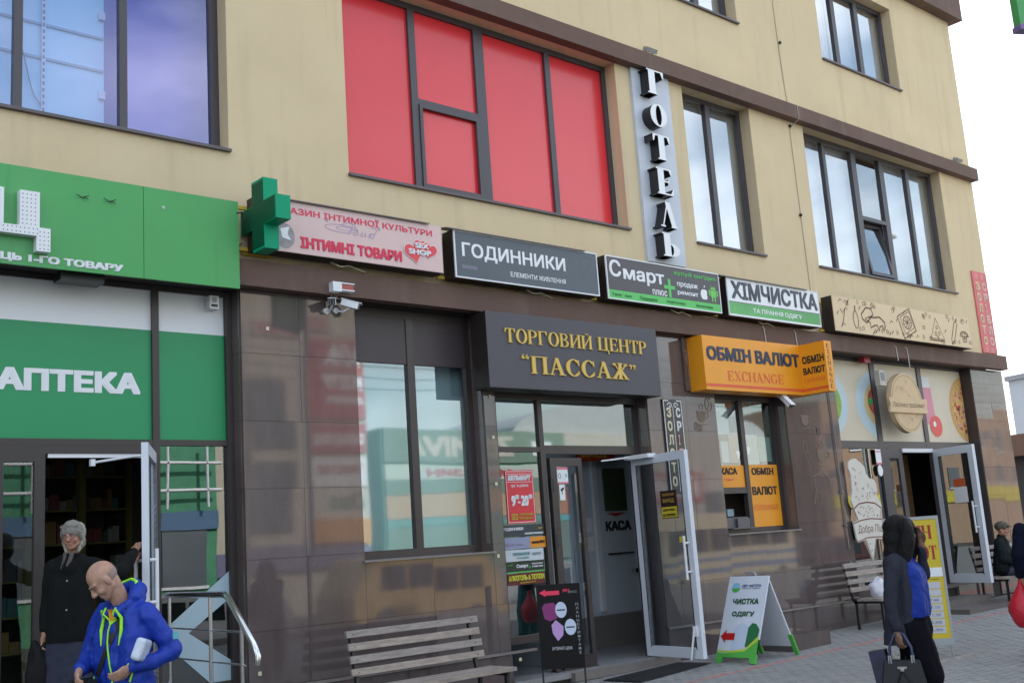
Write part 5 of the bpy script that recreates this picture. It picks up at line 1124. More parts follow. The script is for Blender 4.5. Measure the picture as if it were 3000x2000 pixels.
# white plastic bag on the bench
def lump(name, c, r, m_, label, cat, seed=1, squash=1., amp=.22, parts=None, fold=9.):
    rnd = random.Random(seed); m = MB(); m.sphere((0, 0, 0), 1, 22, 16)
    from mathutils import noise
    for i, p in enumerate(m.v):
        n_ = noise.noise(Vector((p.x*1.7+seed, p.y*1.7, p.z*1.7)))*amp+noise.noise(Vector((p.x*fold/2+seed, p.y*fold/2, p.z*1.5)))*amp*.5
        q = p*(1+n_); m.v[i] = Vector((c[0]+q.x*r[0], c[1]+q.y*r[1], c[2]+max(q.z, -.8)*r[2]))
    return m.build(name, m_, label=label, cat=cat)
BAGX = 14.72
wb = lump('plastic_bag', (BAGX, -.62, gz(15.9, -.6)+.54), (.16, .12, .16), mat('bag_white', (.66, .66, .74), .35, spec=.6), 'crumpled white plastic bag lying on the bench below the ice cream board', 'bag', 3)

# A-board
ab = thing('a_board', (11.4, -.86, .02), 'white folding pavement board with green feet advertising clothes cleaning', 'signboard')
AW = mat('board_paint', (.62, .66, .74), .4); AG = mat('board_green', (.09, .42, .07), .4)
zb = gz(11.2, -.9)
pF0, pF1, pT = Vector((10.97, -.56, zb)), Vector((10.97, -1.15, zb)), 1.02
# front frame: u along -Y, v from foot up to the ridge
uF = Vector((0, -1, 0)); vF = (Vector((11.43, -.56, zb+1.0))-Vector((10.97, -.56, zb))); hF = vF.length; vF.normalize(); nF = uF.cross(vF)
def fr4(o, u, v, n_): return Matrix(((u.x, -n_.x, v.x, o.x), (u.y, -n_.y, v.y, o.y), (u.z, -n_.z, v.z, o.z), (0, 0, 0, 1)))
MF = fr4(Vector((10.97, -.55, zb)), uF, vF, nF)     # local x = along, z = up the board, y- = outwards
m = MB(MF); m.box(0, .60, -.012, .012, .12, hF); m.build('front_panel', AW, ab)
m = MB(MF); m.prism([(0, 0), (.07, 0), (.10, .07), (.50, .07), (.53, 0), (.60, 0), (.60, .30), (.52, .22), (.30, .135), (.10, .12), (0, .13)], -.016, .014); m.build('green_foot', AG, ab)
fp = part('front_print', ab); yl = -.0135
m = MB(MF); m.poly([(0.01, .16), (.2, .15), (.42, .18), (.59, .34), (.59, .28), (.42, .15), (.2, .125), (.01, .135)], yl-.003); m.build('yellow_swoosh', mat('swoosh', (.45, .60, .06), .4), ab)
letters('ЧИСТКА', .115, .735, .40, .075, yl, mat('ink_dkgreen', (.012, .10, .03), .5), ab, bold=.04, M=MF); letters('ОДЯГУ', .135, .57, .34, .075, yl, mat('ink_dkgreen', (.012, .10, .03), .5), ab, bold=.04, M=MF)
letters('СВІТ ЧИСТОТИ', .22, .955, .29, .035, yl, mat('ink_blue', (.03, .05, .22), .5), ab, bold=.03, M=MF); letters('ЧИСТКА ОДЯГУ', .22, .93, .28, .014, yl, mat('ink_blue', (.03, .05, .22), .5), ab, M=MF)
m = MB(MF); m.poly(circ(.13, .955, .065, .065, 20), yl); m.build('round_logo', mat('logo_blue', (.25, .50, .65), .4), ab); m = MB(MF); m.poly(circ(.13, .955, .066, .066, 14, 190, 350), yl-.002); m.build('logo_leaf', AG, ab)
m = MB(MF); m.poly([(.02, .33), (.10, .41), (.10, .37), (.235, .37), (.235, .285), (.10, .285), (.10, .245)], yl-.004); m.build('red_arrow', mat('arrow_red', (.50, .012, .012), .4), ab)
m = MB(MF); m.poly([(.20, .16), (.20, .42), (.27, .48), (.33, .50), (.40, .47), (.44, .38), (.42, .16)], yl); m.build('shirt_print', mat('shirt_pale', (.50, .58, .72), .5), ab)
m = MB(MF); m.poly([(.41, .20), (.42, .44), (.47, .50), (.53, .49), (.59, .42), (.58, .30), (.57, .22)], yl-.002); m.build('coat_print', mat('coat_green', (.02, .15, .05), .5), ab)
uB = Vector((0, -1, 0)); vB = (Vector((11.45, -.56, zb+1.0))-Vector((11.90, -.56, zb+.01))); hB = vB.length; vB.normalize(); MBk = fr4(Vector((11.90, -.53, zb+.01)), uB, vB, uB.cross(vB))
m = MB(MBk); m.box(.02, .58, -.010, .010, .12, hB-.01); m.build('rear_panel', AW, ab); 
for a_ in (0, .54): m = MB(MBk); m.box(a_, a_+.06, -.014, .014, 0, .28); m.build('green_foot', AG, ab)
m = MB(); m.tube([(11.43, -.75, zb+1.0), (11.44, -.78, zb+1.05), (11.44, -.92, zb+1.05), (11.43, -.95, zb+1.0)], .012, 6); m.build('carry_handle', mat('handle_grey', (.30, .32, .36), .4), ab)
# black stand in front of the entrance
bs = thing('advertising_stand', (8.37, -.62, .0), 'black advertising stand with a pink arrow in front of the side window', 'signboard')
a0, a1 = Vector((8.20, -.44, 0)), Vector((8.53, -.78, 0)); uS = (a1-a0).normalized(); wS = (a1-a0).length; MS = Matrix.Translation(a0) @ Matrix.Rotation(math.atan2(uS.y, uS.x), 4, 'Z')
m = MB(MS); m.box(0, wS, -.0, .035, .27, 1.158); m.build('panel', mat('stand_black', (.006, .006, .007), .5, spec=.2), bs)
m = MB(MS); m.box(0, .02, .01, .03, .0, .27); m.box(wS-.02, wS, .01, .03, .0, .27); m.box(0, wS, -.12, .16, -.01, .015) if False else m.box(0, .02, -.15, .2, -.01, .012); m.box(wS-.02, wS, -.15, .2, -.01, .012); m.build('legs', BLACK, bs)
yl = -.0025
PKA = mat('arrow_pink', (.80, .03, .10), .4)
m = MB(MS); m.poly([(.03, 1.075), (.10, 1.11), (.10, 1.09), (.25, 1.09), (.25, 1.045), (.10, 1.045), (.10, 1.03)], yl); m.build('pink_arrow', PKA, bs)
letters('№1', .29, 1.07, .07, .035, yl, PKA, bs, M=MS); letters('SERVICE', .34, 1.055, .10, .025, yl, mat('grey_ink', (.2, .2, .24), .5), bs, M=MS)
m = MB(MS); m.poly([(.05, .92), (.08, .96), (.18, .965), (.21, .93), (.21, .80), (.13, .77), (.07, .80)], yl); m.build('purple_box_print', mat('print_purple', (.22, .02, .15), .4), bs)
m = MB(MS); m.poly([(.14, .73), (.19, .78), (.27, .71), (.26, .62), (.20, .56), (.15, .64)], yl); m.build('lilac_box_print', mat('print_lilac', (.50, .30, .62), .4), bs)
for cx, cz in ((.255, .885), (.345, .70)):
    m = MB(MS); m.poly(circ(cx, cz, .062, .085, 22), yl-.002); m.build('price_oval', mat('oval_pale', (.55, .62, .78), .4), bs); m = MB(MS); m.slab(cx-.045, cx+.045, yl-.004, cz-.008, cz+.006); m.build('oval_text', INK, bs)
letters('ІНТЕРНЕТ-ЦІНА', .13, .46, .22, .04, yl, mat('ink_pale', (.45, .47, .52), .5), bs, bold=.02, M=MS)
for k in range(13): letters('ПЛАНШЕТИ ТА І'[k] if 'ПЛАНШЕТИ ТА І'[k] != ' ' else '·', .415, .92-k*.042, .03, .028, yl, mat('grey_ink2', (.28, .28, .30), .5), bs, M=MS)
# currency board on the pavement (partly behind the woman)
cb = thing('currency_board', (11.7, -2.85, -.02), 'tall yellow exchange rate board with red lettering standing on the paving behind the woman', 'signboard')
b0, b1 = Vector((11.72, -2.60, 0)), Vector((12.02, -3.13, 0)); uC = (b1-b0).normalized(); wC = (b1-b0).length; MC = Matrix.Translation(b0) @ Matrix.Rotation(math.atan2(uC.y, uC.x), 4, 'Z')
YB = mat('board_yellow', (.60, .46, .02), .45)
m = MB(MC); m.box(0, wC, -.015, .015, .18, .25); m.box(0, wC, -.015, .015, 1.575, 1.61); m.box(0, .02, -.015, .015, .25, 1.575); m.box(wC-.025, wC, -.015, .015, .25, 1.575); m.build('board_frame', mat('frame_alu', (.34, .36, .38), .4, metal=.3), cb)
m = MB(MC); m.box(.02, wC-.025, -.008, .008, .25, 1.575); m.build('yellow_panel', YB, cb)
RDK = mat('letter_wine', (.36, .012, .012), .5); yc_ = -.0095
letters('ОБМІН', .06, 1.35, wC-.15, .16, yc_, RDK, cb, face='serif', M=MC, sw=.24); letters('ВАЛЮТ', .05, 1.12, wC-.11, .16, yc_, RDK, cb, face='serif', M=MC, sw=.22)
m = MB(MC); m.box(.03, wC-.03, -.012, -.008, .93, 1.03); m.build('white_strip', WHITEP, cb); letters('EXCHANGE', .06, .955, wC-.22, .055, -.014, INK, cb, face='serif', M=MC, sw=.2)
letters('купівля   продаж', .30, .895, wC-.37, .014, yc_, INK, cb, M=MC)
for k in range(7):
    m = MB(MC); z = .80-k*.082; m.box(wC-.27, wC-.07, -.012, -.008, z, z+.07); m.box(.06, .26, -.012, -.0085, z, z+.07); m.build('rate_card', mat('card_white', (.52, .53, .58), .6), cb)
    if k > 1: letters(['27,40', '27,10', '31,20', '0,38', '6,90'][k-2], wC-.235, z+.018, .13, .035, -.0135, mat('ink_greyblue', (.25, .28, .36), .5), cb, M=MC)
m = MB(MC); m.box(wC-.33, wC-.29, -.012, -.008, .46, .52); m.box(wC-.33, wC-.29, -.012, -.008, .36, .40); m.build('flag_print', RDK, cb)
m = MB(); zg = gz(11.8, -3); m.tube([(12.0, -3.10, zg), (12.0, -3.10, .2)], .012, 6); m.build('post', mat('frame_alu', (.34, .36, .38), .4, metal=.3), cb); m = MB(); m.tube([(11.74, -2.63, zg), (11.74, -2.63, .2)], .012, 6); m.build('post', mat('frame_alu', (.34, .36, .38), .4, metal=.3), cb)
for (x, y) in ((12.0, -3.10), (11.74, -2.63)):
    m = MB(Matrix.Translation((x, y, gz(x, y))) @ Matrix.Rotation(radians(0), 4, 'Z')); m.box(-.5, .5, -.022, .022, .0, .03); m.build('foot_bar', mat('foot_timber', (.34, .31, .29), .7, var=.3, vscale=8), cb)
# dark dome of a waste bin by the bench
t = thing('waste_bin', (5.30, -.95, -.05), 'dark round waste bin with a domed top, left of the bench', 'bin')
m = MB(); m.tube([(5.30, -.95, -.08), (5.30, -.95, .36)], .15, 20); m.build('bin_body', mat('bin_dark', (.03, .026, .035), .35), t); m = MB(); m.sphere((5.30, -.95, .36), (.155, .155, .11), 20, 10); m.build('dome_lid', mat('bin_dark', (.03, .026, .035), .35), t)
# green sign overhead at the upper right corner, on its pole outside the picture
t = thing('green_street_sign', (7.4, -6.0, 0), 'green hanging street sign cut off at the top right corner', 'sign')
m = MB(Matrix.Translation((8.93, -6.22, 5.42)) @ Matrix.Rotation(radians(-28), 4, 'Z')); m.box(-.17, .6, -.04, .04, .05, .9); m.build('sign_panel', GREEN, t)
m = MB(Matrix.Translation((8.93, -6.22, 5.42)) @ Matrix.Rotation(radians(-28), 4, 'Z')); m.box(-.18, .62, -.05, .05, .0, .045); m.build('sign_frame', mat('frame_violet', (.16, .12, .30), .4), t)
m = MB(); m.tube([(9.5, -6.5, -.1), (9.5, -6.5, 6.4)], .05, 10); m.build('pole', STEEL, t)

# ================================================================ PEOPLE
def remesh(mb, voxel, smooth=2, it=.6, name='m'):
    me = bpy.data.meshes.new(name); me.from_pydata(mb.v, [], mb.f); o = bpy.data.objects.new(name, me); COL.objects.link(o)
    r = o.modifiers.new('r', 'REMESH'); r.mode = 'VOXEL'; r.voxel_size = voxel; r.use_smooth_shade = True
    if smooth: s_ = o.modifiers.new('s', 'SMOOTH'); s_.factor = it; s_.iterations = smooth
    bpy.context.view_layer.update()
    me2 = bpy.data.meshes.new_from_object(o.evaluated_get(bpy.context.evaluated_depsgraph_get()))
    bpy.data.objects.remove(o); bpy.data.meshes.remove(me); return me2
def drape(o, M):
    from mathutils.bvhtree import BVHTree
    off = org(o); bvh = BVHTree.FromPolygons([v.co+off for v in o.data.vertices], [tuple(p.vertices) for p in o.data.polygons]); R3 = M.to_3x3()
    def f(x, z, lift=.004, d=(0, 1, 0), reach=1.):
        dw = R3 @ Vector(d).normalized(); h = bvh.ray_cast(M @ Vector((x, 0, z))+dw*reach, -dw)
        return (M.inverted() @ (h[0]+dw*lift)) if h[0] else Vector((x, .15, z))
    return f
def put(me, name, m_, parent, M, fold=0., fs=9., seed=0, stretch=(1, 1, .5), cut=None):
    from mathutils import noise
    if cut is not None:
        keep = [tuple(p.vertices) for p in me.polygons if max(me.vertices[i].co.z for i in p.vertices) > cut]
        vs = [v.co.copy() for v in me.vertices]
        for v in vs:
            if v.z < cut: v.z = cut
        bpy.data.meshes.remove(me); me = bpy.data.meshes.new(name); me.from_pydata(vs, [], keep); me.update()
    inv = org(parent); n = len(me.vertices); co = [0.]*(3*n); no = [0.]*(3*n)
    me.vertices.foreach_get('co', co); me.vertex_normals.foreach_get('vector', no)
    for i in range(n):
        k = 3*i; p = Vector(co[k:k+3])
        if fold:
            n_ = noise.noise(Vector((p.x*fs*stretch[0]+seed, p.y*fs*stretch[1], p.z*fs*stretch[2]))); n2 = noise.noise(Vector((p.x*fs*2.3+seed, p.y*fs*2.3, p.z*fs*1.8)))
            p = p+Vector(no[k:k+3])*(fold*(n_+.5*n2))
        co[k:k+3] = (M @ p)-inv
    me.vertices.foreach_set('co', co); me.update()
    me.materials.clear(); me.materials.append(m_)
    for p_ in me.polygons: p_.use_smooth = True
    me.name = name; o = bpy.data.objects.new(name, me); COL.objects.link(o); o.parent = parent; ORIG[o.name] = inv; return o
def chain(mb, pts, rs):
    for i in range(len(pts)-1): mb.caps(pts[i], rs[i], pts[i+1], rs[i+1])
def head_shape(mb, c, R, s=1., old=False):
    c = Vector(c); g_ = lambda x, y, z: c+R @ (Vector((x, y, z))*s)
    mb.sphere(g_(0, -.012, .030), (.076*s, .094*s, .088*s), 20, 14, R)           # cranium
    mb.sphere(g_(0, .022, -.015), (.064*s, .070*s, .082*s), 18, 12, R)          # face
    mb.sphere(g_(0, .040, -.078), (.042*s, .042*s, .036*s), 14, 10, R)          # jaw, chin
    mb.sphere(g_(0, .064, -.092), (.022*s, .020*s, .018*s), 10, 8, R)
    mb.caps(g_(0, .088, .012), .009*s, g_(0, .108, -.026), .014*s)                # nose
    for k in (-1, 1):
        mb.sphere(g_(k*.010, .100, -.030), .010*s, 8, 6, R)
        mb.sphere(g_(k*.076, -.004, -.008), (.012*s, .020*s, .033*s), 10, 8, R)  # ears
        mb.sphere(g_(k*.036, .058, -.030), (.026*s, .026*s, .024*s), 10, 8, R)   # cheeks
        mb.caps(g_(k*.012, .084, .024), .010*s, g_(k*.050, .066, .026), .010*s)    # brow
        mb.caps(g_(k*.055, .0, -.05), .022*s, g_(k*.02, .055, -.088), .018*s)      # jaw line
    mb.caps(g_(-.020, .080, -.058), .0085*s, g_(.020, .080, -.058), .0085*s); mb.caps(g_(-.015, .079, -.068), .009*s, g_(.015, .079, -.068), .009*s)   # lips
def face_bits(p, M, c, R, s=1., eyes=True, mouth=(.30, .09, .08)):
    c = Vector(c); g_ = lambda x, y, z: c+R @ (Vector((x, y, z))*s)
    if eyes:
        for k in (-1, 1):
            m = MB(M); m.sphere(g_(k*.031, .080, .004), (.0125*s, .006*s, .0065*s), 10, 6, R); m.build('eye', mat('eye_white', (.50, .46, .42), .3), p)
            m = MB(M); m.sphere(g_(k*.031, .0845, .004), (.006*s, .004*s, .006*s), 8, 6, R); m.build('iris', mat('iris_dark', (.02, .018, .016), .2), p)
            m = MB(M); m.tube([g_(k*.014, .095, .026), g_(k*.032, .090, .032), g_(k*.052, .074, .026)], [.004, .005, .003], 6); m.build('eyebrow', mat('brow_grey', (.16, .13, .11), .9), p)
    m = MB(M); m.tube([g_(-.022, .0845, -.063), g_(0, .0895, -.062), g_(.022, .0845, -.063)], [.0022, .003, .0022], 6); m.build('mouth', mat('lips_%d' % int(mouth[0]*100), mouth, .5), p)
def hand(mb, wr, d, palm_n, s=1., curl=.5, thumb=1):
    """wr wrist, d direction of the hand, palm_n palm normal; five fingers of unequal length"""
    d = Vector(d).normalized(); n_ = Vector(palm_n); n_ = (n_-d*n_.dot(d)).normalized(); side = d.cross(n_)
    w = Vector(wr); R = Matrix((side, d, n_)).transposed()
    mb.sphere(w+d*.045*s, (.042*s, .052*s, .018*s), 12, 8, R); mb.caps(w-d*.03*s, .026*s, w+d*.02*s, .026*s)
    for i, (off, ln) in enumerate(((-.030, .062), (-.010, .074), (.010, .070), (.029, .054))):
        p = w+d*.082*s+side*off*s; a = 0.
        pts = [w+d*.05*s+side*off*.8*s, p]
        for k in range(3):
            a += curl*(.55+.1*k); dd = d*cos(a)+n_*sin(a); p = p+dd*(ln*(.42, .32, .26)[k]*s); pts.append(p)
        chain(mb, pts, [.010*s, .0098*s, .009*s, .0084*s, .0075*s])
    t0 = w+d*.015*s-side*.030*s*thumb; t1 = w+d*.045*s-side*.052*s*thumb+n_*.012*s; t2 = t1+(d*.8-side*.15*thumb+n_*.5).normalized()*.03*s; t3 = t2+(d*.9+side*.2*thumb+n_*.5).normalized()*.024*s
    chain(mb, [t0, t1, t2, t3], [.014*s, .012*s, .0105*s, .009*s])
def rotm(pitch=0, yaw=0, roll=0): return Euler((radians(pitch), radians(roll), radians(yaw)), 'XYZ').to_matrix() if False else (Matrix.Rotation(radians(yaw), 3, 'Z') @ Matrix.Rotation(radians(pitch), 3, 'X') @ Matrix.Rotation(radians(roll), 3, 'Y'))
def person_frame(x, y, z, fx, fy): return Matrix.Translation((x, y, z)) @ Matrix.Rotation(math.atan2(-fx, fy), 4, 'Z')
SKIN = mat('skin_pale', (.44, .255, .185), .55, var=.22, vscale=16, spec=.35, bump=.25, bscale=300); SKIN2 = mat('skin_ruddy', (.42, .215, .15), .6, var=.25, vscale=22, spec=.3, bump=.4, bscale=160); SKIN3 = mat('skin_brown', (.20, .105, .07), .55, var=.1, vscale=22)

# ---- bald man in a blue jacket
def bald_man():
    x, y = 2.98, -2.13; z = -.02
    p = thing('person', (x, y, z), 'bald man in a bright blue jacket with neon trim, head bowed', 'person')
    M = person_frame(x, y, z, -.93, -.37) @ Matrix.Scale(.965, 4)
    R = rotm(-46, -30, 0); hc = Vector((.03, .165, 1.640))
    b = MB(); head_shape(b, hc, R, 1.10)
    b.caps((0, .02, 1.46), .062, hc+R @ Vector((0, -.03, -.03)), .060); b.caps((0, .02, 1.46), .062, (0, .10, 1.56), .056)
    chain(b, [(0, .0, 1.42), (0, .01, 1.2), (0, .0, .98)], [.06, .08, .08]); b.caps((-.15, .0, 1.39), .04, (.15, .0, 1.39), .04)
    chain(b, [(-.19, .01, 1.40), (-.30, -.10, 1.14), (-.20, .13, 1.06)], [.05, .04, .03]); hand(b, (-.19, .15, 1.055), (.35, .75, -.5), (.8, -.1, .2), 1.0, .7, -1)
    chain(b, [(.19, .01, 1.38), (.305, .02, 1.13), (.17, .24, 1.05)], [.045, .032, .03]); hand(b, (.15, .27, 1.04), (-.5, .6, -.55), (-.6, -.5, -.2), 1.0, .8, 1)
    for k in (-1, 1): chain(b, [(k*.09, 0, .95), (k*.10, .03, .52), (k*.10, -.02, .09)], [.085, .06, .045]); b.caps((k*.10, -.03, .05), .045, (k*.11, .14, .04), .04)
    put(remesh(b, .0068, 2), 'body', SKIN, p, M)
    face_bits(p, M, hc, R, 1.10, eyes=False, mouth=(.20, .09, .07))
    for k in (-1, 1): m = MB(M); m.tube([hc+R @ (Vector((k*.014, .092, .022))*1.1), hc+R @ (Vector((k*.034, .088, .026))*1.1), hc+R @ (Vector((k*.052, .072, .020))*1.1)], [.003, .004, .002], 6); m.tube([hc+R @ (Vector((k*.020, .083, .004))*1.1), hc+R @ (Vector((k*.034, .083, .001))*1.1), hc+R @ (Vector((k*.047, .074, .004))*1.1)], [.002, .003, .002], 6); m.build('eyebrow', mat('brow_grey', (.16, .13, .11), .9), p)
    m = MB(M); stub = MB(); stub.sphere(hc+R @ Vector((0, -.030, .020)), (.082, .086, .078), 20, 12, R)
    m.v = [M @ q for q in stub.v]; m.f = [f_ for f_ in stub.f if all((R.transposed() @ (stub.v[i]-hc)).y < .03 and -.06 < (R.transposed() @ (stub.v[i]-hc)).z < .035 for i in f_)]; m.mi = [0]*len(m.f); m.sm = [True]*len(m.f)
    m.build('hair_stubble', mat('stubble', (.30, .22, .19), .8, var=.2, vscale=60), p)
    j = MB()     # jacket shell
    for dx in (-.10, 0, .10): chain(j, [(dx, .02, 1.42-.03*abs(dx)*10), (dx*1.15, .02, 1.25), (dx*1.15, .02, 1.10), (dx*1.2, .01, .90), (dx*1.2, .0, .80)], [.085, .118, .122, .122, .118])
    j.caps((-.185, .0, 1.40), .078, (.185, .0, 1.40), .078)
    chain(j, [(-.20, .0, 1.39), (-.275, -.06, 1.26), (-.325, -.11, 1.13), (-.28, .02, 1.085), (-.21, .12, 1.07)], [.078, .068, .066, .058, .048])
    chain(j, [(.20, .0, 1.39), (.27, .01, 1.26), (.31, .02, 1.13), (.24, .14, 1.075), (.175, .23, 1.06)], [.078, .070, .070, .062, .050])
    chain(j, [(-.11, .02, 1.51), (-.075, -.05, 1.555), (0, -.08, 1.575), (.075, -.05, 1.555), (.11, .02, 1.51)], [.050, .056, .060, .056, .050]); chain(j, [(-.115, -.02, 1.50), (-.095, .07, 1.46), (-.05, .13, 1.41)], [.045, .034, .03]); chain(j, [(.115, -.02, 1.50), (.095, .07, 1.46), (.05, .13, 1.41)], [.045, .034, .03])
    jk = put(remesh(j, .010, 2), 'jacket', mat('jacket_blue', (.008, .036, .33), .5, spec=.3, bump=.25, bscale=28), p, M, fold=.013, fs=9, seed=3, stretch=(1, 1, 1.4), cut=.80)
    NE = mat('neon_yellow', (.35, .88, .04), .5); F = drape(jk, M)
    m = MB(M); m.tube([F(x_, z_) for x_, z_ in ((.010, 1.36), (.02, 1.30), (.025, 1.22), (.015, 1.14), (-.005, 1.06), (-.015, .98), (.01, .90), (.015, .83))], .0065, 6); m.build('zip', NE, jk)
    for sx in (-1, 1):
        m = MB(M); m.tube([F(sx*.070, 1.435, .008), F(sx*.085, 1.38, .012), F(sx*.092, 1.30, .010), F(sx*.080, 1.20, .008)], [.009, .012, .013, .004], 6); m.build('drawstring', NE, jk)
        m = MB(M); m.tube([F(sx*.055, 1.45, .004), F(sx*.048, 1.41, .004), F(sx*.030, 1.37, .004), F(.010, 1.34, .004)], .008, 6); m.build('collar_trim', NE, jk)
    m = MB(M); q_ = [F(-.045, 1.44, .002), F(.045, 1.44, .002), F(.026, 1.385, .003), F(.010, 1.345, .003), F(-.026, 1.385, .003)]; m.add(q_, [(0, 1, 2, 3, 4)]); m.build('shirt', mat('shirt_orange', (.65, .28, .01), .7), p)
    m = MB(M); m.tube([(-.105, .0, 1.57), (-.06, -.045, 1.615), (0, -.06, 1.632), (.06, -.045, 1.615), (.105, .0, 1.57)], .012, 6); m.build('hood_trim', NE, jk)
    m = MB(M); m.tube([F(-.20, 1.08), F(-.19, 1.02), F(-.17, .96)], .007, 6); m.tube([F(.15, 1.0), F(.15, .93)], .006, 6); m.build('pocket_trim', NE, jk)
    m = MB(M); q_ = [F(a_, b_, .004, (-1, .25, 0)) for a_, b_ in ((0, 0),)]; Bd = lambda yy, z_: (M.inverted() @ (M @ Vector(F(0, 0)))); m.box(-.392, -.384, -.10, -.055, 1.215, 1.26); m.build('sleeve_badge', mat('badge', (.10, .42, .45), .5), jk)
    t_ = MB(); 
    for k in (-1, 1): chain(t_, [(k*.09, 0, .92), (k*.10, .03, .5), (k*.10, -.02, .10)], [.125, .09, .075])
    put(remesh(t_, .012, 2), 'trousers', mat('trousers_navy', (.02, .022, .035), .8), p, M, fold=.01)
    for k in (-1, 1): s_ = MB(M); s_.caps((k*.10, -.03, .045), .052, (k*.11, .15, .035), .042); s_.build('shoe', BLACK, p)
    # packet and shoulder bag: things of their own
    m = MB(M @ Matrix.Translation((-.265, .115, 1.155)) @ Matrix.Rotation(radians(25), 4, 'Z') @ Matrix.Rotation(radians(-18), 4, 'Y') @ Matrix.Rotation(radians(10), 4, 'X')); m.box(-.035, .035, -.08, .085, -.065, .085)
    q = m.build('packet', mat('packet_white', (.55, .62, .74), .3, bump=.6, bscale=22), label='white wrapped packet clamped under the bald man\'s arm', cat='packet'); bv = q.modifiers.new('b', 'BEVEL'); bv.width = .022; bv.segments = 3
    t2 = thing('shoulder_bag', M @ Vector((.13, .24, .80)), 'black shoulder bag on a long strap across the blue jacket', 'bag')
    m = MB(M); m.box(.06, .24, .19, .27, .72, .99); m.build('bag_body', mat('bag_black', (.014, .014, .016), .5), t2)
    F2 = F; m = MB(M); pts = [(-.10, .10, 1.45), (-.06, .185, 1.36), (0, .20, 1.24), (.06, .20, 1.12), (.12, .215, 1.0)]
    for a, b_ in zip(pts, pts[1:]): m.add([F2(a[0]-.02, a[2]-.012, .007), F2(a[0]+.02, a[2]+.012, .007), F2(b_[0]+.02, b_[2]+.012, .007), F2(b_[0]-.02, b_[2]-.012, .007)], [(0, 1, 2, 3)])
    m.tube([(-.10, .10, 1.47), (-.12, -.02, 1.52), (-.05, -.14, 1.40), (.10, -.16, 1.1), (.20, -.05, .98), (.2, .2, .98)], .012, 6); m.build('strap', mat('bag_black', (.014, .014, .016), .5), t2)
    m = MB(M); m.tube([(.13, .276, .97), (.12, .28, .88), (.13, .276, .80)], .006, 5); m.build('zip_pull', STEEL, t2)
bald_man()

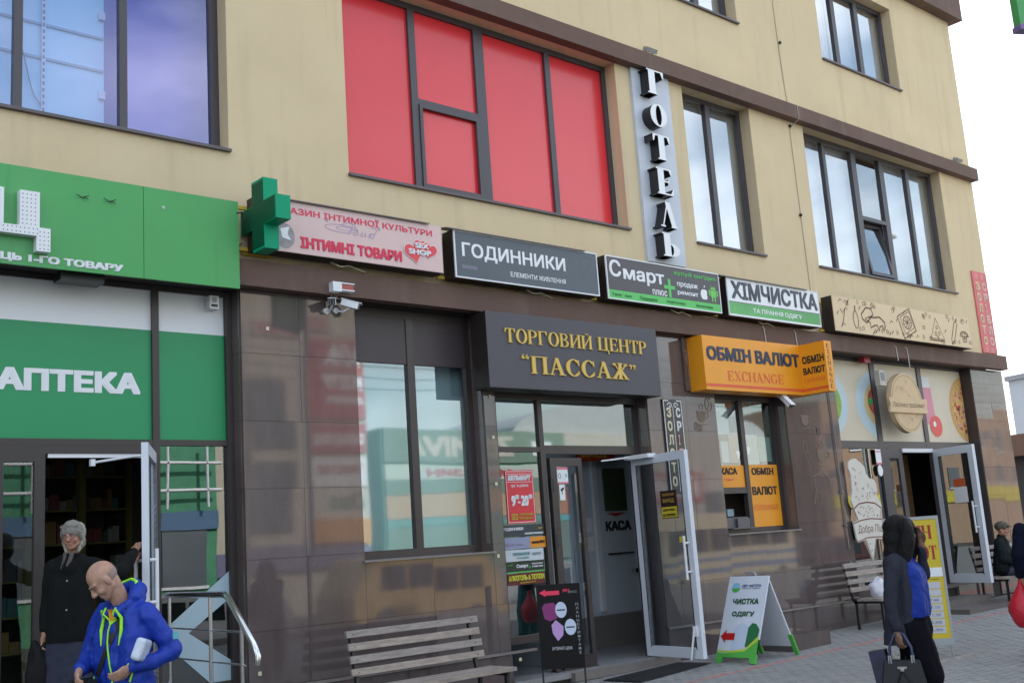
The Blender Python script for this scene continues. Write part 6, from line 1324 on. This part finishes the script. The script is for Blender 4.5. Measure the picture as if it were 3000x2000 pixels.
# ---- elderly woman holding the pharmacy door
def elder():
    x, y, z = 3.14, -.66, .45
    p = thing('person', (x, y, z), 'elderly woman in glasses and a patterned headscarf holding the pharmacy door', 'person')
    M = person_frame(x, y, z, -.62, -.78)
    R = rotm(-6, -4, 4); hc = Vector((-.02, .04, 1.46))
    b = MB(); head_shape(b, hc, R, .92)
    b.caps((0, .0, 1.28), .05, hc+Vector((0, -.02, -.04)), .05)
    chain(b, [(0, .0, 1.24), (0, 0, 1.0), (0, 0, .8)], [.05, .07, .07]); b.caps((-.11, -.01, 1.21), .035, (.11, -.01, 1.21), .035)
    # her left arm (local -x) stretched to the door handle
    tgt = M.inverted() @ Vector((3.70, -.60, 1.80))
    chain(b, [(-.17, 0, 1.22), (-.36, -.02, 1.16), tgt-Vector((.0, .0, .06))], [.05, .04, .03])
    dv = (tgt-Vector((-.36, -.02, 1.16))).normalized(); hand(b, tgt-dv*.05+Vector((0, 0, .0)), dv+Vector((0, 0, .35)), (0, .3, -1), .95, .9, -1)
    chain(b, [(.12, -.01, 1.19), (.185, -.03, .96), (.19, .03, .74)], [.05, .04, .03]); hand(b, (.19, .035, .73), (0, .1, -1), (-.6, .3, 0), .95, .6, 1)
    for k in (-1, 1): chain(b, [(k*.08, 0, .8), (k*.09, .02, .45), (k*.09, 0, .08)], [.08, .055, .04]); b.caps((k*.09, -.02, .045), .04, (k*.1, .12, .035), .035)
    put(remesh(b, .0068, 2), 'body', SKIN2, p, M)
    face_bits(p, M, hc, R, .92, mouth=(.26, .10, .09))
    # grey hair under a patterned scarf
    g_ = lambda a, b_, c_: hc+R @ Vector((a, b_, c_))*.93
    h = MB(); h.sphere(g_(0, -.006, .048), (.082, .092, .082), 18, 12, R); chain(h, [g_(-.06, .05, .085), g_(0, .078, .100), g_(.06, .05, .085)], [.016, .014, .016]); h.caps(g_(-.07, .03, .03), .022, g_(-.074, .01, -.02), .018); h.caps(g_(.07, .03, .03), .022, g_(.074, .01, -.02), .018)
    me = remesh(h, .008, 1); put(me, 'hair', mat('hair_grey', (.20, .185, .165), .8, var=.3, vscale=60, stretch=(3, 3, .6)), p, M, fold=.006, fs=30)
    s_ = MB(); s_.sphere(g_(0, -.052, .030), (.088, .068, .088), 18, 12, R); s_.sphere(g_(0, -.055, -.05), (.076, .055, .075), 14, 10, R); chain(s_, [g_(-.075, -.015, .02), g_(-.078, -.005, -.05), g_(-.05, .03, -.125)], [.018, .018, .015]); chain(s_, [g_(.075, -.015, .02), g_(.078, -.005, -.05), g_(.05, .03, -.125)], [.018, .018, .015])
    put(remesh(s_, .008, 1), 'headscarf', mat('scarf_pattern', (.28, .27, .22), .7, var=.75, vscale=30), p, M, fold=.006, fs=22)
    m = MB(M)
    for k in (-1, 1):
        pts = [g_(k*.033+.026*cos(a), .098-.010*abs(cos(a)), .002+.020*sin(a)) for a in [i*2*pi/12 for i in range(13)]]; m.tube(pts, .0026, 5, cap=False); m.tube([g_(k*.058, .090, .008), g_(k*.078, .0, .004)], .0026, 5)
    m.tube([g_(-.008, .104, .004), g_(.008, .104, .004)], .0026, 5); m.build('glasses', mat('glasses_frame', (.12, .10, .09), .3), p)
    j = MB()
    for dx in (-.06, 0, .06): chain(j, [(dx, 0, 1.26-abs(dx)*.2), (dx*1.15, .015, 1.08), (dx*1.2, .02, .92), (dx*1.4, .01, .72), (dx*1.4, .0, .62)], [.078, .092, .098, .106, .108])
    j.caps((-.13, -.01, 1.225), .060, (.13, -.01, 1.225), .060); j.caps((0, .0, 1.30), .066, (0, .03, 1.22), .085)
    chain(j, [(-.12, 0, 1.22), (-.26, -.01, 1.19), (-.36, -.02, 1.155), tgt-dv*.10], [.075, .07, .066, .046]); chain(j, [(.135, .0, 1.22), (.185, -.03, .98), (.19, .02, .77)], [.076, .060, .048])
    jk = put(remesh(j, .010, 2), 'cardigan', mat('cardigan_black', (.011, .012, .012), .95, spec=.1, bump=.4, bscale=200), p, M, fold=.012, fs=8, seed=8, cut=.66)
    vst = MB()
    FE = drape(jk, M); m = MB(M); m.tube([(-.03, .075, 1.335), FE(-.02, 1.28, .006), FE(.0, 1.23, .004)], [.018, .018, .005], 8); m.tube([(.02, .075, 1.335), FE(.03, 1.28, .006), FE(.05, 1.21, .004)], [.018, .014, .005], 8); m.build('scarf_end', mat('scarf_dark', (.09, .075, .07), .8, var=.6, vscale=40), p) if True else m.build('scarf_end', mat('scarf_pattern', (.28, .27, .22), .7, var=.75, vscale=30), p)
    m = MB(M)
    for k in (0, 2): m.sphere(FE(.0, 1.12-.11*k, .002), (.007, .005, .007), 8, 6)
    m.build('buttons', mat('button_ivory', (.45, .40, .32), .4), jk, kind='stuff')
    sk = MB()
    for dx in (-.07, 0, .07): chain(sk, [(dx, .0, .72), (dx*1.3, .0, .45), (dx*1.6, .0, .18)], [.105, .12, .135])
    put(remesh(sk, .012, 2), 'skirt', mat('skirt_greyblue', (.035, .04, .062), .95, spec=.1), p, M, fold=.016, fs=9, seed=2, stretch=(1, 1, .2))
    for k in (-1, 1): s_ = MB(M); s_.caps((k*.09, -.03, .045), .045, (k*.1, .13, .035), .038); s_.build('shoe', BLACK, p)
    lump('carrier_bag', tuple(M @ Vector((.22, .06, .44))), (.09, .08, .24), mat('carrier_black', (.010, .010, .011), .7, spec=.15), 'limp black carrier bag hanging from the elderly woman\'s hand', 'bag', 5, amp=.3)
elder()

# ---- woman on the phone
def phone_woman():
    x, y = 7.90, -4.98; z = gz(x, y)
    p = thing('person', (x, y, z), 'woman with long black hair, dark blazer and blue top, phone at her ear', 'person')
    M = person_frame(x, y, z, .33, -.94)
    H = 1.0; R = rotm(-10, 14, 0); hc = Vector((0, .04, 1.565))
    b = MB(); head_shape(b, hc, R, .97)
    b.caps((0, 0, 1.40), .05, hc+Vector((0, -.02, -.05)), .048); chain(b, [(0, 0, 1.36), (0, 0, 1.15), (0, 0, .95)], [.05, .06, .07]); b.caps((-.15, 0, 1.34), .035, (.15, 0, 1.34), .035)
    chain(b, [(.18, -.0, 1.34), (.248, -.05, 1.06), (.246, -.03, .85)], [.05, .04, .03]); hand(b, (.246, -.028, .835), (.0, .05, -1), (-.8, .5, 0), .98, .95, 1)
    chain(b, [(-.18, 0, 1.34), (-.18, .14, 1.225), (-.09, .165, 1.46)], [.05, .042, .03]); hand(b, (-.088, .168, 1.47), (.05, -.15, .9), (.9, -.3, 0), .98, .55, -1)
    for k in (-1, 1): chain(b, [(k*.09, 0, .92), (k*.09, .05*(k+.4), .50), (k*.09, -.12*k, .09)], [.09, .065, .045]); b.caps((k*.09, -.12*k-.02, .05), .038, (k*.09, -.12*k+.12, .035), .034)
    put(remesh(b, .0068, 2), 'body', SKIN3, p, M); face_bits(p, M, hc, R, .97, mouth=(.24, .05, .05))
    h = MB(); h.sphere(hc+Vector((0, -.015, .035)), (.100, .115, .100), 20, 14); h.sphere(hc+Vector((0, -.04, -.06)), (.112, .100, .12), 20, 14); h.sphere(hc+Vector((0, -.06, -.17)), (.130, .085, .12), 20, 14)
    for sx in (-1, 1): chain(h, [hc+Vector((sx*.060, .050, .070)), hc+Vector((sx*.080, .066, .01)), hc+Vector((sx*.088, .060, -.07)), hc+Vector((sx*.10, .03, -.17)), hc+Vector((sx*.115, .01, -.25))], [.040, .050, .058, .058, .040])
    put(remesh(h, .009, 8), 'hair', mat('hair_black', (.004, .0035, .004), .62, spec=.25, bump=.6, bscale=60, stretch=(3, 3, .25)), p, M, fold=.005, fs=30, seed=4, stretch=(1.4, 1.4, .12))
    t_ = MB()
    for dx in (-.08, 0, .08): chain(t_, [(dx*.8, .03, 1.35), (dx, .085, 1.24), (dx, .095, 1.14), (dx*1.1, .088, 1.04), (dx*1.15, .075, .96)], [.066, .088, .088, .092, .098])
    put(remesh(t_, .010, 2), 'blouse', mat('blouse_blue', (.008, .030, .24), .6, spec=.2), p, M, fold=.010, fs=14, seed=5, stretch=(1.2, 1.2, .4), cut=.93)
    j = MB()
    for dx in (-.10, 0, .10): chain(j, [(dx*.9, -.035, 1.36-abs(dx)*.2), (dx*1.1, -.03, 1.15), (dx*1.15, -.03, .98), (dx*1.35, -.045, .80), (dx*1.4, -.045, .68)], [.070, .090, .088, .110, .118])
    for sx in (-1, 1): chain(j, [(sx*.13, .03, 1.34), (sx*.145, .055, 1.1), (sx*.15, .040, .95), (sx*.155, .02, .82), (sx*.155, .01, .68)], [.055, .052, .054, .062, .07])
    j.caps((-.17, -.005, 1.35), .064, (.17, -.005, 1.35), .064)
    chain(j, [(.185, -.0, 1.34), (.225, -.03, 1.20), (.248, -.05, 1.06), (.250, -.045, .95), (.245, -.03, .875)], [.062, .054, .050, .045, .040])
    chain(j, [(-.175, 0, 1.34), (-.19, .08, 1.26), (-.18, .14, 1.225), (-.13, .155, 1.32), (-.095, .16, 1.42)], [.060, .050, .046, .040, .035])
    jk = put(remesh(j, .009, 2), 'blazer', mat('blazer_tweed', (.034, .037, .052), .95, spec=.1, var=.4, vscale=130, bump=.4, bscale=250), p, M, fold=.012, fs=9, seed=6, cut=.74)
    FW = drape(jk, M); m = MB(M); m.tube([FW(.085, 1.36), FW(.10, 1.25), FW(.115, 1.12), FW(.125, 1.0), FW(.15, .88), FW(.17, .78)], .0045, 5); m.build('lapel_piping', mat('piping_grey', (.30, .30, .34), .6), jk)
    t_ = MB()
    for k in (-1, 1): chain(t_, [(k*.05, .05, .97), (k*.08, .04, .84), (k*.09, .07+.07*k, .50), (k*.09, -.10*k, .12)], [.108, .140, .100, .066])
    put(remesh(t_, .012, 2), 'trousers', mat('trousers_black', (.006, .006, .009), .95, spec=.08), p, M, fold=.008, fs=9)
    for k in (-1, 1): s_ = MB(M); s_.caps((k*.09, -.12*k-.02, .05), .042, (k*.09, -.12*k+.13, .033), .034); s_.build('shoe', BLACK, p)
    m = MB(M @ Matrix.Translation((-.083, .075, 1.555)) @ Matrix.Rotation(radians(-12), 4, 'X')); m.box(-.006, .006, -.03, .03, -.06, .07); m.build('mobile_phone', BLACK, label='dark mobile phone held to the ear of the black-haired woman', cat='phone')
    # handbag
    hb = thing('handbag', M @ Vector((.25, -.02, .40)), 'structured black handbag with silver clasps, carried by the woman on the phone', 'bag')
    BG = mat('handbag_black', (.007, .008, .012), .45, spec=.3)
    Mh = M @ Matrix.Translation((.25, -.02, .40)) @ Matrix.Rotation(radians(6), 4, 'Z') @ Matrix.Scale(1.1, 4); m = MB(Mh)
    v8 = [(-.065, -.155, 0), (.065, -.155, 0), (.065, .155, 0), (-.065, .155, 0), (-.03, -.115, .22), (.03, -.115, .22), (.03, .115, .22), (-.03, .115, .22)]
    m.add(v8, [(0, 3, 2, 1), (4, 5, 6, 7), (0, 1, 5, 4), (1, 2, 6, 5), (2, 3, 7, 6), (3, 0, 4, 7)]); bd = m.build('bag_body', BG, hb)
    bv = bd.modifiers.new('b', 'BEVEL'); bv.width = .012; bv.segments = 3
    for sx in (-1, 1):
        m = MB(Mh); m.tube([(sx*.03, -.075, .20), (sx*.026, -.07, .30), (sx*.012, -.03, .385), (0, .0, .395), (sx*.012, .03, .385), (sx*.026, .07, .30), (sx*.03, .075, .20)], .008, 6); m.build('handle', mat('handle_navy', (.02, .035, .09), .4), hb)
        for yy in (-.073, .073): m = MB(Mh); m.box(sx*.027-.008, sx*.027+.008, yy-.011, yy+.011, .20, .25); m.build('metal_clasp', STEEL, hb)
    m = MB(Mh); m.box(.040, .052, -.03, .03, .165, .18); m.box(.045, .056, -.012, .012, .15, .165); m.build('front_clasp', STEEL, hb)
    m = MB(Mh); m.tube([(.052, -.01, .15), (.066, -.03, .10), (.07, -.045, .07)], .006, 5); m.tube([(.052, .0, .15), (.068, .03, .10), (.07, .055, .06)], .006, 5); m.build('bow', BG, hb)
    m = MB(M @ Matrix.Translation((.16, -.20, .36)) @ Matrix.Rotation(radians(8), 4, 'X')); m.box(-.05, .05, -.02, .10, 0, .34); m.build('paper_bag', mat('paper_bag_navy', (.018, .018, .05), .5, var=.6, vscale=14), label='dark blue patterned carrier bag behind the black handbag', cat='bag')
phone_woman()

# ---- seated person beyond the pizzeria door
def seated():
    x, y = 18.60, -.66; z = gz(x, y)
    p = thing('person', (x, y, z), 'seated person in a camouflage cap and dark coat beyond the pizzeria door', 'person')
    M = person_frame(x, y, z, .25, -.97); R = rotm(-6, 0, 0); hc = Vector((0, .05, 1.20))
    b = MB(); head_shape(b, hc, R, 1.0); b.caps((0, 0, 1.02), .055, hc+Vector((0, -.02, -.04)), .05); chain(b, [(0, 0, .98), (0, -.02, .75), (0, -.02, .55)], [.06, .08, .09])
    for k in (-1, 1):
        chain(b, [(k*.18, 0, .98), (k*.24, .04, .72), (k*.12, .30, .62)], [.05, .04, .03]); hand(b, (k*.11, .32, .62), (-k*.6, .6, -.2), (0, 0, -1), 1, .7, -k)
        chain(b, [(k*.09, -.02, .53), (k*.11, .40, .50), (k*.11, .42, .10)], [.09, .065, .045]); b.caps((k*.11, .38, .05), .045, (k*.11, .54, .04), .04)
    put(remesh(b, .009, 2), 'body', SKIN2, p, M); face_bits(p, M, hc, R, 1.0)
    h = MB(); h.sphere(hc+Vector((0, -.01, .055)), (.10, .115, .085), 18, 12); h.caps(hc+Vector((-.04, .11, .05)), .016, hc+Vector((.04, .11, .05)), .016); h.caps(hc+Vector((-.03, .15, .04)), .010, hc+Vector((.03, .15, .04)), .010)
    put(remesh(h, .009, 2), 'cap', mat('camouflage', (.07, .065, .045), .8, var=.7, vscale=22), p, M)
    j = MB()
    for dx in (-.1, 0, .1): chain(j, [(dx, 0, .99), (dx*1.2, 0, .8), (dx*1.3, -.01, .58)], [.085, .13, .15])
    for k in (-1, 1): chain(j, [(k*.19, 0, .98), (k*.26, .05, .72), (k*.15, .26, .64)], [.08, .072, .055])
    j.caps((0, 0.01, 1.07), .072, (0, .01, 1.0), .10); put(remesh(j, .012, 2), 'coat', mat('coat_darkgreen', (.010, .014, .016), .9, spec=.1), p, M, fold=.014, fs=9)
    t_ = MB()
    for k in (-1, 1): chain(t_, [(k*.09, 0, .53), (k*.11, .40, .51), (k*.11, .42, .12)], [.12, .10, .085])
    put(remesh(t_, .013, 2), 'trousers', mat('trousers_check', (.04, .045, .075), .8, var=.6, vscale=30), p, M, fold=.008)
    t2 = thing('lap_bag', M @ Vector((.06, .32, .60)), 'black bag with a round white badge on the seated person\'s lap', 'bag')
    m = MB(M); m.box(-.16, .18, .22, .40, .60, .84); m.build('bag_body', mat('bag_black', (.014, .014, .016), .5), t2); m = MB(M); m.sphere((.0, .405, .74), (.045, .008, .028), 12, 8); m.build('badge', WHITE, t2)
    b_ = MB(M); b_.box(-.34, .28, .50, .86, .0, .46); b_.build('checked_bag', mat('checked_bag', (.03, .04, .09), .6, var=.9, vscale=16), label='large dark checked shopping bag on the paving at the seated person\'s feet', cat='bag')
seated()

# ---- passer-by cut off by the right edge, with a red carrier bag
def edge_person():
    x, y = 12.41, -4.08; z = gz(x, y)+.0
    p = thing('person', (x, y, z), 'passer-by in a dark top and teal trousers cut off by the right edge', 'person')
    M = person_frame(x, y, z, .8, .6); R = rotm(-4, 0, 0); hc = Vector((0, .03, 1.62))
    b = MB(); head_shape(b, hc, R, 1.0); b.caps((0, 0, 1.45), .055, hc+Vector((0, -.02, -.04)), .05); chain(b, [(0, 0, 1.40), (0, 0, 1.2), (0, 0, .98)], [.06, .08, .08])
    for k in (-1, 1):
        chain(b, [(k*.18, 0, 1.38), (k*.24, -.05, 1.12), (k*.25, .03, .88)], [.05, .04, .03]); hand(b, (k*.25, .035, .87), (0, .05, -1), (-k, .3, 0), 1, .8, k)
        chain(b, [(k*.09, 0, .95), (k*.10, .08*k, .52), (k*.10, .10*k, .09)], [.09, .065, .045]); b.caps((k*.10, .1*k-.02, .05), .042, (k*.10, .1*k+.13, .04), .038)
    put(remesh(b, .009, 2), 'body', SKIN2, p, M); face_bits(p, M, hc, R, 1.0)
    h = MB(); h.sphere(hc+Vector((0, -.02, .04)), (.09, .105, .095), 16, 12); put(remesh(h, .010, 2), 'hair', mat('hair_darkred', (.16, .02, .02), .6), p, M, fold=.01)
    j = MB()
    for dx in (-.1, 0, .1): chain(j, [(dx, 0, 1.39), (dx*1.2, 0, 1.2), (dx*1.4, 0, .98)], [.085, .12, .13])
    for k in (-1, 1): chain(j, [(k*.19, 0, 1.39), (k*.26, -.05, 1.12), (k*.26, .02, .92)], [.08, .07, .055])
    put(remesh(j, .012, 2), 'sweater', mat('sweater_navy', (.006, .008, .02), .9, spec=.1), p, M, fold=.014)
    t_ = MB()
    for k in (-1, 1): chain(t_, [(k*.09, 0, .98), (k*.11, .08*k, .52), (k*.10, .10*k, .14)], [.135, .11, .09])
    put(remesh(t_, .013, 2), 'trousers', mat('trousers_teal', (.01, .12, .13), .7), p, M, fold=.014)
    c = M @ Vector((-.27, .03, .58))
    rb2 = thing('red_carrier_bag', (c.x, c.y, c.z-.3), 'bright red carrier bag hanging from the passer-by at the right edge', 'bag')
    from mathutils import noise
    m = MB(); m.sphere((0, 0, 0), 1, 20, 14)
    for i, q in enumerate(m.v):
        n_ = noise.noise(q*1.8)*.2; w_ = 1.0 if q.z < 0 else 1-.75*q.z; m.v[i] = c+Vector((q.x*.17*w_*(1+n_), q.y*.15*w_*(1+n_), max(q.z, -.85)*.27))
    m.build('bag_body', mat('bag_red', (.50, .010, .030), .5, bump=.8, bscale=14), rb2); m = MB(); m.tube([c+Vector((0, 0, .22)), c+Vector((.01, 0, .34))], [.03, .012], 8); m.build('bag_neck', mat('bag_red', (.60, .010, .035), .4), rb2)
edge_person()

# ================================================================ FAR THINGS AT THE RIGHT
fb = thing('apartment_building', (122, 44, 0), 'distant pale grey panel apartment block behind the building corner', 'building')
CON = mat('panel_concrete', (.40, .42, .45), .8, var=.08, vscale=.3)
Mfb = Matrix.Translation((112, 29, -.4)) @ Matrix.Rotation(radians(-14), 4, 'Z')
m = MB(Mfb); m.box(0, 44, 0, 14, 0, 15.4); m.build('wall', CON, fb)
for fl in range(5):
    for k in range(14):
        m = MB(Mfb); x = 1.2+k*3.05; m.box(x, x+1.5, -.03, .1, 1.1+fl*2.85, 2.6+fl*2.85); m.build('window', mat('far_glass', (.10, .14, .19), .15), fb)
    m = MB(Mfb); m.box(0, 44, -.05, .0, .45+fl*2.85, .55+fl*2.85); m.build('floor_joint', mat('joint_grey', (.22, .23, .25), .8), fb)
    for k in range(5): m = MB(Mfb); x = 4.3+k*6.1; m.box(x-.4, x+2.4, -1.1, 0, .6+fl*2.85, 1.6+fl*2.85); m.build('balcony', WHITE, fb)
m = MB(Mfb); m.box(-.3, 44.3, -.4, 14.2, 15.401, 15.9); m.build('roof', mat('roof_grey', (.25, .26, .28), .8), fb)
ks = thing('kiosk', (33, 3, 0), 'dark kiosk with a flat brown canopy beyond the corner of the building', 'kiosk')
m = MB(); m.box(31.5, 38, 1.5, 8, -.1, 3.1); m.build('kiosk_body', mat('kiosk_dark', (.025, .025, .03), .5), ks); m = MB(); m.box(31.0, 38.4, .6, 8.4, 3.1, 3.7); m.build('canopy', BAND, ks); m = MB(); m.box(31.0, 38.4, .56, .6, 3.15, 3.3); m.build('canopy_edge', STEEL, ks)

# ================================================================ ACROSS THE STREET (seen mirrored in glass and polished granite)
def bld(name, x0, x1, y0, y1, h, mt, label, wins=None, roof=True):
    t = thing(name, ((x0+x1)/2, (y0+y1)/2, -.45), label, 'building'); m = MB(); m.box(x0, x1, y0, y1, -.45, h); m.build('wall', mt, t)
    if wins:
        nx, nz, z0, dz, ww, wh = wins
        for i in range(nx):
            for j in range(nz):
                x = x0+(i+.5)*(x1-x0)/nx; m = MB(); m.box(x-ww/2, x+ww/2, y1, y1+.05, z0+j*dz, z0+j*dz+wh); f_ = m.build('window', mat('opp_glass', (.12, .14, .16), .12), t)
                m = MB(); m.box(x-ww/2-.08, x+ww/2+.08, y1, y1+.08, z0+j*dz-.1, z0+j*dz); m.build('sill', WHITE, f_)
    return t
def board(t, x0, x1, z0, z1, y, mt, txt=(), name='signboard'):
    m = MB(); m.box(x0, x1, y, y+.1, z0, z1); o = m.build(name, mt, t)
    Mr = Matrix.Translation((0, y+.105, 0)) @ Matrix.Rotation(pi, 4, 'Z')
    for s_, a, b_, c_, d_, mt2 in txt: letters(s_, -(a+c_), b_, c_, d_, 0, mt2, o, M=Mr, bold=.03)
    return o
YF = -27
OB = mat('opp_beige', (.50, .45, .37), .85, var=.1, vscale=.5); OR_ = mat('opp_red', (.42, .10, .10), .6); OG = mat('opp_green', (.18, .27, .21), .6); OO = mat('opp_orange', (.46, .33, .21), .6); OT = mat('opp_teal', (.14, .32, .29), .6)
tA = bld('shop_building', 17.8, 24.2, -45, YF, 13, OB, 'beige shop building across the street with red boards')
board(tA, 19.5, 22.6, 10.2, 10.9, YF, OB, [('ШВЕЙНИХ', 19.6, 10.25, 2.8, .6, OR_)])
board(tA, 21.6, 24.1, 6.9, 9.9, YF, OR_, [('АЛА', 22.4, 9.0, 1.6, .7, WHITEP), ('КІПУ', 22.3, 8.1, 1.7, .6, WHITEP), ('ДЕШЕВЕ', 22.4, 7.5, 1.6, .3, WHITEP)])
board(tA, 21.6, 24.1, 5.6, 6.7, YF, OR_, [('СЕКОНД ХЕНД', 21.7, 5.85, 2.3, .5, WHITEP)])
board(tA, 21.6, 24.1, 4.3, 5.4, YF, WHITE, [('ТРИКОТАЖ', 21.8, 4.75, 2.1, .4, OR_)])
for x, z in ((19.0, 5.6), (19.0, 2.5)): board(tA, x, x+1.9, z, z+2.6, YF, mat('opp_glass', (.12, .14, .16), .12), name='window')
board(tA, 21.5, 24.1, 2.6, 4.2, YF, mat('opp_pale', (.55, .52, .46), .6), [('Ова', 22.3, 3.3, 1.6, .7, OG)]); board(tA, 21.5, 24.1, 2.1, 3.0, YF+.12, mat('opp_orange2', (.60, .30, .08), .6)); board(tA, 18, 24.1, 1.2, 2.0, YF+.1, mat('opp_violet', (.16, .15, .26), .6))
tB = bld('green_pavilion', 25.5, 36.5, -40, YF-1, 6.7, mat('opp_wall_green', (.16, .36, .26), .7), 'long green market pavilion across the street')
board(tB, 25.6, 36.4, 5.3, 6.7, YF-1, OG, [('ZUMIVA', 27, 5.55, 6.2, .9, mat('opp_pale', (.55, .52, .46), .6)), ('24', 34.2, 5.6, 1.4, .7, WHITEP)])
board(tB, 25.6, 36.4, 4.6, 5.2, YF-1, mat('opp_pale2', (.50, .58, .52), .6), [('МАГАЗИН →', 27, 4.7, 6, .35, OR_)])
board(tB, 25.6, 36.4, 4.0, 4.58, YF-1, OG); board(tB, 25.6, 36.4, 2.95, 3.98, YF-1, OO); board(tB, 25.6, 36.4, 2.6, 2.93, YF-1, OT); board(tB, 25.6, 36.4, .9, 2.58, YF-1, OG)
tC = bld('glass_shop', 8, 17.6, -40, YF+1, 6.2, mat('opp_wall_green2', (.07, .27, .15), .7, var=.2), 'green shop with white pipe lattice across the street', (4, 1, 1.0, 2, 1.6, 1.9))
m = MB()
for z in (4.2, 5.1): m.tube([(8, YF+1.4, z), (17.6, YF+1.4, z)], .06, 6)
for k in range(7): m.tube([(8.4+k*1.45, YF+1.4, 3.6), (8.4+k*1.45, YF+1.4, 5.8)], .06, 6)
m.build('pipe_lattice', WHITE, tC, kind='stuff'); board(tC, 8, 17.6, 2.9, 3.5, YF+1, mat('opp_blue', (.08, .16, .28), .6))
tD = bld('round_roof_hall', 38, 60, -52, YF-6, 7.4, mat('opp_hall', (.50, .47, .42), .8, var=.08), 'pale hall with arched roof across the street', (8, 1, 2.0, 2, 1.8, 2.2))
m = MB(); n_ = 18; pts = [(49+11*cos(pi*i/n_), 7.4+2.0*sin(pi*i/n_)) for i in range(n_+1)]; m.prism(pts, YF-6.4, YF-20); m.build('roof', mat('opp_roof', (.42, .44, .45), .6, var=.15), tD)
board(tD, 46, 52, 3.6, 5.2, YF-6, OR_, [('МАРКЕТ', 46.5, 3.9, 5, 1, WHITEP)])
tE = bld('tan_building', 62, 100, -60, YF-4, 9.4, mat('opp_tan', (.40, .27, .18), .8, var=.15, vscale=.3), 'tan building with a yellow fascia across the street', (12, 2, 3.6, 2.8, 1.6, 1.5))
board(tE, 62, 100, 2.5, 3.3, YF-4, mat('opp_yellow', (.60, .50, .05), .6))
tF = bld('far_block', -14, 6, -46, YF, 9.0, mat('opp_grey', (.34, .34, .36), .8), 'grey block across the street at the left', (6, 3, .8, 2.8, 1.8, 1.6))
# vehicles parked across the road
def vehicle(name, x0, L_, y, h, wd, body, label, cat, stripes=None, winz=None):
    z0 = -.45; t = thing(name, (x0+L_/2, y, z0), label, cat); b0 = z0+.32; hz = z0+h
    sl = .35 if h < 2.2 else .12
    prof = [(x0, b0), (x0+L_, b0), (x0+L_, z0+h*.55), (x0+L_-sl, hz-.06), (x0+L_-sl-.1, hz), (x0+sl*1.8+.1, hz), (x0+sl*1.8, hz-.06), (x0+.05, z0+h*.52)]
    m = MB(); m.prism(prof, y-wd/2, y+wd/2); bo = m.build('body', body, t); bo.modifiers.new('b', 'BEVEL').width = .05
    w0, w1 = winz or (z0+h*.56, z0+h*.88); n_ = max(2, int(L_/1.1)); a = x0+sl*1.8+.15; step = (L_-sl*2.8-.35)/n_
    for k in range(n_): 
        for yy in (y+wd/2+.004, y-wd/2-.014): m = MB(); m.box(a+k*step, a+(k+.9)*step, yy, yy+.01, w0, w1); m.build('window', mat('car_glass', (.02, .025, .03), .05), t)
    for x in (x0+.9, x0+L_-.9):
        for yy in (y-wd/2, y+wd/2-.2): m = MB(); m.tube([(x, yy-.01, z0+.33), (x, yy+.22, z0+.33)], .33, 18); wh_ = m.build('wheel', BLACK, t); m = MB(); m.tube([(x, yy-.02, z0+.33), (x, yy+.23, z0+.33)], .19, 14); m.build('rim', STEEL, wh_)
    if stripes:
        for c_, a_, b__ in stripes: m = MB(); m.box(x0+.05, x0+L_-.05, y+wd/2, y+wd/2+.006, z0+a_, z0+b__); m.build('stripe', c_, t)
    return t
BL = mat('stripe_blue', (.10, .20, .38), .4)
vehicle('minibus', 26.5, 7.4, -15.4, 2.75, 2.1, mat('bus_cream', (.62, .54, .38), .35, coat=.5), 'cream minibus with blue stripes parked across the road', 'bus', [(BL, .70, .86), (BL, 1.08, 1.2)], (.95, 1.75))
vehicle('van', 15.6, 4.8, -15.6, 1.95, 1.9, mat('van_tan', (.52, .36, .14), .4, coat=.3), 'tan van parked across the road', 'van')
vehicle('parked_car', 20.9, 4.3, -15.6, 1.45, 1.75, mat('car_silver', (.45, .46, .48), .3, metal=.5, coat=.5), 'silver car parked behind the tan van', 'car')
vehicle('parked_car', 9.6, 4.3, -15.6, 1.45, 1.75, mat('car_white', (.70, .70, .70), .3, coat=.5), 'white car parked in front of the green shop', 'car')
vehicle('parked_car', 36, 4.3, -15.6, 1.45, 1.75, mat('car_dark', (.06, .02, .02), .3, coat=.5), 'dark red car parked beyond the minibus', 'car')
# street lamp with two curved arms, wires and poles mirrored in the upper windows
sl_ = thing('street_lamp', (23.5, -4.2, .1), 'tall street lamp with two curved arms just outside the picture', 'street lamp')
m = MB(); m.tube([(23.5, -4.2, .0), (23.5, -4.2, 7.2)], [.10, .07], 12); m.build('pole', STEEL, sl_)
for s_ in (-1, 1):
    m = MB(); m.tube([(23.5+s_*1.9*sin(a), -4.2, 7.2+1.7*(1-cos(a))) for a in [i*pi/2/8 for i in range(9)]], [.05]*9, 8); m.build('arm', STEEL, sl_)
    m = MB(); m.sphere((23.5+s_*2.3, -4.2, 8.88), (.55, .16, .09), 14, 8); m.build('lamp_head', mat('lamp_grey', (.35, .37, .36), .4), sl_)
for k, (x, h) in enumerate(((31, 9), (52, 9), (14.6, 8.5))):
    m = MB(); m.tube([(x, -18.5, -.45), (x, -18.5, h)], .12, 10); m.build('utility_pole', mat('pole_concrete', (.28, .27, .25), .8), label='concrete utility pole across the road, %s' % ('beside the green pavilion', 'in front of the arched hall', 'in front of the green shop')[k], cat='pole')
for k in range(5):
    m = MB(); z = 7.0+.32*k; m.tube([(x, -18.5+.12*k, z-1.2*sin(pi*(x-10)/18 % pi)*.25) for x in range(-10, 100, 3)], .014, 4)
    m.build('overhead_wire', BLACK, label=('lowest', 'second lowest', 'middle', 'second highest', 'highest')[k]+' of the five overhead wires across the road', cat='wire', group='overhead wires across the road')
